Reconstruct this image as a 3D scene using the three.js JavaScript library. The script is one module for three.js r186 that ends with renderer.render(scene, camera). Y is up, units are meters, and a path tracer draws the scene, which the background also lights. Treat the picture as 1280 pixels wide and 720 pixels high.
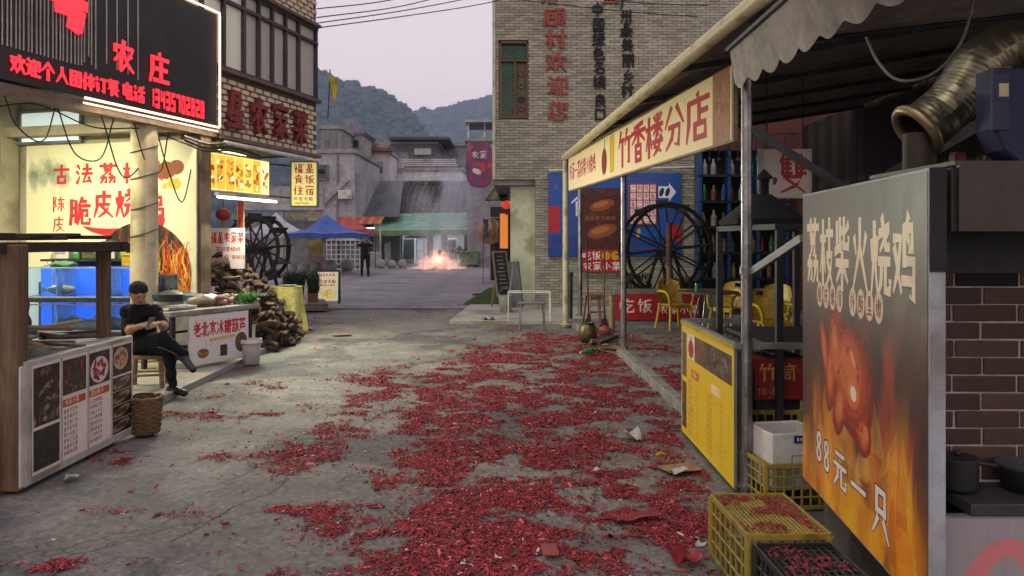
import * as THREE from 'three';
import { mergeGeometries, mergeVertices } from 'three/addons/utils/BufferGeometryUtils.js';
import { RoundedBoxGeometry } from 'three/addons/geometries/RoundedBoxGeometry.js';
import { RectAreaLightUniformsLib } from 'three/addons/lights/RectAreaLightUniformsLib.js';
import { MarchingCubes } from 'three/addons/objects/MarchingCubes.js';

// ---------------------------------------------------------------- camera, sky, sun, exposure
const scene = new THREE.Scene();
const EYE = 1.65, F = 950;
const camera = new THREE.PerspectiveCamera(2 * Math.atan(420 / F) * 180 / Math.PI, 1280 / 840, 0.1, 9000);
camera.position.set(0, EYE, 0);
camera.lookAt(0, EYE, -10);
camera.setViewOffset(1280, 840, 0, 120, 1280, 720);          // level camera, lens shifted down a little

const renderer = new THREE.WebGLRenderer({ antialias: true });
renderer.toneMapping = THREE.LinearToneMapping;
renderer.toneMappingExposure = 1.06;
renderer.shadowMap.enabled = true;
RectAreaLightUniformsLib.init();

{ // dusk sky: pale lavender pink at the horizon, cooler and a little deeper overhead, even in all directions
  const W = 64, H = 128, d = new Float32Array(W * H * 4), low = [1.62, 1.25, 1.14], mid = [0.94, 0.81, 0.87], top = [0.82, 0.76, 0.90];
  for (let j = 0; j < H; j++) {
    const up = Math.sin(((j + 0.5) / H - 0.5) * Math.PI), t = Math.max(0, up);
    for (let i = 0; i < W; i++) for (let c = 0; c < 3; c++) {
      const a = t < 0.35 ? low[c] + (mid[c] - low[c]) * t / 0.35 : mid[c] + (top[c] - mid[c]) * (t - 0.35) / 0.65;
      d[(j * W + i) * 4 + c] = up < -0.02 ? a * 0.25 : a; d[(j * W + i) * 4 + 3] = 1;
    }
  }
  const sky = new THREE.DataTexture(d, W, H, THREE.RGBAFormat, THREE.FloatType);
  sky.mapping = THREE.EquirectangularReflectionMapping; sky.magFilter = THREE.LinearFilter; sky.needsUpdate = true;
  scene.background = sky; scene.environment = sky;
}
const sun = new THREE.DirectionalLight(new THREE.Color(1.0, 0.90, 0.76), 0.9);   // afterglow, very soft
sun.position.set(-18, 40, 14); sun.target.position.set(0, 0, -12); sun.castShadow = true; sun.shadow.radius = 50;
Object.assign(sun.shadow.camera, { left: -40, right: 40, top: 40, bottom: -40, near: 1, far: 150 });
scene.add(sun, sun.target);
scene.fog = new THREE.FogExp2(new THREE.Color(0.50, 0.70, 1.0), 0.00042);

// ---------------------------------------------------------------- helpers
let seedN = 12345;
const rnd = () => { seedN = (seedN + 0x6d2b79f5) | 0; let t = Math.imul(seedN ^ (seedN >>> 15), 1 | seedN); t = (t + Math.imul(t ^ (t >>> 7), 61 | t)) ^ t; return ((t ^ (t >>> 14)) >>> 0) / 4294967296; };
const R = (a, b) => a + (b - a) * rnd(), pick = (a) => a[Math.floor(rnd() * a.length)], DEG = Math.PI / 180;
const gx = (x, D) => (x - 640) * D / F, gy = (y, D) => EYE + (300 - y) * D / F;
const P = (x, y, D) => new THREE.Vector3(gx(x, D), gy(y, D), -D);
const lerp = (a, b, t) => a + (b - a) * t, clamp = (x, a = 0, b = 1) => Math.min(b, Math.max(a, x)), smooth = (a, b, x) => { const t = clamp((x - a) / (b - a)); return t * t * (3 - 2 * t); };
const hash2 = (i, j, s) => { let h = Math.imul(i, 374761393) ^ Math.imul(j, 668265263) ^ Math.imul(s, 2147483647 - 1013); h = Math.imul(h ^ (h >>> 13), 1274126177); return ((h ^ (h >>> 16)) >>> 0) / 4294967296; };
function vnoise(x, y, s = 0, per = 0) {
  const xi = Math.floor(x), yi = Math.floor(y), fx = x - xi, fy = y - yi, u = fx * fx * (3 - 2 * fx), v = fy * fy * (3 - 2 * fy);
  const w = (i) => per ? ((i % per) + per) % per : i;
  return lerp(lerp(hash2(w(xi), w(yi), s), hash2(w(xi + 1), w(yi), s), u), lerp(hash2(w(xi), w(yi + 1), s), hash2(w(xi + 1), w(yi + 1), s), u), v);
}
function fbm(x, y, o = 4, s = 0, per = 0) { let a = 0.5, r = 0, n = 0; for (let k = 0; k < o; k++) { r += a * vnoise(x, y, s + k, per); n += a; x *= 2; y *= 2; per *= 2; a *= 0.5; } return r / n; }

const used = new Map();
function numbered(n) { const k = used.get(n) ?? 0; used.set(n, k + 1); return k ? n + '_' + String(k).padStart(3, '0') : n; }
const NI = (g) => g.index ? g.toNonIndexed() : g;
function metricUV(g) {
  const p = g.attributes.position, n = g.attributes.normal, uv = new Float32Array(p.count * 2);
  for (let i = 0; i < p.count; i += 3) {
    let ax = 0, ay = 0, az = 0;
    for (let k = 0; k < 3; k++) { ax += n.getX(i + k); ay += n.getY(i + k); az += n.getZ(i + k); }
    ax = Math.abs(ax); ay = Math.abs(ay); az = Math.abs(az);
    for (let k = 0; k < 3; k++) {
      const x = p.getX(i + k), y = p.getY(i + k), z = p.getZ(i + k);
      const [u, v] = ay >= ax && ay >= az ? [x, z] : ax >= az ? [z, y] : [x, y];
      uv[(i + k) * 2] = u; uv[(i + k) * 2 + 1] = v;
    }
  }
  g.setAttribute('uv', new THREE.BufferAttribute(uv, 2));
}
function geom(list, keepUV) {
  list = [].concat(list).map(NI);
  const col = list.some((g) => g.attributes.color);
  for (const g of list) {
    for (const k of Object.keys(g.attributes)) if (!['position', 'normal', 'uv', 'color'].includes(k)) g.deleteAttribute(k);
    if (!g.attributes.normal) g.computeVertexNormals();
    if (!g.attributes.uv) g.setAttribute('uv', new THREE.BufferAttribute(new Float32Array(g.attributes.position.count * 2), 2));
    if (col && !g.attributes.color) g.setAttribute('color', new THREE.BufferAttribute(new Float32Array(g.attributes.position.count * 3).fill(1), 3));
  }
  const g = list.length > 1 ? mergeGeometries(list) : list[0];
  if (!keepUV) metricUV(g);
  return g;
}
function obj(name, list, m, parent = scene, keepUV = false) {
  const o = new THREE.Mesh(list.isBufferGeometry && list.userData.done ? list : geom(list, keepUV), m);
  o.name = parent === scene ? numbered(name) : name; o.castShadow = o.receiveShadow = true;
  parent.add(o); return o;
}
const done = (list) => { const g = geom(list); g.userData.done = true; return g; };
function tag(o, label, category, group, kind) { o.userData.label = label; if (category) o.userData.category = category; if (group) o.userData.group = group; if (kind) o.userData.kind = kind; return o; }
function thing(name, label, category, pos = [0, 0, 0], turn = 0, group) {
  const o = new THREE.Group(); o.name = numbered(name); scene.add(o);
  if (pos.isVector3) o.position.copy(pos); else o.position.set(pos[0], pos[1], -pos[2]);
  o.rotation.y = turn; return tag(o, label, category, group);
}
function dup(root, pos, turn = 0, label, group) {
  const r = root.clone(); r.name = numbered(root.name.replace(/_\d{3}$/, '')); scene.add(r); r.userData = { ...root.userData };
  r.position.set(pos[0], pos[1], -pos[2]); r.rotation.y = turn; if (label) r.userData.label = label; if (group) r.userData.group = group; return r;
}
const struct = (name, list, m, label, keep) => tag(obj(name, list, m, scene, keep), label, undefined, undefined, 'structure');
// primitives: geometry centred at x, y, z
const E = new THREE.Euler(), M4 = new THREE.Matrix4(), Q = new THREE.Quaternion();
const at = (g, x = 0, y = 0, z = 0, rx = 0, ry = 0, rz = 0) => { g.applyMatrix4(new THREE.Matrix4().makeRotationFromEuler(new THREE.Euler(rx, ry, rz, 'YXZ')).setPosition(x, y, z)); return g; };
const box = (w, h, d, x, y, z, rx, ry, rz) => at(new THREE.BoxGeometry(w, h, d), x, y, z, rx, ry, rz);
const rbox = (w, h, d, x, y, z, r = 0.01, rx, ry, rz) => at(new RoundedBoxGeometry(w, h, d, 1, Math.min(r, w / 2.1, h / 2.1, d / 2.1)), x, y, z, rx, ry, rz);
const cyl = (r1, r2, h, x, y, z, seg = 16, rx, ry, rz, open) => at(new THREE.CylinderGeometry(r1, r2, h, seg, 1, !!open), x, y, z, rx, ry, rz);
const sph = (r, x, y, z, sx = 1, sy = 1, sz = 1, w = 14, h = 10) => at(new THREE.SphereGeometry(r, w, h).scale(sx, sy, sz), x, y, z);
const v3 = (x, y, z) => new THREE.Vector3(x, y, z);
function rod(a, b, r1, r2 = r1, seg = 8) { const d = b.clone().sub(a), l = d.length(), g = new THREE.CylinderGeometry(r2, r1, l, seg); Q.setFromUnitVectors(v3(0, 1, 0), d.normalize()); g.applyMatrix4(new THREE.Matrix4().makeRotationFromQuaternion(Q).setPosition(a.clone().add(b).multiplyScalar(0.5))); return g; }
function bar(a, b, w, h) { const d = b.clone().sub(a), l = d.length(), m = new THREE.Matrix4().lookAt(a, b, v3(0, 1, 0)).setPosition(a.clone().add(b).multiplyScalar(0.5)); return new THREE.BoxGeometry(w, h, l).applyMatrix4(m); }
const tube = (pts, r, seg = 24, rs = 6) => new THREE.TubeGeometry(new THREE.CatmullRomCurve3(pts), seg, r, rs);
const lathe = (pts, seg = 20, x = 0, y = 0, z = 0) => at(new THREE.LatheGeometry(pts.map(([a, b]) => new THREE.Vector2(a, b)), seg), x, y, z);
function prism(pts, depth, bevel = 0) { const s = new THREE.Shape(pts.map(([a, b]) => new THREE.Vector2(a, b))); return new THREE.ExtrudeGeometry(s, { depth, bevelEnabled: bevel > 0, bevelSize: bevel, bevelThickness: bevel, bevelSegments: 1, steps: 1 }); }
function flat(pts, y, thick) { // slab with outline given as [X, D] pairs, top at y
  return prism(pts.map(([a, b]) => [a, b]), thick).rotateX(-Math.PI / 2).translate(0, y - thick, 0);
}
function paint(g, rgb) { g = NI(g); const n = g.attributes.position.count, a = new Float32Array(n * 3); for (let i = 0; i < n; i++) a.set(rgb, i * 3); g.setAttribute('color', new THREE.BufferAttribute(a, 3)); return g; }
function crumple(g, amt, f = 9, s = 1) { // uneven surface
  g = mergeVertices(g.index ? g : g); const p = g.attributes.position;
  for (let i = 0; i < p.count; i++) { const x = p.getX(i), y = p.getY(i), z = p.getZ(i); p.setXYZ(i, x + amt * (fbm(y * f + 3, z * f, 2, s) - 0.5), y + amt * (fbm(x * f, z * f + 7, 2, s + 5) - 0.5), z + amt * (fbm(x * f + 11, y * f, 2, s + 9) - 0.5)); }
  g.computeVertexNormals(); return g;
}

// ---------------------------------------------------------------- textures and materials
function dataTex(n, f, srgb, rep = 1) {
  const d = new Uint8Array(n * n * 4);
  for (let j = 0; j < n; j++) for (let i = 0; i < n; i++) { const v = f(i / n, j / n, i, j), o = (j * n + i) * 4; if (Array.isArray(v)) { d[o] = clamp(v[0]) * 255; d[o + 1] = clamp(v[1]) * 255; d[o + 2] = clamp(v[2]) * 255; } else d[o] = d[o + 1] = d[o + 2] = clamp(v) * 255; d[o + 3] = 255; }
  const t = new THREE.DataTexture(d, n, n); t.magFilter = THREE.LinearFilter; t.minFilter = THREE.LinearMipmapLinearFilter; t.wrapS = t.wrapT = THREE.RepeatWrapping; if (srgb) t.colorSpace = THREE.SRGBColorSpace;
  t.repeat.set(rep, rep); t.needsUpdate = true; return t;
}
const rep = (t, r, r2 = r) => { const c = t.clone(); c.repeat.set(r, r2); c.needsUpdate = true; return c; };
const T = {
  grain: dataTex(512, (u, v) => 0.25 + 0.5 * fbm(u * 32, v * 32, 4, 1, 32) + 0.25 * vnoise(u * 256, v * 256, 9, 256)),
  mottle: dataTex(512, (u, v) => { const a = fbm(u * 6, v * 6, 5, 21, 6), b = fbm(u * 40, v * 40, 3, 33, 40); return 0.62 + 0.40 * (a - 0.3) + 0.22 * (b - 0.5) + 0.1; }, true),
  dirt: dataTex(512, (u, v) => { const a = fbm(u * 5, v * 5, 6, 51, 5), k = smooth(0.46, 0.8, a), q = fbm(u * 24, v * 24, 3, 57, 24), s = vnoise(u * 220, v * 220, 4, 220); return [0.97 - 0.20 * k - 0.12 * q - 0.05 * s, 0.965 - 0.22 * k - 0.12 * q - 0.05 * s, 0.95 - 0.26 * k - 0.12 * q - 0.05 * s]; }, true),
  streak: dataTex(512, (u, v) => { const a = fbm(u * 60, v * 3, 4, 61, 0), k = fbm(u * 4, v * 4, 4, 67, 4); return 0.8 + 0.28 * (a - 0.5) + 0.2 * (k - 0.5); }, true),
  wood: dataTex(512, (u, v) => { const w = v * 14 + 1.6 * fbm(u * 3, v * 8, 3, 71, 0), r = 0.5 + 0.5 * Math.sin(w * 6.28), g = fbm(u * 4, v * 90, 3, 75, 0); return [0.72 + 0.14 * r + 0.25 * (g - 0.5), 0.70 + 0.15 * r + 0.26 * (g - 0.5), 0.67 + 0.16 * r + 0.28 * (g - 0.5)]; }, true),
  weave: dataTex(256, (u, v) => 0.5 + 0.25 * Math.sin(u * 6.2832 * 32) * Math.sign(Math.sin(v * 6.2832 * 16)) + 0.2 * fbm(u * 16, v * 16, 3, 81, 16)),
  crinkle: dataTex(512, (u, v) => { const a = fbm(u * 7, v * 7, 4, 91, 7); return Math.abs(a - 0.5) * 2.4 + 0.2 * fbm(u * 30, v * 30, 2, 97, 30); }),
};
const mats = new Map();
function mat(c, rough = 0.8, o = {}) { // c: linear rgb array
  const { metal = 0, map = 'mottle', rp = 0.7, bump = 'grain', bs = 0.002, brp = 2, ...rest } = o;
  const m = new THREE.MeshPhysicalMaterial({ color: new THREE.Color().setRGB(...c), roughness: rough, metalness: metal, ...rest });
  if (map) m.map = rep(T[map], rp); if (bump && bs) { m.bumpMap = rep(T[bump], brp); m.bumpScale = bs; }
  return m;
}
const M = {
  steel: mat([0.42, 0.42, 0.43], 0.36, { metal: 0.85, rp: 1.3, bs: 0.0006 }), darkSteel: mat([0.06, 0.06, 0.065], 0.5, { metal: 0.5, bs: 0.001 }), greyPaint: mat([0.22, 0.23, 0.24], 0.5, { map: 'dirt', bs: 0.0006 }),
  black: mat([0.012, 0.012, 0.013], 0.6), blackCloth: mat([0.011, 0.011, 0.013], 0.9, { bump: 'weave', brp: 6, bs: 0.0008 }), white: mat([0.72, 0.72, 0.70], 0.55, { map: 'dirt', bs: 0.0008 }),
  wood: mat([0.20, 0.12, 0.065], 0.75, { map: 'wood', rp: 1.2, bump: 'wood', brp: 1.2, bs: 0.003 }), darkWood: mat([0.055, 0.034, 0.022], 0.8, { map: 'wood', rp: 1.2, bump: 'wood', brp: 1.2, bs: 0.004 }), paleWood: mat([0.38, 0.27, 0.15], 0.75, { map: 'wood', rp: 1.4, bump: 'wood', brp: 1.4, bs: 0.002 }),
  blackWood: mat([0.018, 0.014, 0.012], 0.75, { map: 'wood', bump: 'wood', bs: 0.003 }), concrete: mat([0.30, 0.285, 0.26], 0.9, { map: 'mottle', rp: 0.45, bs: 0.004, brp: 1.5 }), paleConcrete: mat([0.42, 0.41, 0.37], 0.9, { map: 'dirt', rp: 0.3, bs: 0.004, brp: 1.4 }),
  cream: mat([0.56, 0.52, 0.38], 0.85, { map: 'dirt', rp: 0.35, bs: 0.0015 }), stone: mat([0.34, 0.33, 0.31], 0.9, { bs: 0.006, brp: 2 }), leaf: mat([0.045, 0.10, 0.025], 0.6, { bs: 0.001, transmission: 0.25, thickness: 0 }), darkLeaf: mat([0.02, 0.045, 0.015], 0.6, { bs: 0.001 }),
  skin: mat([0.42, 0.24, 0.16], 0.55, { bs: 0.0004, map: null }), yellowPlastic: mat([0.80, 0.52, 0.02], 0.38, { rp: 0.8, bs: 0.0004 }), redPlastic: mat([0.42, 0.03, 0.025], 0.45, { bs: 0.0004 }), greenPlastic: mat([0.04, 0.32, 0.09], 0.4, { bs: 0.0004 }), bluePlastic: mat([0.02, 0.09, 0.38], 0.4, { bs: 0.0004 }),
  brass: mat([0.16, 0.12, 0.05], 0.4, { metal: 0.7 }), wire: mat([0.014, 0.014, 0.015], 0.6, { map: null, bs: 0 }), redCloth: mat([0.36, 0.018, 0.018], 0.8, { bump: 'weave', brp: 5, bs: 0.001 }), glass: new THREE.MeshPhysicalMaterial({ color: 0xffffff, roughness: 0.04, transmission: 1, thickness: 0, ior: 1.5 }),
  soot: mat([0.005, 0.005, 0.005], 0.95, { map: null }), woodV: null, darkWoodV: null, paleWoodV: null,
  rust: mat([0.14, 0.065, 0.035], 0.85, { map: 'dirt', bs: 0.003 }),
};
for (const k of ['wood', 'darkWood', 'paleWood']) { const m = M[k].clone(); for (const s of ['map', 'bumpMap']) { m[s] = m[s].clone(); m[s].rotation = Math.PI / 2; m[s].needsUpdate = true; } M[k + 'V'] = m; }   // grain running up
const glow = (rgb, k = 1, base = [0.8, 0.8, 0.8]) => new THREE.MeshStandardMaterial({ color: new THREE.Color().setRGB(...base), emissive: new THREE.Color().setRGB(...rgb), emissiveIntensity: k, roughness: 0.5 });
function areaLight(parent, w, h, rgb, k, pos, look) { const l = new THREE.RectAreaLight(new THREE.Color().setRGB(...rgb), k, w, h); l.position.copy(pos); parent.add(l); l.lookAt(parent === scene ? look : parent.localToWorld(look.clone())); l.name = 'lamp_light'; return l; }

// ---------------------------------------------------------------- brush characters, written stroke by stroke on a 100 x 100 grid ("@x" places another character in a box)
const GLYPH = {
  '口': '15,15 15,90/15,18 85,18 85,90/15,85 85,85', '日': '20,5 20,95/20,8 80,8 80,95/20,50 80,50/20,92 80,92', '木': '5,30 95,30/50,5 50,98/48,32 8,80/52,32 92,80', '月': '25,5 25,60 10,98/25,8 82,8 82,95 70,92/25,36 82,36/25,64 82,64',
  '火': '50,5 50,40 10,95/50,40 92,95/18,28 28,48/84,25 70,48', '艹': '2,50 98,50/32,10 32,90/68,10 68,90', '讠': '25,10 45,25/10,45 45,45 45,90 75,72', '阝': '25,5 25,98/25,8 80,8 50,38 82,62 50,72', '女': '45,5 20,60 80,95/72,30 55,65 15,97/5,35 95,35',
  '又': '10,15 85,15 60,60 8,97/20,30 92,97', '力': '10,30 85,30 78,92 60,85/48,5 45,45 10,97', '田': '15,10 15,92/15,12 85,12 85,92/15,50 85,50/50,12 50,92/15,90 85,90', '宀': '50,0 50,18/8,55 8,22 92,22 86,50', '亻': '70,3 10,55/48,35 48,98', '氵': '25,8 60,25/8,38 45,52/12,95 60,62',
  '禾': '75,5 20,18/5,38 95,38/50,12 50,98/48,40 8,82/52,40 92,82', '饣': '45,3 10,40/30,25 85,25 72,42/45,40 45,92 90,75', '钅': '45,3 5,42/25,30 85,30/20,52 85,52/12,70 88,70/50,52 50,92 85,78', '米': '18,10 32,32/82,8 66,32/5,45 95,45/50,5 50,98/48,48 8,88/52,48 92,88',
  '隹': '35,3 8,40/28,28 28,98/60,5 68,20/28,25 95,25/28,48 90,48/28,70 90,70/28,94 97,94/62,25 62,94', '一': '5,50 95,50', '人': '50,5 48,40 8,95/50,35 92,95', '个': '50,3 5,50/50,3 95,50/50,40 50,98', '中': '15,28 15,68/15,28 85,28 85,68/15,66 85,66/50,3 50,98', '小': '50,5 50,92 36,85/25,35 10,72/75,35 92,72',
  '古': '5,25 95,25/50,3 50,55/@口 20 52 60 46', '法': '@氵 0 0 36 100/66,3 66,48/42,25 92,25/35,48 98,48/62,50 42,88 85,84/75,66 92,95', '荔': '@艹 0 0 100 26/@力 25 24 50 34/@力 2 58 46 42/@力 52 58 46 42', '枝': '@木 0 0 44 100/70,3 70,45/48,22 96,22/@又 46 46 52 54',
  '柴': '15,8 15,45/35,3 35,45/35,22 50,18/2,48 50,38/62,3 62,40 92,40 92,30/90,10 62,24/@木 5 48 90 52', '烧': '@火 0 5 40 95/45,22 92,14/60,3 78,38 95,38/88,18 50,42/42,55 97,55/58,55 54,80 38,97/76,55 76,90 98,90 98,80', '鸡': '@又 0 15 42 75/68,2 58,14/52,15 52,55/52,15 84,15 84,40 74,38/66,24 72,32/52,52 92,52 90,95 76,90/42,74 84,74',
  '陈': '@阝 0 0 36 100/42,20 95,20/66,3 48,48/46,48 92,48/70,30 70,95 60,90/55,62 42,85/82,60 95,82', '皮': '18,20 18,60 4,97/18,20 88,20 82,34/52,3 52,50/30,50 80,50 62,75 25,97/38,55 95,97', '脆': '@月 0 5 38 92/60,2 45,28/55,14 82,14 74,28/44,30 98,30/50,30 48,65 38,97/60,46 84,46 84,66 74,64/60,46 60,92 96,92 96,78',
  '农': '10,38 10,22 90,22 86,36/50,3 42,38 6,70/36,50 36,95 58,78/50,40 65,72 97,96/84,45 64,62', '庄': '50,2 54,14/12,18 95,18/14,18 14,60 2,97/58,32 58,90/32,52 88,52/22,90 97,90', '号': '@口 28 2 44 38/5,50 95,50/35,50 30,68 82,68 76,95 58,90', '星': '@日 22 0 56 44/28,48 12,72/22,60 88,60/50,46 50,94/20,77 82,77/4,95 96,95',
  '家': '@宀 0 0 100 34/20,36 82,36/55,36 10,64/38,50 60,72 52,97 38,90/50,60 8,84/56,70 10,97/84,46 62,62/60,58 97,94', '菜': '@艹 0 0 100 24/84,26 20,34/22,38 30,50/48,36 54,48/82,34 70,50/4,62 96,62/50,50 50,99/46,64 8,95/54,64 92,95', '欢': '4,18 40,18 30,58 4,92/8,36 42,88/62,3 48,40/56,22 94,22 88,38/70,30 70,55 42,97/70,55 97,97',
  '迎': '14,5 24,18/4,38 22,38 22,78 4,92/22,78 40,92 98,94/56,8 38,16 38,70 58,60/64,14 64,82/64,14 92,14 92,58 80,54', '团': '12,8 12,95/12,10 88,10 88,95/12,92 88,92/25,34 76,34/56,18 56,78 44,74/52,38 26,70', '体': '@亻 0 0 36 100/38,25 98,25/68,4 68,98/66,28 40,72/70,28 97,72/52,74 84,74', '订': '@讠 0 0 40 100/44,16 98,16/74,16 74,92 58,86',
  '餐': '30,3 10,25/12,10 42,10 34,28 8,40/48,8 88,8 66,34/56,14 88,38/50,32 4,62/50,32 96,62/36,48 64,48/34,58 34,97 52,86/34,58 70,58 70,76/34,68 70,68/34,76 70,76/78,78 60,86/54,78 94,97', '电': '18,20 18,70/18,20 80,20 80,70/18,45 80,45/18,70 80,70/48,3 48,90 95,90 95,76', '话': '@讠 0 0 38 100/88,6 48,16/42,34 98,34/70,12 70,58/@口 46 56 48 42',
  '福': '20,3 28,14/6,24 36,24 6,60/24,48 24,98/30,46 42,58/46,8 96,8/@口 52 18 38 26/@田 46 50 50 48', '食': '50,2 4,42/50,2 96,42/46,20 54,30/28,40 72,40/28,40 28,97 52,84/28,56 72,56/72,40 72,70/28,70 72,70/86,66 60,78/50,72 94,97', '饭': '@饣 0 0 42 100/90,8 48,16/52,16 50,60 40,97/54,40 90,40 74,70 48,97/58,52 97,97',
  '住': '@亻 0 0 36 100/62,2 70,14/42,26 96,26/46,56 92,56/69,26 69,92/38,92 99,92', '宿': '@宀 0 0 100 34/28,36 6,66/20,54 20,98/36,40 96,40/66,40 56,56/@日 42 54 48 45', '光': '50,3 50,40/22,12 32,32/80,10 66,32/4,44 96,44/36,44 34,72 6,97/62,44 62,92 95,92 95,76', '临': '10,20 10,80/26,4 26,97/54,4 40,34/50,18 96,18/64,28 76,38/40,48 40,95/40,48 94,48 94,95/67,48 67,92/40,92 94,92',
  '老': '14,22 78,22/46,3 46,44/4,44 96,44/86,8 50,50 6,80/78,56 38,70/36,54 36,92 90,92 90,78', '北': '4,34 36,34/36,4 36,97/2,84 38,70/58,4 58,92 96,92 96,74/92,28 60,46', '京': '48,2 54,14/6,18 94,18/@口 26 28 48 28/50,58 50,97 36,90/28,66 12,90/72,66 90,90', '冰': '8,14 22,30/4,90 26,60/62,3 62,96 50,90/34,34 54,34 32,82/88,22 66,42/64,40 98,90',
  '糖': '@米 0 5 38 90/66,2 70,10/44,14 97,14/46,14 46,60 36,97/52,34 97,34/56,23 90,23 90,48/54,48 90,48/72,16 72,62/@口 54 64 36 34', '葫': '@艹 0 0 100 24/2,42 50,42/26,28 26,60/@口 8 60 38 36/@月 54 30 42 68', '芦': '@艹 0 0 100 26/48,30 56,40/22,46 22,70 6,97/22,46 86,46 86,68/22,68 86,68',
  '顾': '8,12 50,12/10,12 10,55 2,95/22,30 44,30 44,55 36,54/22,30 22,88 48,88 48,76/54,8 98,8/76,8 70,24/58,26 58,76/58,26 94,26 94,76/76,40 72,72 52,97/80,80 98,97', '村': '@木 0 0 46 100/50,30 98,30/80,4 80,94 66,88/58,46 68,64', '您': '26,2 6,32/18,22 18,58/52,2 38,22/46,14 92,14 84,28/66,20 66,56 56,52/52,28 42,46/80,28 92,44/10,70 6,90/28,66 28,94 72,94 72,80/48,64 54,78/82,66 94,84',
  '国': '12,6 12,96/12,8 88,8 88,96/12,93 88,93/28,26 72,26/30,50 70,50/50,26 50,78/24,78 76,78/62,60 70,70', '绿': '26,3 6,34 32,32/34,24 6,62 38,56/4,92 40,78/50,10 90,10 88,46/52,28 88,28/42,46 98,46/70,46 70,97 58,92/48,58 58,70/44,90 66,72/90,56 76,70/72,66 98,92', '色': '38,2 8,40/30,18 68,18 54,38/22,38 82,38 82,64/22,64 82,64/52,38 52,64/22,38 22,92 94,92 94,76',
  '名': '44,2 12,46/36,18 80,18 54,54 4,76/36,28 50,42/34,56 34,97/34,58 84,58 84,97/34,93 84,93', '镇': '@钅 0 0 38 100/44,14 97,14/70,2 70,24/50,24 50,76/50,24 90,24 90,76/50,40 90,40/50,56 90,56/42,76 98,76/60,80 44,98/80,80 96,98', '良': '48,2 54,12/22,16 22,92 50,78/22,16 78,16 78,52/22,34 78,34/22,52 78,52/90,56 58,72/44,54 96,97',
  '广': '48,3 54,16/14,20 95,20/14,20 14,60 3,97', '州': '22,5 20,55 6,97/50,8 50,92/82,4 82,97/8,36 14,52/36,36 42,52/64,34 70,50', '最': '@日 24 0 52 34/4,42 96,42/14,42 14,92/46,42 46,97/14,58 46,58/14,74 46,74/4,92 50,86/54,54 92,54 76,80 52,97/58,62 97,97', '美': '30,2 38,14/70,2 60,16/14,18 86,18/18,32 82,32/50,18 50,48/6,48 94,48/10,64 90,64/50,48 46,74 6,97/54,70 94,97',
  '丽': '3,10 97,10/12,28 12,95/12,28 42,28 42,90 34,86/24,48 30,62/58,28 58,95/58,28 90,28 90,90 82,86/70,48 76,62', '乡': '54,3 16,36 62,34/76,22 18,66 70,62/86,44 60,80 8,98', '竹': '22,3 4,44/14,26 46,26/32,26 32,97/66,3 52,40/60,26 96,26/80,26 80,94 68,88', '香': '78,3 24,10/4,22 96,22/50,8 50,52/46,24 8,50/54,24 92,50/@日 24 54 52 45',
  '楼': '@木 0 0 40 100/52,6 58,18/88,4 82,18/42,28 98,28/70,3 70,50/66,30 46,48/74,30 96,48/66,50 52,76 90,92/88,56 74,84 46,98/42,66 98,66', '分': '36,5 6,46/64,5 96,46/24,48 78,48 72,92 54,86/48,48 40,74 10,97', '店': '50,2 54,12/10,16 96,16/12,16 12,60 2,97/56,24 56,58/56,40 90,40/@口 30 56 60 42', '雙': '@隹 0 0 48 52/@隹 50 0 48 52/16,58 84,58 62,80 6,98/26,62 94,98',
  '元': '20,14 80,14/4,42 96,42/36,42 34,70 6,97/62,42 62,90 95,90 95,74', '只': '@口 20 0 60 56/34,62 8,95/64,62 92,95', '外': '28,3 6,52/22,24 50,24 40,60 6,96/20,44 34,60/68,3 68,98/70,38 96,60', '酥': '4,12 50,12/8,30 8,96/8,30 46,30 46,96/20,12 18,52/34,12 36,50 44,52/8,62 46,62/8,92 46,92/@禾 52 0 48 100', '里': '@日 20 0 60 54/50,4 50,94/16,74 84,74/4,95 96,95',
  '嫩': '@女 0 5 34 92/36,20 68,20/52,3 52,97/@口 40 30 26 26/50,58 36,86/54,58 68,84/80,3 70,38/76,26 98,26/90,26 82,66 66,97/76,40 98,97', '滑': '@氵 0 0 34 100/48,6 48,32/48,6 86,6 86,32/66,18 66,32/38,48 38,34 97,34 94,46/@月 44 46 46 54', '吃': '@口 0 18 34 54/54,3 40,36/50,18 96,18/50,42 86,42 48,72 56,94 96,92 96,76', '筒': '22,2 6,26/16,14 44,14/28,14 34,26/62,2 50,22/58,14 96,14/74,14 80,26/14,32 14,98/14,32 86,32 86,96 76,92/30,48 70,48/@口 32 56 36 32',
  '鱼': '34,2 8,32/30,14 66,14 52,30/@田 16 28 68 52/4,96 96,96', '可': '4,12 96,12/78,12 78,94 62,88/@口 16 30 40 38', '二': '16,24 84,24/4,86 96,86', '三': '12,14 88,14/20,50 80,50/4,90 96,90', '八': '40,10 34,50 4,95/60,10 66,50 96,95', '牛': '28,5 14,36/24,24 86,24/4,56 96,56/52,4 52,98', '肉': '14,20 14,97/14,20 86,20 86,92 74,88/50,3 46,32 26,48/54,28 74,46/50,50 30,84/54,56 74,80',
};
const strokesOf = (() => { const memo = new Map(); return function get(ch) {
  if (memo.has(ch)) return memo.get(ch); const out = [];
  for (const s of (GLYPH[ch] ?? '').split('/').filter(Boolean)) {
    if (s[0] === '@') { const [c, x, y, w, h] = s.slice(1).split(' '); for (const st of get(c)) out.push(st.map(([a, b]) => [+x + a * w / 100, +y + b * h / 100])); } else out.push(s.split(' ').map((p) => p.split(',').map(Number)));
  }
  memo.set(ch, out); return out;
}; })();
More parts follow.
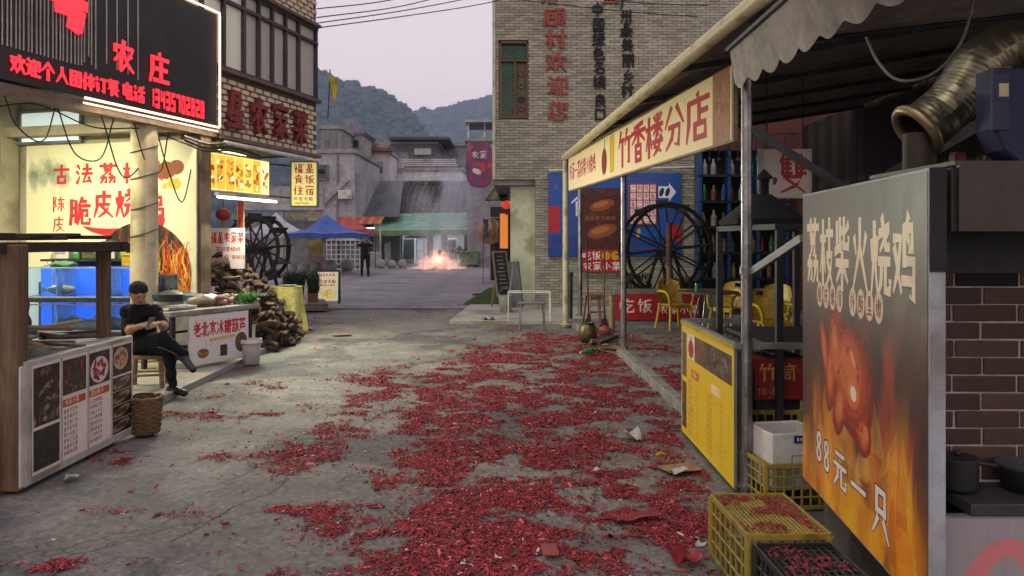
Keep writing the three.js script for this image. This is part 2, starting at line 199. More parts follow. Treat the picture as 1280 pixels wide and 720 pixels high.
// one character on a canvas: brush outline per stroke, thicker down strokes, tapered tails
function brushPoly(st, w, flatW = 0.75) {
  const L = [], Rr = [], n = st.length;
  for (let i = 0; i < n; i++) {
    const a = st[Math.max(0, i - 1)], b = st[i], c = st[Math.min(n - 1, i + 1)]; let dx = c[0] - a[0], dy = c[1] - a[1]; const l = Math.hypot(dx, dy) || 1; dx /= l; dy /= l;
    const steep = Math.abs(dy), k = w * (flatW + (1 - flatW) * steep) * (i === n - 1 && n > 1 ? (steep > 0.3 && Math.abs(dx) > 0.25 ? 0.45 : 0.95) : 1) * 0.5, e = i === 0 ? -k * 0.55 : i === n - 1 ? k * 0.55 : 0;
    L.push([b[0] + dx * e - dy * k, b[1] + dy * e + dx * k]); Rr.push([b[0] + dx * e + dy * k, b[1] + dy * e - dx * k]);
  }
  return [...L, ...Rr.reverse()];
}
function drawChar(c, ch, x, y, sx, sy, w) {
  if (!GLYPH[ch]) { if (ch === ' ') return; c.save(); c.translate(x, y); c.font = 'bold 100px sans-serif'; c.textBaseline = 'alphabetic'; const m = c.measureText(ch).width || 60; c.scale(sx / Math.max(m, 62), sy / 78); c.fillText(ch, 0, 76); c.restore(); return; }
  for (const st of strokesOf(ch)) { c.beginPath(); brushPoly(st, w).forEach(([a, b], i) => i ? c.lineTo(x + a * sx / 100, y + b * sy / 100) : c.moveTo(x + a * sx / 100, y + b * sy / 100)); c.closePath(); c.fill(); }
}
function write(c, text, x, y, size, o = {}) { const { w = 13, gap = 0.12, sx = 1, down = false, color } = o; if (color) c.fillStyle = color; for (const ch of text) { drawChar(c, ch, x, y, size * sx, size, w); if (down) y += size * (1 + gap); else x += size * sx * (/[\x20-\x7e]/.test(ch) ? 0.62 : 1) * (1 + gap); } return x; }
// one character as raised geometry, size in metres, lower left corner at 0, 0
function charGeo(ch, size, depth, w = 14, sx = 1) {
  const list = []; strokesOf(ch).forEach((st, i) => { for (let k = 0; k + 1 < st.length; k++) { const seg = st.slice(k, k + 2); list.push(prism(brushPoly(seg, w, 0.8).map(([a, b]) => [a * size * sx / 100, (100 - b) * size / 100]), depth + 0.0006 * ((i * 3 + k) % 9))); } }); return geom(list);
}
function canvasTex(w, h, draw, srgb = true) { const cv = document.createElement('canvas'); cv.width = w; cv.height = h; const c = cv.getContext('2d'); draw(c, w, h); const t = new THREE.CanvasTexture(cv); if (srgb) t.colorSpace = THREE.SRGBColorSpace; return t; }
function wear(c, w, h, n = 60, a = 0.12) { for (let i = 0; i < n; i++) { const x = rnd() * w, y = rnd() * h, r = Math.pow(rnd(), 3) * h * 0.05 + 1; c.fillStyle = `rgba(${pick(['60,50,40', '90,80,60', '40,36,32', '230,225,215'])},${a * rnd()})`; c.beginPath(); c.ellipse(x, y, r * (0.5 + rnd()), r, rnd() * 3, 0, 7); c.fill(); } for (let i = 0; i < n / 6; i++) { c.strokeStyle = `rgba(${pick(['50,44,38', '220,215,200'])},${a * 1.2 * rnd()})`; c.lineWidth = 1 + rnd(); c.beginPath(); const x = rnd() * w, y = rnd() * h; c.moveTo(x, y); c.lineTo(x + R(-30, 30), y + R(-60, 60)); c.stroke(); } }
const printMat = (w, h, draw, rough = 0.5, extra = {}) => new THREE.MeshPhysicalMaterial({ map: canvasTex(w, h, draw), roughness: rough, bumpMap: rep(T.crinkle, 1.1), bumpScale: 0.001, ...extra });
const sheet = (w, h, x = 0, y = 0, z = 0, rx = 0, ry = 0, rz = 0) => at(new THREE.PlaneGeometry(w, h), x, y, z, rx, ry, rz);
function food(c, x, y, w, h, tones, n = 70) { // photograph of a dish, as printed blots of colour
  c.save(); c.beginPath(); c.rect(x, y, w, h); c.clip(); c.fillStyle = tones[0]; c.fillRect(x, y, w, h);
  for (let i = 0; i < n; i++) { c.fillStyle = tones[1 + Math.floor(rnd() * (tones.length - 1))]; c.globalAlpha = R(0.35, 0.9); c.beginPath(); c.ellipse(x + rnd() * w, y + rnd() * h, R(0.03, 0.12) * w, R(0.02, 0.08) * h, rnd() * 3.1, 0, 7); c.fill(); }
  c.restore();
}
function dish(c, x, y, r, plate, tones, ry = 0.8) { c.fillStyle = plate; c.beginPath(); c.ellipse(x, y, r, r * ry, 0, 0, 7); c.fill(); for (let i = 0; i < 40; i++) { const a = rnd() * 6.28, q = Math.sqrt(rnd()) * r * 0.75; c.fillStyle = pick(tones); c.beginPath(); c.ellipse(x + Math.cos(a) * q, y + Math.sin(a) * q * ry, r * R(0.08, 0.25), r * R(0.05, 0.14), rnd() * 3, 0, 7); c.fill(); } }

// ---------------------------------------------------------------- the setting: ground, road, pavements, hills
{
  // worn concrete lane: stains, patches and cracks, 24 m x 24 m
  const N = 2048, size = 24, d = new Uint8Array(N * N * 4), crack = new Float32Array(N * N), put = (x, y, v) => { const i = Math.floor(x), j = Math.floor(y); if (i >= 0 && j >= 0 && i < N && j < N) crack[j * N + i] = Math.max(crack[j * N + i], v); };
  const toPx = (X, D) => [(X + 12) / size * N, D / size * N];
  function walk(X0, D0, X1, D1, wob, v, branch = 0) { const n = Math.ceil(Math.hypot(X1 - X0, D1 - D0) / 0.01), s = Math.floor(rnd() * 1000); for (let k = 0; k <= n; k++) { const t = k / n, X = lerp(X0, X1, t) + wob * (fbm(t * 9, s, 4, 3) - 0.5) * 2, D = lerp(D0, D1, t) + wob * (fbm(t * 9, s + 50, 4, 3) - 0.5) * 2, [a, b] = toPx(X, D); put(a, b, v); if (rnd() < 0.6) put(a + 1, b, v * 0.7); if (branch && rnd() < 0.004) walk(X, D, X + R(-1, 1), D + R(-0.8, 0.8), wob * 0.5, v * 0.7); } }
  walk(-1.9, 5.2, -0.3, 13.5, 0.25, 0.9, 1); walk(-0.3, 13.5, 0.8, 19, 0.2, 0.7); walk(0.05, 3.2, 1.1, 9.2, 0.05, 0.8); walk(-3.4, 9.6, 1.4, 8.9, 0.12, 0.75, 1); walk(-3.2, 13.1, 0.9, 13.4, 0.1, 0.6); walk(-2.6, 4.2, -1.2, 8.8, 0.4, 0.6, 1); walk(-1.1, 6.4, 0.4, 6.1, 0.2, 0.7, 1); walk(0.2, 4.9, 1.3, 4.7, 0.02, 0.8); walk(0.35, 3.4, 0.5, 4.9, 0.02, 0.9); walk(-0.6, 9, -3, 12.5, 0.3, 0.5, 1); walk(-3.1, 5.4, -0.5, 4.3, 0.25, 0.55, 1);
  for (let j = 0; j < N; j++) for (let i = 0; i < N; i++) {
    const X = i / N * size - 12, D = j / N * size, a = fbm(X * 0.55 + 9, D * 0.55, 5, 101), b = fbm(X * 2.6, D * 2.6 + 5, 4, 111), f = vnoise(X * 60, D * 60, 7), f2 = vnoise(X * 26, D * 26, 13), st = smooth(0.56, 0.68, fbm(X * 1.1, D * 1.1, 5, 131)), pale = smooth(0.6, 0.72, fbm(X * 0.9 + 20, D * 0.9, 4, 141));
    let v = 0.39 + 0.15 * (a - 0.5) + 0.12 * (b - 0.5) + 0.11 * (f - 0.5) + 0.07 * (f2 - 0.5) - 0.10 * st + 0.07 * pale;
    if (f > 0.94) v += 0.10; if (f < 0.06) v -= 0.08;
    v *= 1 - 0.5 * crack[j * N + i];
    const o = (j * N + i) * 4; d[o] = clamp(v * 1.03) * 255; d[o + 1] = clamp(v * 0.99) * 255; d[o + 2] = clamp(v * 0.93 + 0.012 * st) * 255; d[o + 3] = 255;
  }
  const t = new THREE.DataTexture(d, N, N); t.colorSpace = THREE.SRGBColorSpace; t.magFilter = THREE.LinearFilter; t.minFilter = THREE.LinearMipmapLinearFilter; t.wrapS = t.wrapT = THREE.MirroredRepeatWrapping; t.needsUpdate = true;
  const lane = new THREE.MeshStandardMaterial({ map: t, roughness: 0.88, bumpMap: rep(T.grain, 24), bumpScale: 0.0035 });
  const n = 220, g = new THREE.PlaneGeometry(24, 24, n, n).rotateX(-Math.PI / 2), p = g.attributes.position, uv = g.attributes.uv;   // u along X, v along D
  for (let i = 0; i < p.count; i++) { const X = p.getX(i), D = 12 - p.getZ(i); p.setXYZ(i, X, 0.035 * (fbm(X * 1.3, D * 1.3, 3, 7) - 0.5) - 0.018, -D + 1); uv.setXY(i, (X + 12) / 24, D / 24); }
  g.computeVertexNormals();
  struct('lane', g, lane, 'cracked worn concrete lane strewn with red paper', true);
}
struct('ground', flat([[-2500, -60], [2500, -60], [2500, 3200], [-2500, 3200]], -0.06, 0.1), mat([0.16, 0.155, 0.15], 0.95), 'grey ground around the lane');
struct('road', flat([[-13, 18.2], [-0.9, 18.2], [-1.2, 23], [0.2, 26], [3, 34], [3, 62], [-24, 62], [-24, 18.2]], 0.016, 0.03), mat([0.25, 0.235, 0.25], 0.85, { rp: 0.25, bs: 0.004, brp: 3 }), 'smooth grey asphalt road beyond the concrete lane');
struct('pavement', flat([[-9.5, 6.7], [-3.55, 6.7], [-3.62, 10.2], [-3.7, 12.6], [-4.3, 14], [-9.5, 14]], 0.05, 0.09), M.paleConcrete, 'pale concrete apron in front of the lit restaurant');
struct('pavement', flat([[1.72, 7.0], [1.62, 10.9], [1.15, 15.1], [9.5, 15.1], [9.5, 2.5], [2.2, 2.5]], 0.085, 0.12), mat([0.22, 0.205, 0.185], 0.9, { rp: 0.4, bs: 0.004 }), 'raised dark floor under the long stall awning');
struct('pavement', flat([[-1.25, 15.1], [1.15, 15.1], [9.5, 15.1], [9.5, 19], [-1.05, 19]].map(([a, b]) => [a, b]), 0.04, 0.08), mat([0.42, 0.41, 0.35], 0.9, { map: 'dirt', rp: 0.3, bs: 0.004 }), 'pale concrete strip before the grey brick building');
{ // kerb stones along the raised floor
  const line = [[1.70, 7.0], [1.60, 10.9], [1.13, 15.1]]; const g = done(rbox(0.11, 0.12, 0.56, 0, 0, 0, 0.012)); const kerb = tag(new THREE.Group(), 'row of grey kerb stones edging the raised stall floor', undefined, undefined, 'structure'); kerb.name = numbered('kerb'); scene.add(kerb);
  for (let s = 0; s < 2; s++) { const [a, b] = line[s], [c, e] = line[s + 1], L = Math.hypot(c - a, e - b), n = Math.round(L / 0.58); for (let k = 0; k < n; k++) { const t = (k + 0.5) / n; const o = obj('kerb_stone', g, M.concrete, kerb); o.position.set(lerp(a, c, t) - 0.03 + R(-0.006, 0.006), 0.038 + R(-0.006, 0.004), -lerp(b, e, t)); o.rotation.y = -Math.atan2(c - a, e - b) + R(-0.01, 0.01); } }
}
{ // artificial turf patch
  const blade = new THREE.BufferGeometry(); blade.setAttribute('position', new THREE.BufferAttribute(new Float32Array([-0.006, 0, 0, 0.006, 0, 0, 0.003, 0.045, 0.012, 0, 0, -0.006, 0, 0, 0.006, -0.008, 0.04, 0]), 3)); blade.computeVertexNormals();
  const pts = []; const m = new THREE.InstancedMesh(blade, mat([0.09, 0.14, 0.05], 0.85, { map: null, bump: null }), 16000); let n = 0; const X = new THREE.Matrix4(), s = v3(1, 1, 1), c = new THREE.Color();
  while (n < 16000) { const D = R(19.1, 25.5), t = (D - 19.1) / 6.4, x = lerp(-1.22, -0.75, t) + rnd() * lerp(1.7, 0.95, t); if (fbm(x * 3, D * 2, 3, 77) < 0.34) continue; s.setScalar(R(0.7, 1.5)); X.compose(v3(x, 0.02, -D), Q.setFromAxisAngle(v3(0, 1, 0), rnd() * 6.28), s); m.setMatrixAt(n, X); m.setColorAt(n++, c.setRGB(R(0.7, 1.3), R(0.8, 1.2), R(0.5, 1))); }
  m.name = 'grass'; scene.add(m); tag(m, 'patch of short green turf beside the easel board', 'grass', undefined, 'stuff');
  struct('turf_base', flat([[-1.22, 19.1], [0.48, 19.1], [0.2, 25.5], [-0.75, 25.5]], 0.026, 0.03), mat([0.045, 0.07, 0.03], 0.95), 'green mat under the turf');
}
function ridge(name, label, D, depth, profile, amp, freq, seed, m) { // hill: crest follows the profile of [X, height], slopes to the ground on both sides
  const nx = 260, nd = 46, g = new THREE.PlaneGeometry(1, 1, nx, nd), p = g.attributes.position, x0 = profile[0][0], x1 = profile[profile.length - 1][0];
  const crest = (x) => { for (let i = 0; i + 1 < profile.length; i++) if (x <= profile[i + 1][0]) { const t = (x - profile[i][0]) / (profile[i + 1][0] - profile[i][0]); return lerp(profile[i][1], profile[i + 1][1], t * t * (3 - 2 * t) * 0.4 + t * 0.6); } return profile[profile.length - 1][1]; };
  for (let j = 0; j <= nd; j++) for (let i = 0; i <= nx; i++) { const t = j / nd, x = lerp(x0, x1, i / nx), k = 1 - Math.abs(t * 2 - 1), H = crest(x), body = Math.pow(k, 0.8), gull = fbm(x * freq, t * 5, 4, seed) - 0.5; p.setXYZ(j * (nx + 1) + i, x, H * body + amp * 5 * gull * k * (1 - k) * 3 + amp * (fbm(x * freq * 14, t * 60, 3, seed + 5) - 0.35) * Math.min(1, k * 6), -(D - depth / 2 + depth * t)); }
  g.computeVertexNormals(); const hill = struct(name, g, m, label);
  // tree crowns over the slope that faces the village
  const n = 9000, crown = mergeVertices(new THREE.IcosahedronGeometry(1, 1)), q = crown.attributes.position; for (let i = 0; i < q.count; i++) { const k = 0.75 + 0.5 * hash2(i, seed, 2); q.setXYZ(i, q.getX(i) * k, q.getY(i) * k * 1.1, q.getZ(i) * k); } crown.computeVertexNormals(); const im = new THREE.InstancedMesh(crown, new THREE.MeshStandardMaterial({ roughness: 1 }), n), X = new THREE.Matrix4(), c = new THREE.Color(); for (let k = 0; k < n; k++) { const j = Math.floor(Math.pow(rnd(), 0.8) * nd * 0.53), i = Math.floor((0.12 + 0.76 * rnd()) * nx), v = j * (nx + 1) + i, sc = (D / 1000) * R(2.4, 5.6); X.compose(v3(p.getX(v) + R(-4, 4), p.getY(v) + sc * 0.3, p.getZ(v) + R(-6, 6)), Q.setFromAxisAngle(v3(0, 1, 0), rnd() * 6.28), v3(sc * R(0.8, 1.3), sc, sc)); im.setMatrixAt(k, X); const t = R(0.6, 1.35); im.setColorAt(k, c.setRGB(0.06 * t, 0.072 * t, 0.045 * t)); } im.name = numbered('hill_trees'); scene.add(im); tag(im, 'wooded tree cover of the ' + label, 'trees', undefined, 'stuff'); return hill;
}
ridge('hill', 'wooded dark hill rising behind the village roofs', 1000, 700, [[-900, 150], [-420, 205], [-300, 222], [-252, 218], [-222, 205], [-190, 198], [-160, 182], [-135, 165], [-115, 140], [-98, 112], [-80, 88], [-60, 70], [-20, 50], [80, 40], [400, 60]], 9, 0.02, 5, mat([0.075, 0.08, 0.06], 0.95, { rp: 0.02, bs: 3, brp: 0.06 }));
ridge('hill', 'far blue hill behind the grey brick building', 1700, 1000, [[-915, 131], [-458, 196], [-275, 243], [-235, 262], [-209, 282], [-177, 285], [-144, 288], [-98, 302], [-46, 310], [20, 327], [196, 340], [785, 262]], 9, 0.012, 9, mat([0.06, 0.075, 0.07], 0.95, { rp: 0.01, bs: 6, brp: 0.03 }));

// ---------------------------------------------------------------- lit restaurant on the left; local +x runs away along its front, +z points to the street
const LEFT = [-5.512, 0, 7.0], LTURN = Math.atan2(0.963, 0.269), lu = (D) => (D - 7) / 0.963;
const Lw = (x, y, z) => v3(LEFT[0] + x * 0.269 + z * 0.963, y, -LEFT[2] - x * 0.963 + z * 0.269);
const plaster = mat([0.50, 0.47, 0.36], 0.88, { map: 'dirt', rp: 0.3, bs: 0.002 }), tanWall = mat([0.24, 0.19, 0.14], 0.85, { bs: 0.002 });
{
  const b = thing('restaurant_building', 'tan latticed brick restaurant with a window band and raised red characters', 'building', LEFT, LTURN);
  const x1 = 7.35;                                                    // far corner
  // latticed wall bands: raised tan bricks with sunk joints
  const lattice = (xa, xb, ya, yb, name) => { const list = [box(xb - xa, yb - ya, 0.12, (xa + xb) / 2, (ya + yb) / 2, -0.17)]; const back = obj(name, list, mat([0.19, 0.125, 0.09], 0.9), b); const gl = []; let r = 0; for (let y = ya + 0.02; y < yb - 0.06; y += 0.088, r++) for (let x = xa + (r % 2) * 0.115; x < xb - 0.16; x += 0.23) gl.push(paint(box(0.165, 0.062, 0.05, x + 0.083, y + 0.031, -0.10 + R(-0.006, 0.006)), [0.60, 0.49, 0.36].map((v) => v * R(0.85, 1.12)))); const br = obj('lattice_bricks', gl, new THREE.MeshStandardMaterial({ vertexColors: true, roughness: 0.85, bumpMap: rep(T.grain, 4), bumpScale: 0.002 }), back); br.userData.kind = 'stuff'; };
  lattice(3.7, x1, 3.22, 4.18, 'wall_band'); lattice(3.7, x1, 5.62, 7.4, 'wall_band');
  obj('wall', [box(11.4, 7.4, 0.2, 2.05 - 0.4, 3.7 + 3.2, -3.9), box(0.2, 4.2, 3.6, x1 - 0.1, 5.3, -2.04), box(0.2, 4.1, 3.6, -3.9, 5.3, -2.04), box(11.2, 0.16, 3.75, 1.7, 7.5, -1.95)], plaster, b);
  obj('floor_slab', [box(7.6, 0.14, 3.6, -0.1, 3.85, -2.02), box(3.62, 0.14, 3.6, 5.52, 3.27, -2.02)], plaster, b);
  obj('ledge', [box(x1 - 4.42, 0.05, 0.2, (x1 + 4.42) / 2, 4.205, -0.09), box(x1 - 4.42, 0.06, 0.2, (x1 + 4.42) / 2, 3.19, -0.09), box(x1 - 3.7, 0.05, 0.2, (x1 + 3.7) / 2, 5.595, -0.09)], mat([0.2, 0.13, 0.11], 0.8), b);
  // window band: frame and single panes
  const xs = [3.7, 4.12, 4.62, 5.12, 5.52, 5.9, 6.3, 6.72, x1 - 0.04], fr = mat([0.10, 0.085, 0.075], 0.5, { metal: 0.4 }), paneM = [new THREE.MeshPhysicalMaterial({ color: new THREE.Color().setRGB(0.78, 0.80, 0.66), roughness: 0.22, clearcoat: 0.8, clearcoatRoughness: 0.05 }), new THREE.MeshPhysicalMaterial({ color: new THREE.Color().setRGB(0.42, 0.42, 0.40), roughness: 0.15, clearcoat: 1, clearcoatRoughness: 0.03 })];  // first pane material is paler: the lit look is put into its colour
  const f = obj('window_frame', [...xs.map((x) => box(0.05, 1.34, 0.08, x, 4.9, -0.1)), box(x1 - 3.7, 0.05, 0.085, (x1 + 3.7) / 2, 4.255, -0.1), box(x1 - 3.7, 0.05, 0.085, (x1 + 3.7) / 2, 5.28, -0.1), box(x1 - 3.7, 0.05, 0.085, (x1 + 3.7) / 2, 5.545, -0.1)], fr, b);
  for (let i = 0; i + 1 < xs.length; i++) for (const [ya, yb] of [[4.28, 5.255], [5.305, 5.52]]) { const m = i < 3 ? paneM[0] : paneM[1]; obj('pane', box(xs[i + 1] - xs[i] - 0.05, yb - ya, 0.012, (xs[i] + xs[i + 1]) / 2, (ya + yb) / 2, -0.13 + R(-0.01, 0.01)), m, f); }
  for (let i = 3; i < 6; i++) obj('curtain', box(xs[i + 1] - xs[i] - 0.06, 0.95, 0.02, (xs[i] + xs[i + 1]) / 2, 4.76, -0.2), mat([0.25, 0.24, 0.22], 0.9), b);
  obj('room_wall', box(3.6, 1.4, 0.04, 5.5, 4.9, -1.4), mat([0.2, 0.2, 0.19], 0.9), b);
  // raised characters on the band
  const red = mat([0.22, 0.028, 0.03], 0.5, { map: 'dirt' }); ['星', '农', '家', '菜'].forEach((ch, i) => { const g = charGeo(ch, 0.55, 0.08, 17, 0.78); const o = obj('character', g, red, b); o.position.set(4.60 + i * 0.615, 3.37, -0.07); });
  // column, side piers
  const col = obj('column', [cyl(0.165, 0.17, 3.22, 3.12, 1.61, -0.2, 28), cyl(0.2, 0.2, 0.06, 3.12, 0.05, -0.2, 24)], mat([0.62, 0.56, 0.38], 0.7, { map: 'dirt', rp: 0.5, bs: 0.001 }), b);
  for (const y of [1.75, 2.1, 2.5, 2.85]) obj('cable_tie', tube(Array.from({ length: 13 }, (_, k) => v3(3.12 + 0.173 * Math.cos(k / 12 * 6.28), y + 0.06 * Math.sin(k / 12 * 6.28 + 1), -0.2 + 0.173 * Math.sin(k / 12 * 6.28))), 0.006, 30, 5), M.wire, col);
  obj('pier', [box(0.22, 3.2, 0.3, 4.13, 1.6, -0.17)], mat([0.30, 0.22, 0.13], 0.8, { map: 'dirt' }), b);
  obj('side_wall', [box(0.16, 3.78, 3.6, 4.06, 1.89, -2.13)], plaster, b);
  obj('shop_back_wall', [box(1.3, 3.2, 0.12, 4.79, 1.6, -1.0)], mat([0.33, 0.28, 0.18], 0.85, { map: 'dirt' }), b);
  obj('patio_back_wall', [box(0.3, 3.78, 0.4, 3.8, 1.89, -3.45), box(8, 3.78, 0.15, 0.1, 1.89, -3.75)], plaster, b);
  obj('drain_pipe', [cyl(0.045, 0.045, 3.2, 2.6, 1.6, -2.75, 12), cyl(0.03, 0.03, 3.2, 2.6, 1.6, -2.58, 10)], mat([0.5, 0.42, 0.24], 0.6), b);
  obj('beam', [box(6.4, 0.2, 0.2, 0.55, 3.3, -0.35)], mat([0.30, 0.26, 0.19], 0.85, { map: 'dirt' }), b);
  obj('gutter_strip', [rod(v3(4.5, 3.1, 0.02), v3(7.0, 3.1, 0.02), 0.035, 0.035, 10)], M.white, b);
}
{ // printed mural on the side wall of the open patio
  const w = 3.05, h = 3.05; const m = printMat(1536, 1536, (c, W, H) => {
    const k = W / w, X = (v) => v * k, Y = (v) => H - v * k; c.fillStyle = '#e9e6c4'; c.fillRect(0, 0, W, H);
    for (let i = 0; i < 90; i++) { c.fillStyle = `rgba(${pick(['90,120,110', '60,80,80', '120,140,120'])},${R(0.04, 0.12)})`; c.beginPath(); const t = rnd(); c.ellipse(X(0.05 + t * 0.75), Y(2.45 + R(0, 0.4) * (1 - Math.abs(t - 0.45))), X(R(0.03, 0.1)), X(R(0.05, 0.2)), R(-0.3, 0.3), 0, 7); c.fill(); }
    write(c, '古法荔枝柴', X(0.52), Y(2.75), X(0.30), { w: 18, gap: 0.42, color: '#c02a34' }); write(c, '陈皮', X(0.50), Y(2.27), X(0.235), { w: 12, gap: 0.28, down: true, color: '#c02a34' });
    c.fillStyle = '#c02a34'; [['脆', 0.82, 2.25, 0.42], ['皮', 1.26, 2.34, 0.40], ['烧', 1.66, 2.36, 0.42], ['鸡', 2.1, 2.3, 0.46]].forEach(([ch, x, y, s]) => drawChar(c, ch, X(x), Y(y), X(s * 0.92), X(s), 17));
    c.beginPath(); c.moveTo(X(1.05), Y(1.83)); c.bezierCurveTo(X(1.5), Y(1.74), X(2.2), Y(1.78), X(2.5), Y(1.98)); c.bezierCurveTo(X(2.62), Y(1.78), X(2.3), Y(1.66), X(1.9), Y(1.66)); c.bezierCurveTo(X(1.5), Y(1.66), X(1.2), Y(1.7), X(1.05), Y(1.83)); c.fill();
    c.strokeStyle = '#8a2a2a'; c.lineWidth = X(0.012); for (let i = 0; i < 9; i++) { c.beginPath(); const x = 0.36 + i * 0.09, y = 1.33 + i * 0.014; c.moveTo(X(x), Y(y)); c.lineTo(X(x + R(0.03, 0.07)), Y(y + R(-0.06, 0.06))); c.lineTo(X(x + R(0, 0.06)), Y(y + R(-0.08, 0.08))); c.stroke(); } c.beginPath(); c.moveTo(X(0.34), Y(1.22)); c.lineTo(X(1.1), Y(1.36)); c.stroke();
    for (const [x, y, r] of [[2.55, 2.62, 0.16], [2.72, 2.66, 0.13]]) { c.fillStyle = '#8d4a22'; c.beginPath(); c.ellipse(X(x), Y(y), X(r), X(r * 0.8), 0, 0, 7); c.fill(); } c.fillStyle = '#e2b73a'; for (let i = 0; i < 14; i++) { c.beginPath(); c.ellipse(X(2.5 + R(0, 0.28)), Y(2.42 + R(-0.05, 0.08)), X(0.03), X(0.05), rnd() * 3, 0, 7); c.fill(); }
    // roast on the fire
    c.save(); c.beginPath(); c.ellipse(X(2.12), Y(1.1), X(0.86), X(0.78), -0.1, 0, 7); c.clip(); c.fillStyle = '#26211c'; c.fillRect(0, 0, W, H); for (let i = 0; i < 9; i++) { const x = 1.34 + i * 0.2; for (let q = 0; q < 46; q++) { c.globalAlpha = R(0.3, 0.8); c.fillStyle = pick(['#9a3a28', '#7c2a20', '#b04a2c', '#8e3324', '#5a2c20', '#c2603a']); c.beginPath(); c.ellipse(X(x + R(-0.05, 0.05)), Y(R(0.5, 1.9)), X(R(0.008, 0.03)), X(R(0.04, 0.15)), R(-0.35, 0.35), 0, 7); c.fill(); } } for (let i = 0; i < 160; i++) { c.globalAlpha = R(0.1, 0.4); c.fillStyle = pick(['#16130f', '#3c2c20', '#5a4430', '#8a6a48']); c.beginPath(); c.ellipse(X(R(1.25, 3)), Y(R(0.4, 1.95)), X(R(0.01, 0.06)), X(R(0.01, 0.05)), rnd() * 3, 0, 7); c.fill(); } c.restore();
    for (let i = 0; i < 240; i++) { const t = rnd(), x = 2.1 + 0.85 * Math.pow(rnd(), 0.7), y = 0.55 + t * 0.75; c.strokeStyle = pick(['#f6a51e', '#f26a12', '#ffd24a', '#d9360f', '#b3260d', '#f8c860']); c.globalAlpha = R(0.35, 0.9); c.lineWidth = X(R(0.005, 0.022)); c.beginPath(); c.moveTo(X(x), Y(y)); c.bezierCurveTo(X(x + R(-0.12, 0.12)), Y(y + 0.12), X(x + R(-0.14, 0.1)), Y(y + 0.2), X(x + R(-0.14, 0.1)), Y(y + R(0.2, 0.4))); c.stroke(); } c.globalAlpha = 1;
    wear(c, W, H, 60, 0.05);
  }, 0.55);
  const p = tag(obj('mural_panel', [sheet(w, h, 0, 0, 0.011), ], m, scene, true), 'cream wall print with red characters and a roast over flames', 'mural');
  p.position.copy(Lw(3.965, 1.56, -1.58)); p.rotation.y = LTURN - Math.PI / 2;
  obj('backing_board', box(w + 0.02, h + 0.02, 0.02, 0, 0, 0), M.white, p);
}
{ // red LED sign above the patio
  const s = thing('led_sign', 'black roadside sign box with glowing red characters and a neon border', 'sign', LEFT, LTURN);
  const xa = -1.6, xb = 4.34, ya = 3.32, yb = 4.97;
  obj('sign_panel', [box(xb - xa, yb - ya, 0.14, (xa + xb) / 2, (ya + yb) / 2, -0.08)], mat([0.022, 0.018, 0.016], 0.55, { bs: 0.001 }), s);
  const ribs = []; for (let x = xa + 0.05; x < 2.95; x += x < 2.1 ? 0.05 : 0.17) ribs.push(box(0.011, yb - ya - 0.36 - (x > 1.9 ? 0.3 : 0) * rnd(), 0.012, x + R(-0.008, 0.008), (ya + yb) / 2 + 0.17, -0.003)); obj('light_strings', ribs, mat([0.75, 0.66, 0.58], 0.4), s).userData.kind = 'stuff';
  const LR = glow([1.0, 0.03, 0.05], 1.25, [0.3, 0.02, 0.02]);
  const put = (ch, size, x, y, w = 14, sx = 1) => { let g; if (GLYPH[ch]) g = charGeo(ch, size, 0.012, w, sx); else return; const o = obj('led_character', g, LR, s); o.position.set(x, y, 0.006); };
  put('农', 0.38, 2.36, 3.74, 17, 0.9); put('庄', 0.40, 2.97, 3.71, 17, 0.9); put('号', 0.62, 1.38, 4.06, 26, 0.95);
  let x = 0.976; for (const ch of '欢迎个人团体订餐') { put(ch, 0.19, x, 3.41, 20, 0.9); x += 0.186; } x = 2.50; for (const ch of '电话') { put(ch, 0.215, x, 3.40, 19, 0.85); x += 0.20; }
  const seg = { 0: 'abcdef', 1: 'bc', 2: 'abged', 3: 'abgcd', 4: 'fgbc', 5: 'afgcd', 6: 'afgedc', 7: 'abc', 8: 'abcdefg' }, pl = { a: [[10, 5], [90, 5]], b: [[85, 5], [85, 50]], c: [[85, 50], [85, 95]], d: [[10, 95], [90, 95]], e: [[15, 50], [15, 95]], f: [[15, 5], [15, 50]], g: [[10, 50], [90, 50]] };
  x = 2.98; for (const dgt of '13435702828') { const g = geom([...seg[dgt]].map((q, i) => prism(brushPoly(pl[q], 26, 1).map(([a, b]) => [a * 0.00072, (100 - b) * 0.0022]), 0.012 + i * 0.0006))); const o = obj('led_character', g, LR, s); o.position.set(x, 3.40, 0.006); x += 0.099; }
  const NE = glow([1.0, 0.66, 0.46], 1.5), nb = 1.92;
  obj('neon_tube', [rod(v3(nb, ya - 0.015, 0.03), v3(xb + 0.02, ya - 0.015, 0.03), 0.017), rod(v3(nb, ya - 0.07, 0.0), v3(xb + 0.02, ya - 0.07, 0.0), 0.013)], NE, s); obj('neon_tube', rod(v3(xb + 0.03, ya, 0.03), v3(xb + 0.03, yb, 0.03), 0.017), NE, s); obj('neon_tube', rod(v3(nb - 2, yb + 0.02, 0.03), v3(xb + 0.03, yb + 0.02, 0.03), 0.017), NE, s);
  obj('frame_edge', [box(xb - xa, 0.12, 0.2, (xa + xb) / 2, ya - 0.1, -0.1), box(0.04, yb - ya, 0.18, xb - 0.0, (ya + yb) / 2, -0.1)], mat([0.2, 0.14, 0.10], 0.6), s);
  s.updateMatrixWorld(true);
  areaLight(s, xb - nb, 0.05, [1.0, 0.78, 0.5], 90, v3((xb + nb) / 2, ya - 0.03, 0.06), v3((xb + nb) / 2, ya - 0.8, 0.8));
  areaLight(s, 0.05, yb - ya, [1.0, 0.78, 0.5], 50, v3(xb + 0.04, (ya + yb) / 2, 0.06), v3(xb + 0.3, (ya + yb) / 2, 1));
}
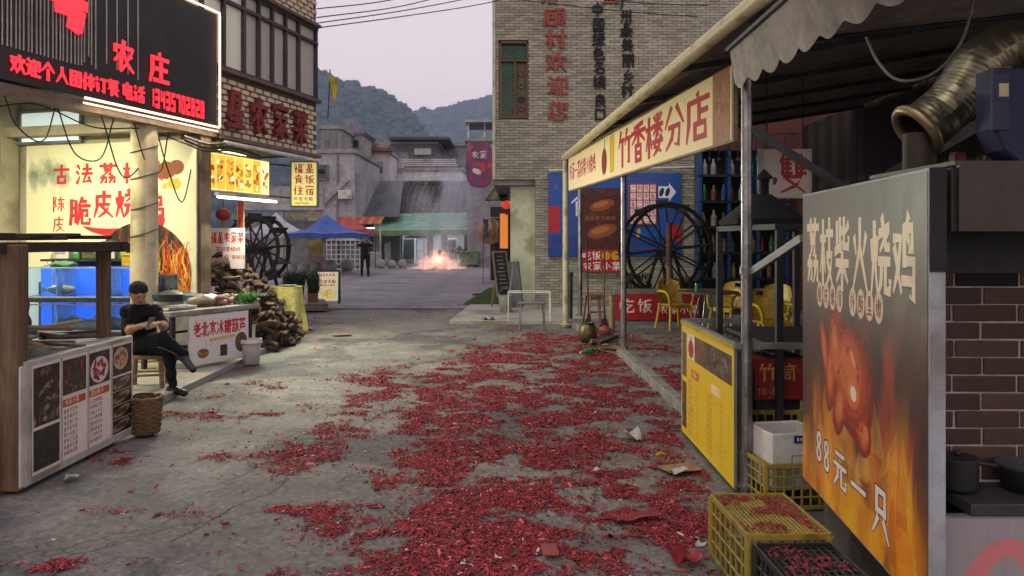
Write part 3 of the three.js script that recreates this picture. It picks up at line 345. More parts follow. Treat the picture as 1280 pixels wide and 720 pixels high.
function tubeLamp(name, label, x, y, z, len, k, rgb, down, along = true) { const l = thing(name, label, 'lamp', Lw(x, y, z), along ? LTURN : LTURN - Math.PI / 2); obj('batten', box(len + 0.06, 0.045, 0.07, 0, 0.04, 0), M.white, l); obj('tube', cyl(0.016, 0.016, len, 0, 0, 0, 12, 0, 0, Math.PI / 2), glow(rgb, 3.2), l); l.updateMatrixWorld(true); areaLight(l, len, 0.05, rgb, k, v3(0, -0.02, 0), down); return l; }
const WARM = [1.0, 0.93, 0.62], WHITE = [0.93, 1.0, 0.78];
tubeLamp('tube_lamp', 'bright fluorescent tube below the glowing food picture', 4.95, 2.28, 0.12, 1.5, 1500, WHITE, v3(0, -0.42, 1));
tubeLamp('tube_lamp', 'fluorescent tube under the patio ceiling in front of the mural', 1.9, 3.62, -0.75, 1.0, 850, WARM, v3(0, -1, 0), false);
tubeLamp('tube_lamp', 'fluorescent tube under the patio ceiling over the fish tanks', 1.6, 3.62, -2.3, 1.4, 560, WARM, v3(0, -1, 0), false);
tubeLamp('tube_lamp', 'fluorescent tube high on the shop ceiling behind the pier', 5.6, 3.12, -0.8, 1.2, 190, [1, 0.9, 0.3], v3(0, -1, 0));

// ---------------------------------------------------------------- things around the lit restaurant
{ // lit transom above the mural
  const t = thing('transom_window', 'lit bluish white transom window above the cream mural', 'window', Lw(3.93, 3.12, -2.62), LTURN - Math.PI / 2);
  obj('frame', [box(1.2, 0.04, 0.06, 0, 0.0, 0), box(1.2, 0.04, 0.06, 0, 0.5, 0), box(0.04, 0.46, 0.06, -0.58, 0.25, 0), box(0.04, 0.46, 0.06, 0.58, 0.25, 0)], M.greyPaint, t);
  for (const [y, k] of [[0.13, 0.9], [0.36, 0.5]]) obj('pane', box(1.1, 0.2, 0.012, 0, y, -0.005), glow([0.72, 0.95, 0.92], k), t); obj('glazing_bar', box(1.12, 0.03, 0.05, 0, 0.245, 0), M.greyPaint, t);
}
{ // food picture light box and yellow ceiling panel
  const l = thing('light_box', 'glowing yellow light box with food pictures under the tan wall band', 'light box', Lw(4.92, 2.36, -0.02), LTURN);
  obj('case', box(1.62, 0.58, 0.1, 0, 0.3, -0.06), M.white, l);
  const tx = canvasTex(768, 256, (c, W, H) => { c.fillStyle = '#ffe98a'; c.fillRect(0, 0, W, H); for (let i = 0; i < 7; i++) { const x = i * W / 7; c.fillStyle = pick(['#f2b63a', '#ffd75a', '#f7c44c', '#fff0a8']); c.fillRect(x + 4, 8, W / 7 - 8, H - 16); for (let k = 0; k < 16; k++) { c.fillStyle = pick(['#b5651d', '#d98a2b', '#8f3f14', '#fff6cf', '#e0a040', '#c97a22']); c.beginPath(); c.ellipse(x + W / 14 + R(-32, 32), H * R(0.2, 0.85), R(6, 20), R(8, 30), rnd() * 3, 0, 7); c.fill(); } } });
  obj('picture', sheet(1.58, 0.54, 0, 0.3, -0.004), new THREE.MeshStandardMaterial({ color: 0x222222, emissive: 0xffffff, emissiveMap: tx, emissiveIntensity: 1.25, roughness: 0.4 }), l, true);
  l.updateMatrixWorld(true); areaLight(l, 1.5, 0.5, [1, 0.86, 0.42], 3.0, v3(0, 0.3, 0.02), v3(0, 0.2, 1));
  const y = thing('yellow_sign_board', 'bright yellow lit panel high inside the shop front', 'sign', Lw(4.5, 2.88, -0.5), LTURN - Math.PI / 2); obj('board', box(1.0, 0.26, 0.04, -0.1, 0.13, 0), mat([0.75, 0.60, 0.05], 0.5), y); for (const x of [0.2, -0.3]) obj('bracket', box(0.05, 0.36, 0.05, x, 0, -0.04), M.rust, y);
}
{ // looping black cables below the LED sign
  const loops = [[[-0.4, 3.25], [0.3, 3.1], [0.9, 3.22], [1.15, 2.85], [1.5, 2.72], [1.72, 3.2]], [[1.7, 3.2], [2.0, 2.62], [2.3, 2.6], [2.55, 3.15]], [[2.3, 3.15], [2.7, 2.42], [3.0, 2.6], [3.2, 3.18]], [[2.9, 3.2], [3.05, 2.6], [3.4, 2.55], [3.55, 3.1]], [[3.3, 3.15], [3.5, 2.55], [3.75, 2.15], [3.95, 2.6], [4.05, 3.1]], [[0.1, 3.2], [0.7, 2.98], [1.4, 3.12], [2.2, 2.98], [3.1, 3.08], [4.0, 2.98], [4.5, 3.12]]];
  loops.forEach((pts, i) => tag(obj('cable', tube(pts.map(([x, y]) => Lw(x, y + 0.03, -0.14 + R(-0.06, 0.06))), 0.009, 40, 5), M.wire), 'black cable hanging in a loose loop under the red sign', 'cable', 'cables hanging under the LED sign'));
  const cw = thing('conduit', 'bundle of grey conduits running under the restaurant ledge', 'pipe', [0, 0, 0]); [[3.08, 0.02], [3.02, 0.018], [2.97, 0.015]].forEach(([y, r], i) => obj('pipe', tube([Lw(3.6, y, 0.02 + i * 0.03), Lw(4.05, y - 0.05, 0.04), Lw(4.6, y + 0.02, 0.03), Lw(5.4, y - 0.02, 0.02)], r, 24, 6), i ? M.wire : M.steel, cw));
}
{ // fish tanks on a rack
  const rack = thing('tank_rack', 'dark metal rack carrying the two blue fish tanks', 'rack', [-5.72, 0.05, 10.0]);
  for (const x of [-0.78, 0.78]) for (const z of [0.02, -0.5]) obj('leg', box(0.05, 1.02, 0.05, x, 0.51, z), M.darkSteel, rack);
  obj('shelf', box(1.6, 0.05, 0.56, 0, 0.36, -0.24), M.darkSteel, rack); obj('shelf', box(1.6, 0.045, 0.56, 0, 0.805, -0.24), M.darkSteel, rack); obj('shelf', box(1.6, 0.05, 0.56, 0, 0.05, -0.24), M.darkSteel, rack); obj('back_panel', box(1.58, 1.05, 0.02, 0, 0.55, -0.55), M.darkSteel, rack);
  const blue = new THREE.MeshStandardMaterial({ color: new THREE.Color().setRGB(0.02, 0.08, 0.5), emissive: new THREE.Color().setRGB(1, 1, 1), emissiveMap: canvasTex(512, 256, (c, W, H) => { c.fillStyle = '#2f6cf0'; c.fillRect(0, 0, W, H); for (let i = 0; i < 260; i++) { c.fillStyle = `rgba(${pick(['90,160,255', '20,70,220', '140,190,250', '30,60,190'])},${R(0.05, 0.22)})`; c.fillRect(rnd() * W, rnd() * H, R(2, 60), R(1, 3)); } for (let y = 0; y < H; y += 14) { c.fillStyle = 'rgba(20,50,190,0.16)'; c.fillRect(0, y, W, 2); } }), emissiveIntensity: 0.95, roughness: 0.4 });
  const glassM = new THREE.MeshPhysicalMaterial({ color: new THREE.Color().setRGB(0.9, 0.97, 1), roughness: 0.03, transmission: 1, thickness: 0, ior: 1.45 });
  for (const [y, h, lab] of [[0.885, 0.40, 'long blue glowing fish tank on the upper rack shelf'], [0.44, 0.36, 'long blue glowing fish tank on the lower rack shelf']]) {
    const t = thing('fish_tank', lab, 'fish tank', [-5.72, y, 10.0]);
    obj('back_glass', box(1.52, h, 0.012, 0, h / 2, -0.46), blue, t, true); obj('front_glass', box(1.52, h, 0.008, 0, h / 2, 0.0), glassM, t); for (const x of [-0.76, 0.76]) obj('side_glass', box(0.01, h, 0.46, x, h / 2, -0.23), glassM, t); obj('bottom_glass', box(1.52, 0.012, 0.46, 0, 0.008, -0.23), mat([0.05, 0.12, 0.3], 0.4), t);
    for (const x of [-0.28, 0.36]) obj('divider', box(0.014, h * 0.95, 0.44, x, h / 2, -0.23), mat([0.3, 0.5, 0.8], 0.3), t); obj('rim', [box(1.54, 0.018, 0.02, 0, h, 0.005), box(1.54, 0.02, 0.02, 0, 0.012, 0.008)], mat([0.4, 0.5, 0.6], 0.4), t); for (const x of [-0.5, 0.55]) obj('air_pipe', rod(v3(x, 0.05, -0.3), v3(x, h + 0.06, -0.3), 0.011), M.white, t);
    t.updateMatrixWorld(true); areaLight(t, 1.4, h * 0.8, [0.16, 0.38, 1], 1.1, v3(0, h / 2, -0.44), v3(0, h / 2, 1));
  }
  const fishM = mat([0.42, 0.46, 0.42], 0.4), fg = (() => { const body = sph(0.1, 0, 0, 0, 1.7, 0.62, 0.4, 16, 10), tail = prism([[-0.15, 0], [-0.24, 0.06], [-0.22, 0], [-0.24, -0.06]], 0.006).translate(0, 0, -0.003), fin = prism([[-0.06, 0.05], [0.05, 0.06], [-0.02, 0.09], [-0.08, 0.08]], 0.006).translate(0, 0, -0.003); return done([body, tail, fin]); })();
  [[-6.02, 0.97, 9.8, 0.2], [-5.86, 0.53, 9.85, 0], [-5.62, 0.51, 9.8, 3.0], [-5.55, 0.55, 9.9, 0.3], [-5.3, 0.52, 9.85, 0.1], [-5.12, 0.53, 9.8, 3.3], [-5.75, 0.50, 9.78, 0.2], [-5.05, 0.6, 9.86, 2.9]].forEach(([x, y, D, a], i) => { const f = tag(obj('fish', fg, fishM), i ? 'grey fish resting near the bottom of the lower blue tank' : 'single grey fish in the upper blue tank', 'fish', 'fish in the tanks'); f.position.set(x, y + (i ? 0 : 0.02), -(D + 0.36)); f.rotation.y = a; f.scale.setScalar(R(0.95, 1.25)); });
  // goods on top
  const sh = thing('wall_shelf', 'dark shelf above the fish tanks holding bottles and boxes', 'shelf', [-5.75, 1.37, 10.62]); obj('board', box(1.5, 0.03, 0.3, 0, 0, 0), M.darkSteel, sh); for (const x of [-0.72, 0.72]) obj('upright', box(0.03, 1.3, 0.03, x, -0.65, -0.1), M.darkSteel, sh); obj('back_board', box(1.46, 0.22, 0.015, 0, -0.12, -0.1), M.darkSteel, sh);
  const goods = [[-0.52, 'white carton on the shelf above the tanks', M.white, 0.24, 0.18], [-0.3, 'small green tin at the carton end of the shelf', M.greenPlastic, 0.1, 0.2], [-0.12, 'clear jar of dried herbs on the shelf', mat([0.16, 0.13, 0.06], 0.4), 0.2, 0.17], [0.14, 'white labelled box between jar and green tin', M.white, 0.2, 0.23], [0.36, 'tall green tin beside the labelled box', M.greenPlastic, 0.13, 0.22]];
  goods.forEach(([x, l, m, w, h]) => { const t = thing(l.includes('jar') ? 'jar' : l.includes('tin') ? 'tin' : 'carton', l, l.includes('jar') ? 'jar' : l.includes('tin') ? 'tin' : 'box', [-5.75 + x, 1.386, 10.6]); obj('body', rbox(w, h, 0.12, 0, h / 2, 0, 0.012), m, t); obj('lid', rbox(w * 0.92, 0.02, 0.11, 0, h + 0.008, 0, 0.005), m === M.greenPlastic ? M.white : M.greyPaint, t); obj('label_print', [box(w * 0.6, h * 0.16, 0.004, 0, h * 0.62, 0.06), box(w * 0.6, h * 0.05, 0.004, 0, h * 0.42, 0.06)], m === M.greenPlastic ? M.white : M.darkSteel, t); });
  const cr = thing('bottle_crate', 'yellow crate standing on the upper fish tank', 'crate', [-5.03, 1.3, 10.2]); obj('body', [rbox(0.3, 0.16, 0.24, 0, 0.08, 0, 0.01)], M.yellowPlastic, cr); obj('rim', [rbox(0.32, 0.03, 0.26, 0, 0.155, 0, 0.008)], M.yellowPlastic, cr);
  const cloth = tag(obj('folded_cloth', crumple(sph(0.14, 0, 0.04, 0, 1.3, 0.32, 0.8, 20, 12), 0.06, 14), mat([0.12, 0.3, 0.16], 0.9)), 'green cloth heaped on the upper fish tank', 'cloth'); cloth.position.set(-6.02, 1.285, -10.2);
}
{ // near wooden stall with the menu counter
  const s = thing('wooden_stall', 'rough dark wooden stall frame with a plank roof behind the menu counter', 'stall', [-3.3, 0, 5.0]);
  obj('post', rbox(0.135, 1.62, 0.11, 0.01, 0.81, -0.02, 0.012), M.woodV, s); obj('post', rbox(0.09, 1.58, 0.09, -0.15, 0.79, -1.42, 0.01), M.woodV, s); obj('post', rbox(0.1, 1.6, 0.1, -1.25, 0.8, -0.05, 0.01), M.darkWoodV, s); obj('post', rbox(0.1, 1.6, 0.1, -1.25, 0.8, -1.42, 0.01), M.darkWoodV, s);
  obj('beam', [bar(v3(-0.03, 1.60, 0.12), v3(-0.01, 1.60, -1.5), 0.06, 0.07), bar(v3(-1.35, 1.585, -1.42), v3(0.06, 1.585, -1.42), 0.06, 0.07), bar(v3(-1.35, 1.6, -0.02), v3(0.06, 1.6, -0.02), 0.06, 0.06)], M.darkWood, s);
  for (let i = 0; i < 9; i++) obj('plank', rbox(R(1.2, 1.5), 0.025, 0.165, -0.7 + R(-0.06, 0.06), 1.655 + R(0, 0.02) + (i % 2) * 0.012, 0.08 - i * 0.178, 0.004, 0, R(-0.03, 0.03), R(-0.012, 0.012)), i % 3 ? M.darkWood : M.blackWood, s);
  const c = thing('menu_counter', 'low counter faced with a white framed menu board of dish photographs', 'counter', [-3.2, 0, 5.02]);
  obj('body', box(0.75, 0.68, 1.3, -0.44, 0.37, -0.70), M.darkWood, c); obj('counter_top', rbox(0.8, 0.04, 1.4, -0.42, 0.80, -0.69, 0.01, 0, 0, 0.06), mat([0.16, 0.17, 0.19], 0.5), c);
  obj('board', rbox(0.05, 0.83, 1.42, -0.03, 0.43, -0.70, 0.008), mat([0.58, 0.57, 0.53], 0.6, { map: 'dirt' }), c);
  obj('corner_post', rbox(0.07, 0.8, 0.06, -0.05, 0.42, 0.02, 0.008), M.white, c);
  const pm = printMat(1152, 640, (g, W, H) => {
    g.fillStyle = '#d8d0c4'; g.fillRect(0, 0, W, H); const k = (x, y, w, h, t, n) => food(g, x * W, y * H, w * W, h * H, t, n);
    const dark = ['#1c1613', '#2e211a', '#43291d', '#15120f', '#5a4030', '#6b5a48'];
    k(0.01, 0.03, 0.22, 0.54, ['#17110f', '#241a15', '#3b2a22', '#a08c78', '#5b4434', '#0f0c0b'], 120); k(0.01, 0.6, 0.22, 0.37, ['#131611', '#1d241a', '#0e0f0c', '#2a3324', '#46402c'], 60);
    k(0.25, 0.03, 0.23, 0.34, ['#2a1c16', '#6b3423', '#8d4a30', '#40221a', '#3a3f4c'], 60); k(0.5, 0.03, 0.23, 0.34, ['#20150f', ...dark], 20); dish(g, 0.62 * W, 0.22 * H, 0.095 * W, '#cfc9c4', ['#7d1f1c', '#9a2c22', '#5f1613', '#b2443a']); k(0.75, 0.03, 0.24, 0.32, ['#15140f', ...dark], 20); dish(g, 0.86 * W, 0.17 * H, 0.085 * W, '#b9a58d', ['#8c4a2c', '#b06a42', '#6a3420', '#c58a5e']);
    for (let i = 0; i < 4; i++) { k(0.75, 0.37 + i * 0.155, 0.24, 0.15, dark, 18); g.fillStyle = '#8d7a5e'; g.beginPath(); g.ellipse(0.87 * W, (0.445 + i * 0.155) * H, 0.1 * W, 0.05 * H, -0.2, 0, 7); g.fill(); food(g, 0.8 * W, (0.415 + i * 0.155) * H, 0.13 * W, 0.06 * H, ['#4a3a22', '#6d5a36', '#2c2416', '#7e6a44'], 16); }
    for (let q = 0; q < 2; q++) { const x0 = 0.25 + q * 0.25; g.fillStyle = '#e7ddd2'; g.fillRect(x0 * W, 0.4 * H, 0.235 * W, 0.58 * H); g.fillStyle = '#b3421f'; g.fillRect((x0 + 0.005) * W, 0.41 * H, 0.22 * W, 0.075 * H); write(g, q ? '荔枝柴火' : '农家小菜', (x0 + 0.03) * W, 0.418 * H, 0.055 * H, { w: 14, color: '#f4e2c8', gap: 0.1 }); for (let r = 0; r < 8; r++) write(g, [...'竹香鱼肉牛鸡菜饭烧皮农家小里三元古老'].sort((a, b) => hash2(a.charCodeAt(0), r + q * 9, 5) - hash2(b.charCodeAt(0), r + q * 9, 5)).slice(0, 5).join(''), (x0 + 0.018) * W, (0.505 + r * 0.058) * H, 0.046 * H, { w: 13, color: r % 3 ? '#7a2a26' : '#5a1f22', gap: 0.02 }); }
    wear(g, W, H, 120, 0.12);
  }, 0.4, { clearcoat: 0.3, clearcoatRoughness: 0.4 });
  obj('menu_print', sheet(1.34, 0.74, -0.0015, 0.44, -0.72, 0, Math.PI / 2), pm, c, true);
  for (const z of [-0.36, -0.70, -1.04]) obj('divider_strip', box(0.008, 0.74, 0.012, 0.001, 0.44, z - 0.02), mat([0.6, 0.58, 0.54], 0.6), c);
  // odds and ends on the counter
  for (let i = 0; i < 14; i++) { const b = tag(obj('board_offcut', rbox(R(0.25, 0.6), 0.02, R(0.05, 0.12), 0, 0, 0, 0.003), pick([M.darkWood, M.wood, M.greyPaint, M.paleWood])), 'loose board lying in the heap on the menu counter', 'board', 'loose boards on the menu counter'); b.position.set(-3.6 + R(-0.16, 0.12), 0.85 + i * 0.012, -5.6 + R(-0.5, 0.4)); b.rotation.set(R(-0.06, 0.06), R(-0.7, 0.9), R(-0.06, 0.06)); }
  const cab = thing('red_cabinet', 'dark red metal cabinet beside the near stall post', 'cabinet', [-3.53, 0, 4.9]); obj('body', rbox(0.22, 0.55, 0.4, -0.02, 0.30, 0, 0.01), mat([0.10, 0.012, 0.012], 0.5), cab); obj('door', box(0.2, 0.46, 0.012, -0.02, 0.3, 0.205), mat([0.12, 0.014, 0.014], 0.45), cab); obj('knob', sph(0.014, 0.05, 0.34, 0.216), M.brass, cab); for (const x of [-0.1, 0.06]) obj('foot', cyl(0.015, 0.015, 0.03, x, 0.015, 0.15), M.black, cab);
}
{ // woven basket
  const b = thing('wicker_basket', 'brown woven basket on the lane beside the menu counter', 'basket', [-3.13, 0, 6.5]);
  const rows = []; for (let i = 0; i < 14; i++) { const y = 0.012 + i * 0.021, r = 0.10 + 0.022 * i / 13 + 0.003 * (i % 2); rows.push(tube(Array.from({ length: 25 }, (_, k) => { const a = k / 24 * 6.2832; return v3((r + 0.006 * Math.sin(a * 8 + i * Math.PI)) * Math.cos(a), y, (r + 0.006 * Math.sin(a * 8 + i * Math.PI)) * Math.sin(a)); }), 0.012, 48, 5)); }
  obj('body', rows, mat([0.24, 0.14, 0.07], 0.8), b); obj('rim', tube(Array.from({ length: 19 }, (_, k) => v3(0.128 * Math.cos(k / 18 * 6.2832), 0.305 + 0.008 * Math.sin(k * 3), 0.128 * Math.sin(k / 18 * 6.2832))), 0.014, 40, 6), mat([0.3, 0.18, 0.09], 0.8), b); obj('base', cyl(0.1, 0.1, 0.012, 0, 0.008, 0), M.darkWood, b); obj('handle', tube([v3(-0.12, 0.3, 0), v3(-0.07, 0.335, 0.03), v3(0.05, 0.34, 0.03), v3(0.12, 0.3, 0)], 0.008), M.darkWood, b);
}
{ // snack stall with cloth sign
  const yaw = Math.atan2(0.72, 0.39) - Math.PI / 2 + 0.62;
  const a = v3(gx(240, 9.38), 0, -9.38), bb = v3(gx(306, 10.15), 0, -10.15), dir = bb.clone().sub(a).normalize(), ang = Math.atan2(-dir.z, dir.x);
  const t = thing('snack_table', 'stone topped snack table with a printed white sign on its front', 'table', [a.x, 0.05, 9.38], ang);     // local x along the front
  obj('table_top', rbox(1.45, 0.07, 0.66, 0.42, 0.70, -0.33, 0.02), mat([0.34, 0.33, 0.29], 0.8, { map: 'dirt', rp: 0.8 }), t);
  for (const [x, z] of [[-0.22, -0.08], [1.05, -0.1], [-0.22, -0.58], [1.05, -0.58]]) obj('leg', box(0.05, 0.66, 0.05, x, 0.33, z), M.darkSteel, t); obj('cross_bar', [box(1.3, 0.03, 0.03, 0.42, 0.4, -0.58), box(1.3, 0.03, 0.03, 0.42, 0.15, -0.58)], M.darkSteel, t);
  const m = printMat(896, 576, (c, W, H) => { c.fillStyle = '#dcd8d6'; c.fillRect(0, 0, W, H); [...'老北京冰糖葫芦'].forEach((ch, i) => { c.fillStyle = '#bd1f2a'; drawChar(c, ch, W * (0.07 + i * 0.127), H * 0.13, W * 0.12, H * 0.30, 19); }); c.fillStyle = '#cfae43'; for (let i = 0; i < 8; i++) c.fillRect(W * (0.33 + i * 0.055), H * (0.49 - i * 0.004), W * 0.045, H * 0.07); dish(c, W * 0.87, H * 0.66, W * 0.11, '#5a4030', ['#7c4a2a', '#3a2418', '#a4622f', '#5b7a2c', '#8b5a30'], 1.25); food(c, W * 0.5, H * 0.66, W * 0.12, H * 0.24, ['#4a2b1e', '#6d3a28', '#8a4a30', '#2b1a14'], 30); dish(c, W * 0.22, H * 0.78, W * 0.09, '#6b4a34', ['#8e5a2e', '#4d2a1a', '#b3792f', '#c9a05a'], 0.7); c.strokeStyle = '#d2b04a'; c.lineWidth = 7; c.beginPath(); c.moveTo(W * 0.27, H * 0.5); c.lineTo(W * 0.28, H * 0.7); c.stroke(); wear(c, W, H, 100, 0.14); }, 0.5);
  const sg = obj('front_sign', box(0.98, 0.62, 0.012, 0.42, 0.35, 0.012, -0.02), M.white, t); obj('sign_print', sheet(0.96, 0.60, 0.42, 0.35, 0.0205, -0.02), m, sg, true);
  // things lying on it
  const tp = t.localToWorld.bind(t); t.updateMatrixWorld(true); const place = (o, x, z, y = 0.738) => { o.position.copy(tp(v3(x, y, z))); o.rotation.y += ang; return o; };
  const tray = place(thing('foam_tray', 'white foam tray on the snack table', 'tray'), -0.05, -0.22); obj('base', rbox(0.4, 0.02, 0.24, 0, 0.012, 0, 0.008), M.white, tray); obj('rim', [rbox(0.42, 0.03, 0.02, 0, 0.03, 0.12, 0.006), rbox(0.42, 0.03, 0.02, 0, 0.03, -0.12, 0.006)], M.white, tray); obj('card', box(0.3, 0.012, 0.16, 0.02, 0.045, 0), M.greyPaint, tray);
  const pot = place(thing('black_pot', 'black lidded cooking pot behind the foam tray', 'pot'), 0.12, -0.52); obj('body', lathe([[0, 0], [0.14, 0], [0.15, 0.03], [0.15, 0.16], [0.16, 0.17]], 24), M.black, pot); obj('lid', lathe([[0.16, 0.17], [0.12, 0.2], [0.04, 0.225], [0, 0.23]], 24), M.black, pot); obj('knob', sph(0.02, 0, 0.245, 0), M.darkSteel, pot); obj('cloth_band', cyl(0.153, 0.153, 0.04, 0, 0.06, 0, 24, 0, 0, 0, true), M.greyPaint, pot);
  const bag = place(tag(obj('wrapped_bundle', crumple(sph(0.2, 0, 0.08, 0, 1.15, 0.42, 0.65, 30, 20), 0.07, 12), new THREE.MeshPhysicalMaterial({ vertexColors: false, color: new THREE.Color().setRGB(0.36, 0.30, 0.20), roughness: 0.3, clearcoat: 0.6, map: rep(T.dirt, 2) })), 'clear plastic bag of pale snacks on the snack table', 'bag'), 0.42, -0.28);
  const clump = place(tag(obj('dried_meat', Array.from({ length: 34 }, () => paint(crumple(sph(R(0.03, 0.055), R(-0.2, 0.2), R(0.02, 0.12), R(-0.1, 0.1), R(0.8, 1.5), 0.7, 1, 8, 6), 0.03, 30), [R(0.2, 0.38), R(0.12, 0.22), R(0.09, 0.15)])), new THREE.MeshStandardMaterial({ vertexColors: true, roughness: 0.8 })), 'heap of reddish brown dried food on a board', 'food'), 0.76, -0.24);
  const greens = place(tag(obj('leafy_greens', Array.from({ length: 150 }, () => { const g = sheet(R(0.02, 0.05), R(0.05, 0.1), 0, 0.02, 0); g.rotateX(R(-1.6, 1.6)); g.rotateY(rnd() * 6.3); g.translate(R(-0.14, 0.14), R(0.01, 0.10), R(-0.09, 0.09)); return paint(g, [R(0.05, 0.14), R(0.2, 0.36), R(0.03, 0.08)]); }), new THREE.MeshStandardMaterial({ vertexColors: true, roughness: 0.6 })), 'bunch of bright green leaves at the end of the snack table', 'vegetable'), 1.02, -0.16);
  const bk = thing('foam_cup', 'tall white bucket with an upright stick beside the snack table', 'bucket', [gx(314, 10.15), 0.0, 10.15]); obj('body', lathe([[0, 0.0], [0.105, 0.0], [0.13, 0.29], [0.14, 0.3], [0.14, 0.33], [0.12, 0.33], [0.1, 0.02], [0, 0.02]], 24), M.white, bk); obj('rim', lathe([[0.13, 0.27], [0.148, 0.275], [0.148, 0.3], [0.13, 0.3]], 24), M.white, bk); obj('stick', rod(v3(0.02, 0.05, 0), v3(0.04, 0.52, 0.01), 0.022), M.white, bk);
  const cooler = thing('ice_cooler', 'white cooler box with a blue lid behind the snack table', 'cooler', [gx(218, 10.2), 0.05, 10.25], 0.3); obj('body', rbox(0.62, 0.6, 0.4, 0, 0.5, 0, 0.03), M.white, cooler); obj('lid', rbox(0.64, 0.08, 0.42, 0, 0.84, 0, 0.02, 0, 0, -0.06), mat([0.05, 0.17, 0.26], 0.4), cooler); obj('stand', box(0.5, 0.2, 0.34, 0, 0.1, 0), M.darkSteel, cooler);
  const pl = thing('steel_stockpot', 'tall steel stockpot on the cooler by the flame mural', 'pot', [gx(211, 10.35), 0.93, 10.35]); obj('body', lathe([[0, 0], [0.11, 0], [0.11, 0.24], [0.12, 0.25], [0, 0.25]], 24), M.steel, pl); obj('handle', [tube([v3(0.11, 0.18, 0), v3(0.15, 0.18, 0), v3(0.15, 0.14, 0), v3(0.11, 0.14, 0)], 0.007), tube([v3(-0.11, 0.18, 0), v3(-0.15, 0.18, 0), v3(-0.15, 0.14, 0), v3(-0.11, 0.14, 0)], 0.007)], M.steel, pl);
}
{ // white banner with red characters, on the pier beyond the mural
  const b = thing('shop_banner', 'white banner with red characters hung over the firewood', 'banner', P(284, 336, 11.55), 0.08);
  const m = printMat(512, 576, (c, W, H) => { c.fillStyle = '#d9cfc6'; c.fillRect(0, 0, W, H); [...'福星农家菜'].forEach((ch, i) => { c.fillStyle = '#c4202c'; drawChar(c, ch, W * (0.03 + i * 0.192), H * 0.10, W * 0.18, H * 0.27, 18); }); c.fillStyle = '#b23a34'; write(c, '荔枝柴烧鸡', W * 0.18, H * 0.46, H * 0.12, { w: 16, gap: 0.05 }); write(c, '欢迎光临 食饭住宿', W * 0.04, H * 0.66, H * 0.115, { w: 15, gap: -0.02 }); c.fillRect(W * 0.06, H * 0.86, W * 0.5, H * 0.03); wear(c, W, H, 70, 0.14); }, 0.6);
  obj('board', box(0.53, 0.62, 0.015, 0, 0.31, 0), M.white, b); obj('print', sheet(0.52, 0.61, 0, 0.31, 0.0105), m, b, true);
  const lb = thing('red_lintel_banner', 'narrow red and gold strip hanging in the shop entrance', 'banner', P(301, 285, 11.75)); obj('strip', box(0.11, 0.42, 0.01, 0, 0.21, 0), M.redCloth, lb); obj('trim', [box(0.012, 0.42, 0.012, -0.05, 0.21, 0.003), box(0.012, 0.42, 0.012, 0.05, 0.21, 0.003)], mat([0.5, 0.35, 0.05], 0.5), lb);
  const hb = thing('red_lantern', 'small red paper lantern hanging at the shop entrance', 'lantern', P(279, 268, 11.6)); obj('globe', sph(0.11, 0, 0, 0, 1, 0.9, 1), M.redCloth, hb); obj('tassel', cyl(0.02, 0.03, 0.14, 0, -0.17, 0), mat([0.5, 0.3, 0.04], 0.7), hb); obj('cord', rod(v3(0, 0.1, 0), v3(0, 0.55, 0), 0.004), M.wire, hb);
}
{ // firewood, log by log
  const ms = [mat([0.085, 0.045, 0.026], 0.9, { map: 'wood', bump: 'wood', bs: 0.004 }), mat([0.045, 0.026, 0.016], 0.9, { map: 'wood', bump: 'wood', bs: 0.004 }), mat([0.13, 0.072, 0.04], 0.85, { map: 'wood', bump: 'wood', bs: 0.004 })];
  const gs = Array.from({ length: 6 }, (_, i) => { const n = 5 + i % 3, l = 0.46; const g = new THREE.CylinderGeometry(0.035, 0.042, l, n, 4); const p = g.attributes.position; for (let k = 0; k < p.count; k++) { const y = p.getY(k); p.setX(k, p.getX(k) * (0.8 + 0.5 * hash2(k % n, i, 3)) + 0.05 * Math.sin(y * 5 + i) + 0.01 * (hash2(k, i, 9) - 0.5)); p.setZ(k, p.getZ(k) * (0.7 + 0.5 * hash2(k % n, i, 4)) + 0.02 * Math.cos(y * 6 + i)); } g.computeVertexNormals(); return done(g); });
  const top = (x) => lerp(1.44, 0.05, Math.pow(clamp((x + 4.66) / 1.1), 1.7)); let n = 0;
  for (let k = 0; n < 260 && k < 5000; k++) { const x = R(-4.62, -3.6), D = R(11.3, 12.7), h = top(x) * (1 - 0.25 * Math.abs(D - 11.7)), y = n < 60 ? R(0.06, Math.max(0.08, h * 0.8)) : Math.max(0.07, h - Math.pow(rnd(), 2) * 0.34); if (h < 0.06) continue; const o = tag(obj('firewood_log', pick(gs), pick(ms)), 'dark split branch in the heaped firewood beside the snack table', 'firewood', 'firewood heap'); o.position.set(x, y, -D); o.rotation.set(R(-0.5, 0.5), R(-1.1, 1.1), Math.PI / 2 + R(-0.7, 0.45)); o.scale.set(R(0.8, 1.3), R(0.6, 1.1), R(0.8, 1.3)); n++; }
}
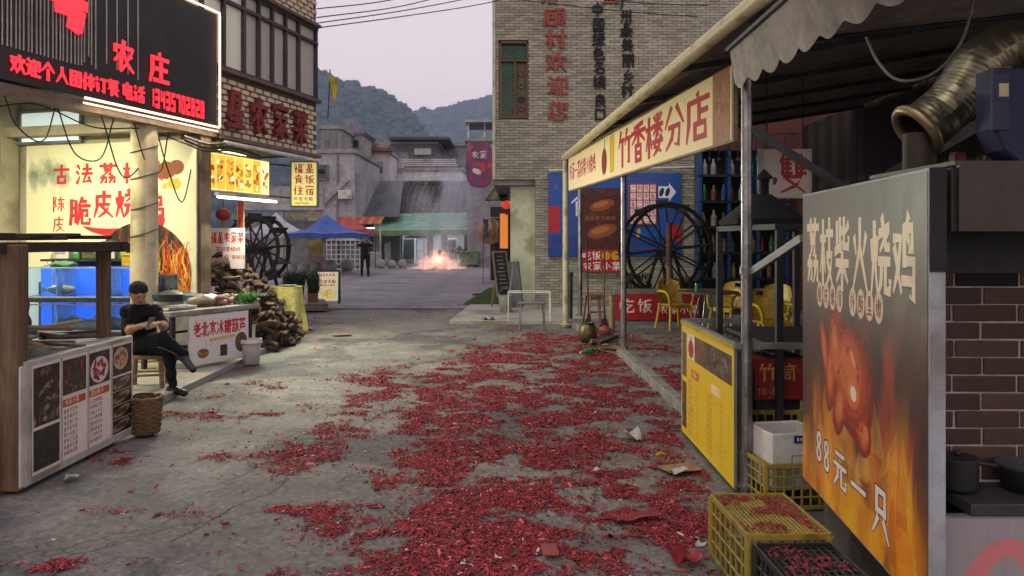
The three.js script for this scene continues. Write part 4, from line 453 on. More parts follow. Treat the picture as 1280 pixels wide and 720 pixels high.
{ // table under a yellow cloth
  const t = thing('cloth_table', 'small table hidden under a pale yellow plastic cloth', 'table', [-4.02, 0, 13.5], 0.2);
  const N = 40, g = new THREE.CylinderGeometry(0.3, 0.36, 0.8, N, 8, true), p = g.attributes.position; for (let i = 0; i < p.count; i++) { const y = (p.getY(i) + 0.4) / 0.8, a = Math.atan2(p.getZ(i), p.getX(i)), k = 1 + (1 - y) * (0.16 * Math.sin(a * 7 + 1) + 0.07 * Math.sin(a * 13)); p.setXYZ(i, p.getX(i) * k * 0.95, p.getY(i) + 0.42, p.getZ(i) * k); } g.computeVertexNormals();
  obj('tablecloth', [g, cyl(0.3, 0.3, 0.012, 0, 0.82, 0, N)], mat([0.80, 0.70, 0.22], 0.4, { bump: 'crinkle', brp: 1.5, bs: 0.006 }), t); obj('leg', cyl(0.03, 0.03, 0.8, 0, 0.4, 0), M.darkSteel, t);
  const d = tag(obj('white_plate', lathe([[0, 0.0], [0.09, 0], [0.14, 0.025], [0.13, 0.028], [0.08, 0.008], [0, 0.008]], 24), M.white), 'white plate on the yellow covered table', 'plate'); d.position.set(-3.95, 0.83, -13.45);
}
function waterwheel(name, label, pos, r, turn, tilt, m, depth = 0.34) {
  const w = thing(name, label, 'waterwheel', pos, turn); const ring = (z) => { const seg = 20, list = []; for (let i = 0; i < seg; i++) { const a = i / seg * 6.2832, b = (i + 1) / seg * 6.2832; list.push(bar(v3(r * Math.cos(a), r * Math.sin(a), z), v3(r * Math.cos(b), r * Math.sin(b), z), 0.035, 0.07)); } return list; };
  for (const z of [-depth / 2, depth / 2]) obj('rim', ring(z), m, w); for (let i = 0; i < 12; i++) { const a = i / 12 * 6.2832 + 0.1; obj('spoke', [rod(v3(0, 0, depth / 2), v3(r * Math.cos(a), r * Math.sin(a), depth / 2), 0.018, 0.018, 6), rod(v3(0, 0, -depth / 2), v3(r * Math.cos(a), r * Math.sin(a), -depth / 2), 0.018, 0.018, 6)], m, w); obj('paddle', rbox(0.02, 0.17, depth + 0.08, r * 1.0 * Math.cos(a), r * 1.0 * Math.sin(a), 0, 0.004, 0, 0, a - Math.PI / 2), m, w); }
  obj('hub', cyl(0.08, 0.08, depth + 0.14, 0, 0, 0, 12, Math.PI / 2), m, w); obj('axle', cyl(0.03, 0.03, depth + 0.5, 0, 0, 0, 10, Math.PI / 2), M.darkSteel, w); for (const s of [-1, 1]) obj('stand', [bar(v3(-0.45, -pos[1], s * (depth / 2 + 0.14)), v3(0, 0, s * (depth / 2 + 0.14)), 0.05, 0.05), bar(v3(0.45, -pos[1], s * (depth / 2 + 0.14)), v3(0, 0, s * (depth / 2 + 0.14)), 0.05, 0.05)], m, w); return w;
}
waterwheel('waterwheel', 'dark wooden waterwheel standing behind the firewood and yellow table', [gx(322, 15), gy(311, 15), 15], 0.62, -0.35, 0, M.blackWood);
{ // hanging inn sign
  const s = thing('inn_sign', 'pale yellow hanging sign box with red vertical characters', 'sign', P(381, 259, 14.1), 0.1);
  const w = 0.50, h = 0.85, m = canvasTex(320, 544, (c, W, H) => { c.fillStyle = '#f3e9a0'; c.fillRect(0, 0, W, H); c.strokeStyle = '#6e6a3a'; c.lineWidth = 10; c.strokeRect(4, 4, W - 8, H - 8); [['福', 0, 0], ['星', 1, 0], ['食', 0, 1], ['饭', 1, 1], ['住', 0, 2], ['宿', 1, 2]].forEach(([ch, i, j]) => { c.fillStyle = '#a3262a'; drawChar(c, ch, W * (0.10 + i * 0.44), H * (0.05 + j * 0.245), W * 0.36, H * 0.205, 15); }); write(c, '欢迎光临', W * 0.1, H * 0.79, H * 0.085, { w: 15, gap: 0.35, color: '#8c5a2a' }); c.font = 'bold 34px sans-serif'; c.fillStyle = '#8a6a2c'; c.fillText('1343570282', W * 0.1, H * 0.955, W * 0.8); });
  obj('case', rbox(w, h, 0.14, 0, h / 2, 0, 0.012), M.greyPaint, s); obj('face', sheet(w - 0.03, h - 0.03, 0, h / 2, 0.073), new THREE.MeshStandardMaterial({ map: m, emissive: 0xffffff, emissiveMap: m, emissiveIntensity: 0.38, roughness: 0.5 }), s, true); obj('bracket', [rod(v3(-0.25, h * 0.9, 0), v3(-0.8, h * 0.95, 0), 0.015), rod(v3(-0.25, h * 0.2, 0), v3(-0.8, h * 0.25, 0), 0.015)], M.darkSteel, s); obj('cap_lamp', [rbox(0.1, 0.08, 0.14, w / 2 + 0.06, h * 0.78, 0, 0.02)], M.black, s);
  s.updateMatrixWorld(true);
}
{ // small yellow flag on the corner
  const f = thing('flag', 'small yellow flag on a pole at the restaurant corner', 'flag', Lw(7.42, 4.1, 0.1)); obj('pole', rod(v3(0.0, -0.2, 0), v3(0.04, 0.72, 0), 0.01), M.darkSteel, f); const g = new THREE.PlaneGeometry(0.16, 0.55, 8, 10), p = g.attributes.position; for (let i = 0; i < p.count; i++) { const t = (p.getX(i) + 0.08) / 0.16; p.setXYZ(i, p.getX(i) * (0.6 + 0.4 * Math.sin(p.getY(i) * 6)) + 0.10, p.getY(i) + 0.36 - t * 0.1, 0.04 * Math.sin(p.getY(i) * 9 + t * 4)); } g.computeVertexNormals(); obj('cloth', g, mat([0.62, 0.50, 0.03], 0.8), f);
}

// ---------------------------------------------------------------- grey brick building, stalls and awnings on the right
{
  const b = thing('brick_building', 'grey brick building with red and black wall characters and a green window', 'building', [0, 0, 18.5]);
  const x0 = -0.44, x1 = 8.6, low = 3.12, hole = [-0.33, 0.40, 4.62, 6.48];   // window opening
  const gl = [], brick = (xa, xb, ya, yb) => { let r = 0; for (let y = ya; y < yb - 0.02; y += 0.0665, r++) { let x = xa - (r % 2) * 0.115; while (x < xb) { let s = Math.max(x, xa), e = Math.min(x + 0.222, xb); if (y + 0.05 > hole[2] && y < hole[3]) { if (s < hole[0] && e > hole[0]) e = hole[0]; else if (e > hole[1] && s < hole[1]) s = hole[1]; else if (s >= hole[0] && e <= hole[1]) e = s; } if (e - s > 0.02) gl.push(paint(box(e - s, 0.056, 0.05, (s + e) / 2, y + 0.03, 0.012 + R(-0.007, 0.009)), ((t) => [0.325 * t, 0.305 * t, 0.24 * t])(R(0.74, 1.2) * (0.85 + 0.3 * fbm(x * 0.8, y * 0.8, 3, 17))))); x += 0.232; } } };
  brick(x0 + 0.04, x1, low, 8.6); brick(0.57, x1, 0.05, low);
  obj('wall', [box(hole[0] - x0, 8.6 - low, 0.3, (hole[0] + x0) / 2, (8.6 + low) / 2, -0.16), box(x1 - hole[1], 8.6 - low, 0.3, (x1 + hole[1]) / 2, (8.6 + low) / 2, -0.16), box(hole[1] - hole[0], hole[2] - low, 0.3, (hole[0] + hole[1]) / 2, (hole[2] + low) / 2, -0.16), box(hole[1] - hole[0], 8.6 - hole[3], 0.3, (hole[0] + hole[1]) / 2, (8.6 + hole[3]) / 2, -0.16), box(x1 - 0.57, low, 0.3, (x1 + 0.57) / 2, low / 2, -0.16), box(0.3, 8.6, 9, x1 - 0.15, 4.3, -4.8), box(0.3, 8.6 - low, 9, x0 + 0.15, (8.6 + low) / 2, -4.82)], mat([0.2, 0.185, 0.155], 0.95), b);
  const br = obj('bricks', gl, new THREE.MeshStandardMaterial({ vertexColors: true, roughness: 0.9, bumpMap: rep(T.grain, 3), bumpScale: 0.003 }), b); br.userData.kind = 'stuff';
  obj('corner_trim', [box(0.075, 8.6 - low, 0.1, x0, (8.6 + low) / 2, 0.02)], mat([0.62, 0.62, 0.52], 0.8, { map: 'dirt' }), b);
  obj('overhang_slab', [box(x1 - x0, 0.12, 3, (x0 + x1) / 2, low - 0.07, -1.55)], mat([0.35, 0.34, 0.3], 0.9), b);
  obj('pier', [box(0.62, low - 0.14, 0.5, 0.27, (low - 0.14) / 2, -0.55)], mat([0.74, 0.80, 0.56], 0.85, { map: 'dirt', rp: 0.4, bs: 0.002 }), b);
  // window: brown frame, green lattice, ornament panels
  const w = obj('window', [box(0.06, 1.86, 0.1, -0.30, 5.55, -0.02), box(0.05, 1.86, 0.1, 0.38, 5.55, -0.02), box(0.74, 0.06, 0.1, 0.035, 6.46, -0.02), box(0.74, 0.06, 0.12, 0.035, 4.64, -0.02), box(0.66, 0.05, 0.08, 0.035, 6.02, -0.02), box(0.05, 1.4, 0.08, 0.08, 5.32, -0.02)], mat([0.19, 0.085, 0.05], 0.7, { map: 'wood', rp: 1 }), b);
  const lat = []; const gm = mat([0.02, 0.14, 0.06], 0.5); for (let y = 4.7; y < 5.98; y += 0.085) for (let x = -0.25; x < 0.05; x += 0.095) { lat.push(bar(v3(x, y, -0.05), v3(x + 0.09, y + 0.08, -0.05), 0.014, 0.02)); lat.push(bar(v3(x + 0.09, y, -0.062), v3(x, y + 0.08, -0.062), 0.014, 0.02)); } for (let y = 6.07; y < 6.4; y += 0.085) for (let x = -0.25; x < 0.34; x += 0.095) { lat.push(bar(v3(x, y, -0.05), v3(x + 0.09, y + 0.08, -0.05), 0.014, 0.02)); lat.push(bar(v3(x + 0.09, y, -0.062), v3(x, y + 0.08, -0.062), 0.014, 0.02)); }
  obj('lattice', lat, gm, w).userData.kind = 'stuff'; obj('pane', box(0.66, 1.8, 0.01, 0.035, 5.55, -0.10), new THREE.MeshPhysicalMaterial({ color: new THREE.Color().setRGB(0.02, 0.05, 0.04), roughness: 0.1, clearcoat: 1 }), w);
  obj('carved_panel', box(0.24, 1.3, 0.02, 0.23, 5.32, -0.07), mat([0.16, 0.12, 0.07], 0.7), w); [[5.72, [0.3, 0.08, 0.05]], [5.42, [0.06, 0.25, 0.08]], [5.08, [0.03, 0.03, 0.03]], [4.86, [0.25, 0.06, 0.04]]].forEach(([y, c], i) => obj('ornament', [at(new THREE.TorusGeometry(0.06, 0.018, 6, 14), 0.23, y, -0.045), box(0.03, 0.14, 0.02, 0.23 + 0.03 * (i % 2), y - 0.02, -0.045)], mat(c, 0.6), w));
  // wall characters
  const redC = mat([0.34, 0.06, 0.04], 0.7, { map: 'dirt' }), blk = mat([0.008, 0.008, 0.009], 0.8); const ch = (c, px, py, size, m, sx = 1.15) => { const o = obj('character', charGeo(c, size, 0.035, 15, sx), m, b); o.position.set(gx(px, 18.45) - size * sx / 2, gy(py, 18.45) - size / 2, 0.045); };
  [['顾', 693, 22], ['村', 695, 49], ['欢', 695, 78], ['迎', 697, 107], ['您', 698, 139]].forEach(([c, x, y]) => ch(c, x, y, 0.46, redC, 1.1)); ch('州', 687, -4, 0.36, redC); ch('里', 763, -5, 0.36, redC);
  [['中', 747, 12], ['国', 748, 31], ['绿', 748, 49], ['色', 748, 67], ['名', 749, 84], ['镇', 749, 103], ['良', 750, 126], ['口', 750, 143]].forEach(([c, x, y]) => ch(c, x, y, 0.33, blk, 0.9)); [['广', 783, 4], ['州', 783, 21], ['最', 783, 38], ['美', 784, 57], ['丽', 785, 76], ['乡', 785, 96], ['村', 784, 113]].forEach(([c, x, y]) => ch(c, x, y, 0.33, blk, 0.9));
  obj('lamp_rail', [rod(v3(gx(686, 18.3), gy(213, 18.3), 0.16), v3(gx(902, 18.3), gy(208, 18.3), 0.16), 0.03), rod(v3(1.5, gy(211, 18.3), 0), v3(1.5, gy(211, 18.3), 0.16), 0.015), rod(v3(4.4, gy(209, 18.3), 0), v3(4.4, gy(209, 18.3), 0.16), 0.015)], M.white, b);
}
const onWall = (name, label, cat, x0, y0, x1, y1, W, H, draw, off = 0.06) => { // flat print fixed to the brick wall
  const D = 18.44 - off, w = (x1 - x0) * D / F, h = (y1 - y0) * D / F, t = thing(name, label, cat, [gx((x0 + x1) / 2, D), gy(y1, D), D]); obj('board', box(w, h, 0.02, 0, h / 2, -0.005), M.white, t); obj('print', sheet(w, h, 0, h / 2, 0.0085), printMat(W, H, draw, 0.45), t, true); return t; };
onWall('wall_banner', 'large blue banner with red blocks on the grey brick wall', 'banner', 685, 216, 851, 321, 1024, 640, (c, W, H) => { c.fillStyle = '#1a4f9c'; c.fillRect(0, 0, W, H); c.fillStyle = '#12408a'; c.fillRect(0, H * 0.75, W, H * 0.25); c.fillStyle = '#b3232f'; c.fillRect(0, H * 0.40, W * 0.09, H * 0.31); c.fillRect(W * 0.93, H * 0.62, W * 0.07, H * 0.2); c.strokeStyle = '#7d2540'; c.lineWidth = 6; c.strokeRect(W * 0.02, H * 0.13, W * 0.17, H * 0.75); c.strokeRect(W * 0.55, H * 0.06, W * 0.36, H * 0.84); c.fillStyle = '#dfe6ef'; write(c, '食', W * 0.17, H * 0.24, H * 0.28, { w: 13 }); c.beginPath(); c.moveTo(W * 0.83, H * 0.16); c.lineTo(W * 0.91, H * 0.16); c.lineTo(W * 0.91, H * 0.12); c.lineTo(W * 0.965, H * 0.23); c.lineTo(W * 0.91, H * 0.34); c.lineTo(W * 0.91, H * 0.3); c.lineTo(W * 0.83, H * 0.3); c.fill(); c.fillStyle = '#222a3a'; c.beginPath(); c.ellipse(W * 0.855, H * 0.23, 16, 34, 0.3, 0, 7); c.fill(); c.beginPath(); c.ellipse(W * 0.9, H * 0.23, 16, 34, 0.3, 0, 7); c.fill(); c.fillStyle = '#c99d2a'; c.beginPath(); c.ellipse(W * 0.68, H * 0.72, 16, 40, 0.2, 0, 7); c.fill(); wear(c, W, H, 140, 0.14); });
onWall('wall_poster', 'brown poster of a roast chicken on the blue banner', 'poster', 727, 235, 776, 312, 384, 576, (c, W, H) => { c.fillStyle = '#4a2018'; c.fillRect(0, 0, W, H); food(c, 0, 0, W, H, ['#4a2119', '#5a2a1e', '#3b1812', '#64301f'], 40); for (const [y, s] of [[0.28, 1], [0.7, 1.2]]) { c.fillStyle = '#8d4a24'; c.beginPath(); c.ellipse(W * 0.52, H * y, W * 0.32 * s, H * 0.085 * s, -0.25, 0, 7); c.fill(); c.fillStyle = '#b06a36'; c.beginPath(); c.ellipse(W * 0.48, H * (y - 0.015), W * 0.2 * s, H * 0.045 * s, -0.25, 0, 7); c.fill(); } write(c, '荔枝柴火烧鸡', W * 0.08, H * 0.45, H * 0.075, { w: 14, gap: 0.18, color: '#a5503c' }); wear(c, W, H, 60, 0.15); }, 0.1);
onWall('wall_banner', 'red banner with gold discs below the chicken poster', 'banner', 727, 312, 776, 340, 384, 224, (c, W, H) => { c.fillStyle = '#a01a26'; c.fillRect(0, 0, W, H); write(c, '吃饭', W * 0.02, H * 0.08, H * 0.38, { w: 15, color: '#e8ddd4' }); c.fillStyle = '#c8952c'; for (const x of [0.62, 0.86]) { c.beginPath(); c.ellipse(W * x, H * 0.27, H * 0.19, H * 0.2, 0, 0, 7); c.fill(); } write(c, '农家小菜', W * 0.04, H * 0.55, H * 0.38, { w: 14, gap: 0.1, color: '#e8ddd4' }); wear(c, W, H, 50, 0.14); }, 0.11);
onWall('wall_sign', 'red sign with a white grid of characters on the blue banner', 'sign', 786, 229, 821, 281, 320, 480, (c, W, H) => { c.fillStyle = '#b01f2c'; c.fillRect(0, 0, W, H); const t = '二三鱼可饭肉可二鱼三可牛竹筒二可鱼三饭二'; for (let i = 0; i < 4; i++) for (let j = 0; j < 5; j++) { c.fillStyle = '#e6dfdc'; c.fillRect(W * (0.06 + i * 0.235), H * (0.04 + j * 0.19), W * 0.19, H * 0.165); c.fillStyle = '#a81f2c'; drawChar(c, t[(i * 5 + j) % t.length], W * (0.075 + i * 0.235), H * (0.05 + j * 0.19), W * 0.16, H * 0.14, 13); } wear(c, W, H, 50, 0.1); }, 0.1);
// low wall with the red banner
{
  const w = thing('low_wall', 'low wall at the back of the raised stall floor', 'wall', [gx(825, 14.7), 0.08, 14.75]); obj('body', box(2.0, 0.62, 0.16, 0.1, 0.31, 0), M.concrete, w);
  const b = thing('floor_banner', 'red banner with white characters along the low wall', 'banner', [gx(822, 14.6), 0.1, 14.63]); obj('cloth', box(1.62, 0.50, 0.012, 0, 0.26, 0, -0.03), M.redCloth, b); obj('print', sheet(1.6, 0.49, 0, 0.26, 0.0085, -0.03), printMat(1024, 320, (c, W, H) => { c.fillStyle = '#a8141f'; c.fillRect(0, 0, W, H); write(c, '吃饭', W * 0.05, H * 0.18, H * 0.55, { w: 13, gap: 0.25, color: '#e9e2de' }); write(c, '农家小菜', W * 0.52, H * 0.42, H * 0.36, { w: 13, gap: 0.1, color: '#e9e2de' }); wear(c, W, H, 80, 0.14); }), b, true);
}
waterwheel('waterwheel', 'large black waterwheel before the blue banner wall', [gx(832, 15.6), gy(312, 15.6), 15.6], 0.93, 0.25, 0, M.blackWood, 0.4);
{ // dark shrubs around the wheel
  const leafG = prism([[0, 0], [0.025, 0.04], [0, 0.11], [-0.025, 0.04]], 0.002); const shrub = (x, D, n, h, label) => { const s = thing('shrub', label, 'plant', [x, 0.05, D]); const list = []; for (let i = 0; i < n; i++) { const g = leafG.clone(); g.scale(R(0.8, 1.5), R(0.8, 1.5), 1); g.rotateX(R(-1.4, 1.4)); g.rotateY(rnd() * 6.3); g.translate(R(-0.35, 0.35), h * Math.pow(rnd(), 0.7), R(-0.2, 0.2)); list.push(g); } obj('leaves', list, M.darkLeaf, s).userData.kind = 'stuff'; for (let i = 0; i < 4; i++) obj('stem', rod(v3(R(-0.1, 0.1), 0, 0), v3(R(-0.3, 0.3), h * 0.8, R(-0.1, 0.1)), 0.012, 0.005, 5), M.darkWood, s); }; shrub(gx(795, 16.6), 16.6, 420, 0.8, 'dark leafy shrub behind the rim of the large waterwheel'); shrub(gx(850, 16.8), 16.8, 420, 0.7, 'dark leafy shrub between waterwheel and blue shelf');
}
// ---- long awning: roof, gutter beam, posts, sign
{
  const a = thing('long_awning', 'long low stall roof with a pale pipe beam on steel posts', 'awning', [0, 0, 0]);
  const p0 = v3(1.0, 3.22, -14.5), p1 = v3(1.66, 3.24, -4.6);
  obj('beam', [rod(p0, p1, 0.062, 0.062, 18)], mat([0.66, 0.56, 0.33], 0.45, { map: 'dirt', rp: 1.4, bs: 0.0006 }), a);
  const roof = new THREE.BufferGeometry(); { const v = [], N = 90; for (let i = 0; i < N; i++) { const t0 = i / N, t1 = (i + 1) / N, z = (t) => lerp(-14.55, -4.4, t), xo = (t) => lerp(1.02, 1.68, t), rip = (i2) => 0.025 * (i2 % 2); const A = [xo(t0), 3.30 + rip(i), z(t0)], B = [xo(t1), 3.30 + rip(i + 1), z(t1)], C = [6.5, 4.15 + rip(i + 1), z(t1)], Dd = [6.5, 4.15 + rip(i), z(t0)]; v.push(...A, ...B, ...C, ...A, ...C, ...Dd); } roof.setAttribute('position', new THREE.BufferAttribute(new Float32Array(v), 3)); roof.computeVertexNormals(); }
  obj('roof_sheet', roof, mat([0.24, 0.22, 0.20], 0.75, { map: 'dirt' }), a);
  for (let i = 0; i < 6; i++) { const t = (i + 0.4) / 6; obj('rafter', bar(v3(lerp(1.02, 1.68, t) + 0.05, 3.25, lerp(-14.5, -4.5, t)), v3(6.4, 4.08, lerp(-14.5, -4.5, t)), 0.05, 0.06), M.darkSteel, a); }
  const post = (x, D, r, h, m) => obj('post', [cyl(r, r, h, x, h / 2, -D, 16), cyl(r * 2, r * 2, 0.015, x, 0.05, -D, 16)], m, a); const paleP = mat([0.62, 0.56, 0.40], 0.45, { map: 'dirt', rp: 1.2, bs: 0.0006 });
  post(1.02, 14.45, 0.058, 3.2, paleP); post(1.6, 10.9, 0.042, 3.2, M.steel); post(1.45, 16.2, 0.05, 3.3, M.steel);
  post(1.535, 4.97, 0.036, 2.74, M.steel); obj('clamp', [cyl(0.046, 0.046, 0.05, 1.535, 1.45, -4.97, 14), box(0.05, 0.03, 0.06, 1.58, 1.45, -4.96)], M.steel, a); obj('strut', bar(v3(1.55, 1.43, -4.97), v3(1.66, 1.66, -4.35), 0.03, 0.045), M.greyPaint, a);
  // sign board under the roof edge
  const s = thing('stall_sign', 'long cream sign board with large red characters under the awning edge', 'sign', [0, 0, 0]); const A = v3(1.085, 0, -14.2), B = v3(2.05, 0, -7.0), L = A.distanceTo(B), mid = A.clone().add(B).multiplyScalar(0.5); s.position.set(mid.x, 2.57, mid.z); s.rotation.y = Math.atan2(-(B.z - A.z), B.x - A.x);
  obj('frame', [rbox(L + 0.06, 0.73, 0.05, 0, 0.345, 0, 0.01)], mat([0.42, 0.32, 0.2], 0.6), s);
  const m = printMat(2048, 200, (c, W, H) => {
    c.fillStyle = '#f4dfb0'; c.fillRect(0, 0, W, H); const at = (x) => { const iz = lerp(1 / 14.2, 1 / 7.0, (x - 712) / 206); return (14.2 - 1 / iz) / 7.2 * W; };
    const cs = [['竹', 783], ['香', 800], ['楼', 820], ['分', 845], ['店', 875]]; cs.forEach(([ch, x]) => { c.fillStyle = '#b3212c'; drawChar(c, ch, at(x) - H * 0.46, H * 0.13, H * 0.92, H * 0.74, 16); });
    [...'农家一荔枝柴火烧鸡'].forEach((ch, i) => { c.fillStyle = '#b0303a'; drawChar(c, ch, W * 0.012 + i * H * 0.315, H * 0.3, H * 0.30, H * 0.45, 17); });
    c.fillStyle = '#8a2a22'; c.beginPath(); c.ellipse(at(757), H * 0.6, H * 0.22, H * 0.3, 0, 0, 7); c.fill(); c.fillStyle = '#5d6a2a'; c.fillRect(at(757), H * 0.1, H * 0.06, H * 0.3); c.fillStyle = '#d9b21f'; c.fillRect(at(764), H * 0.1, H * 0.36, H * 0.8);
    food(c, at(894), 0, W - at(894) - H * 0.04, H, ['#9c6a48', '#b5714a', '#8a4a30', '#a85a3c', '#7c5a3a', '#c08a62'], 60); wear(c, W, H, 130, 0.12);
  }, 0.45); obj('print', sheet(L, 0.68, 0, 0.345, 0.0285), m, s, true);
}
{ // near stall canopy with scalloped valance
  const c = thing('cloth_canopy', 'cloth stall canopy with a pale scalloped valance', 'awning', [0, 0, 0]);
  const N = 150, rows = 10, g = new THREE.PlaneGeometry(1, 1, N, rows), p = g.attributes.position;
  for (let j = 0; j <= rows; j++) for (let i = 0; i <= N; i++) { const t = i / N, v = j / rows, D = lerp(4.98, 1.6, t), sc = Math.abs(Math.sin(t * Math.PI * 14)), fold = 0.005 * Math.sin(t * 70 + 1) * v + 0.02 * Math.sin(t * 11) * v; p.setXYZ(j * (N + 1) + i, lerp(1.425, 1.40, t) + v * lerp(0.03, 0.34, smooth(0, 1, t)) + fold, 2.90 - v * (0.225 + 0.05 * sc) + 0.03 * t * 0 - 0.01 * Math.sin(t * 7) * v, -D); }
  g.computeVertexNormals(); obj('valance', g, mat([0.46, 0.41, 0.36], 0.7, { map: 'mottle', rp: 0.6, bump: 'crinkle', brp: 0.6, bs: 0.006 }), c);
  const r = new THREE.PlaneGeometry(3.6, 3.7, 14, 14).rotateX(-Math.PI / 2), q = r.attributes.position; for (let i = 0; i < q.count; i++) { const x = q.getX(i) + 1.8, z = q.getZ(i); q.setXYZ(i, 1.41 + x, 2.92 + x * 0.12 - 0.03 * Math.sin(x * 3) * Math.sin(z * 2), -3.3 + z); } r.computeVertexNormals(); obj('roof_cloth', r, mat([0.46, 0.41, 0.36], 0.9, { map: 'mottle', rp: 0.6 }), c);
  obj('front_rail', rod(v3(1.42, 2.9, -5.0), v3(1.41, 2.9, -1.6), 0.018), M.darkSteel, c); for (const z of [-5.0, -3.4, -1.8]) obj('rib', rod(v3(1.42, 2.9, z), v3(4.8, 3.3, z), 0.016), M.darkSteel, c);
  obj('brace', [bar(v3(1.56, 2.38, -4.97), v3(2.15, 1.93, -4.75), 0.04, 0.05)], M.darkSteel, c);
  const w = tag(obj('power_cord', tube([P(1083, 47, 3.6), P(1098, 78, 3.5), P(1118, 98, 3.45), P(1140, 101, 3.4), P(1172, 88, 3.4), P(1200, 55, 3.4), P(1214, 12, 3.4), P(1219, -25, 3.4)], 0.007, 50, 6), mat([0.3, 0.27, 0.24], 0.5)), 'grey cord sagging under the cloth stall canopy', 'cable');
}
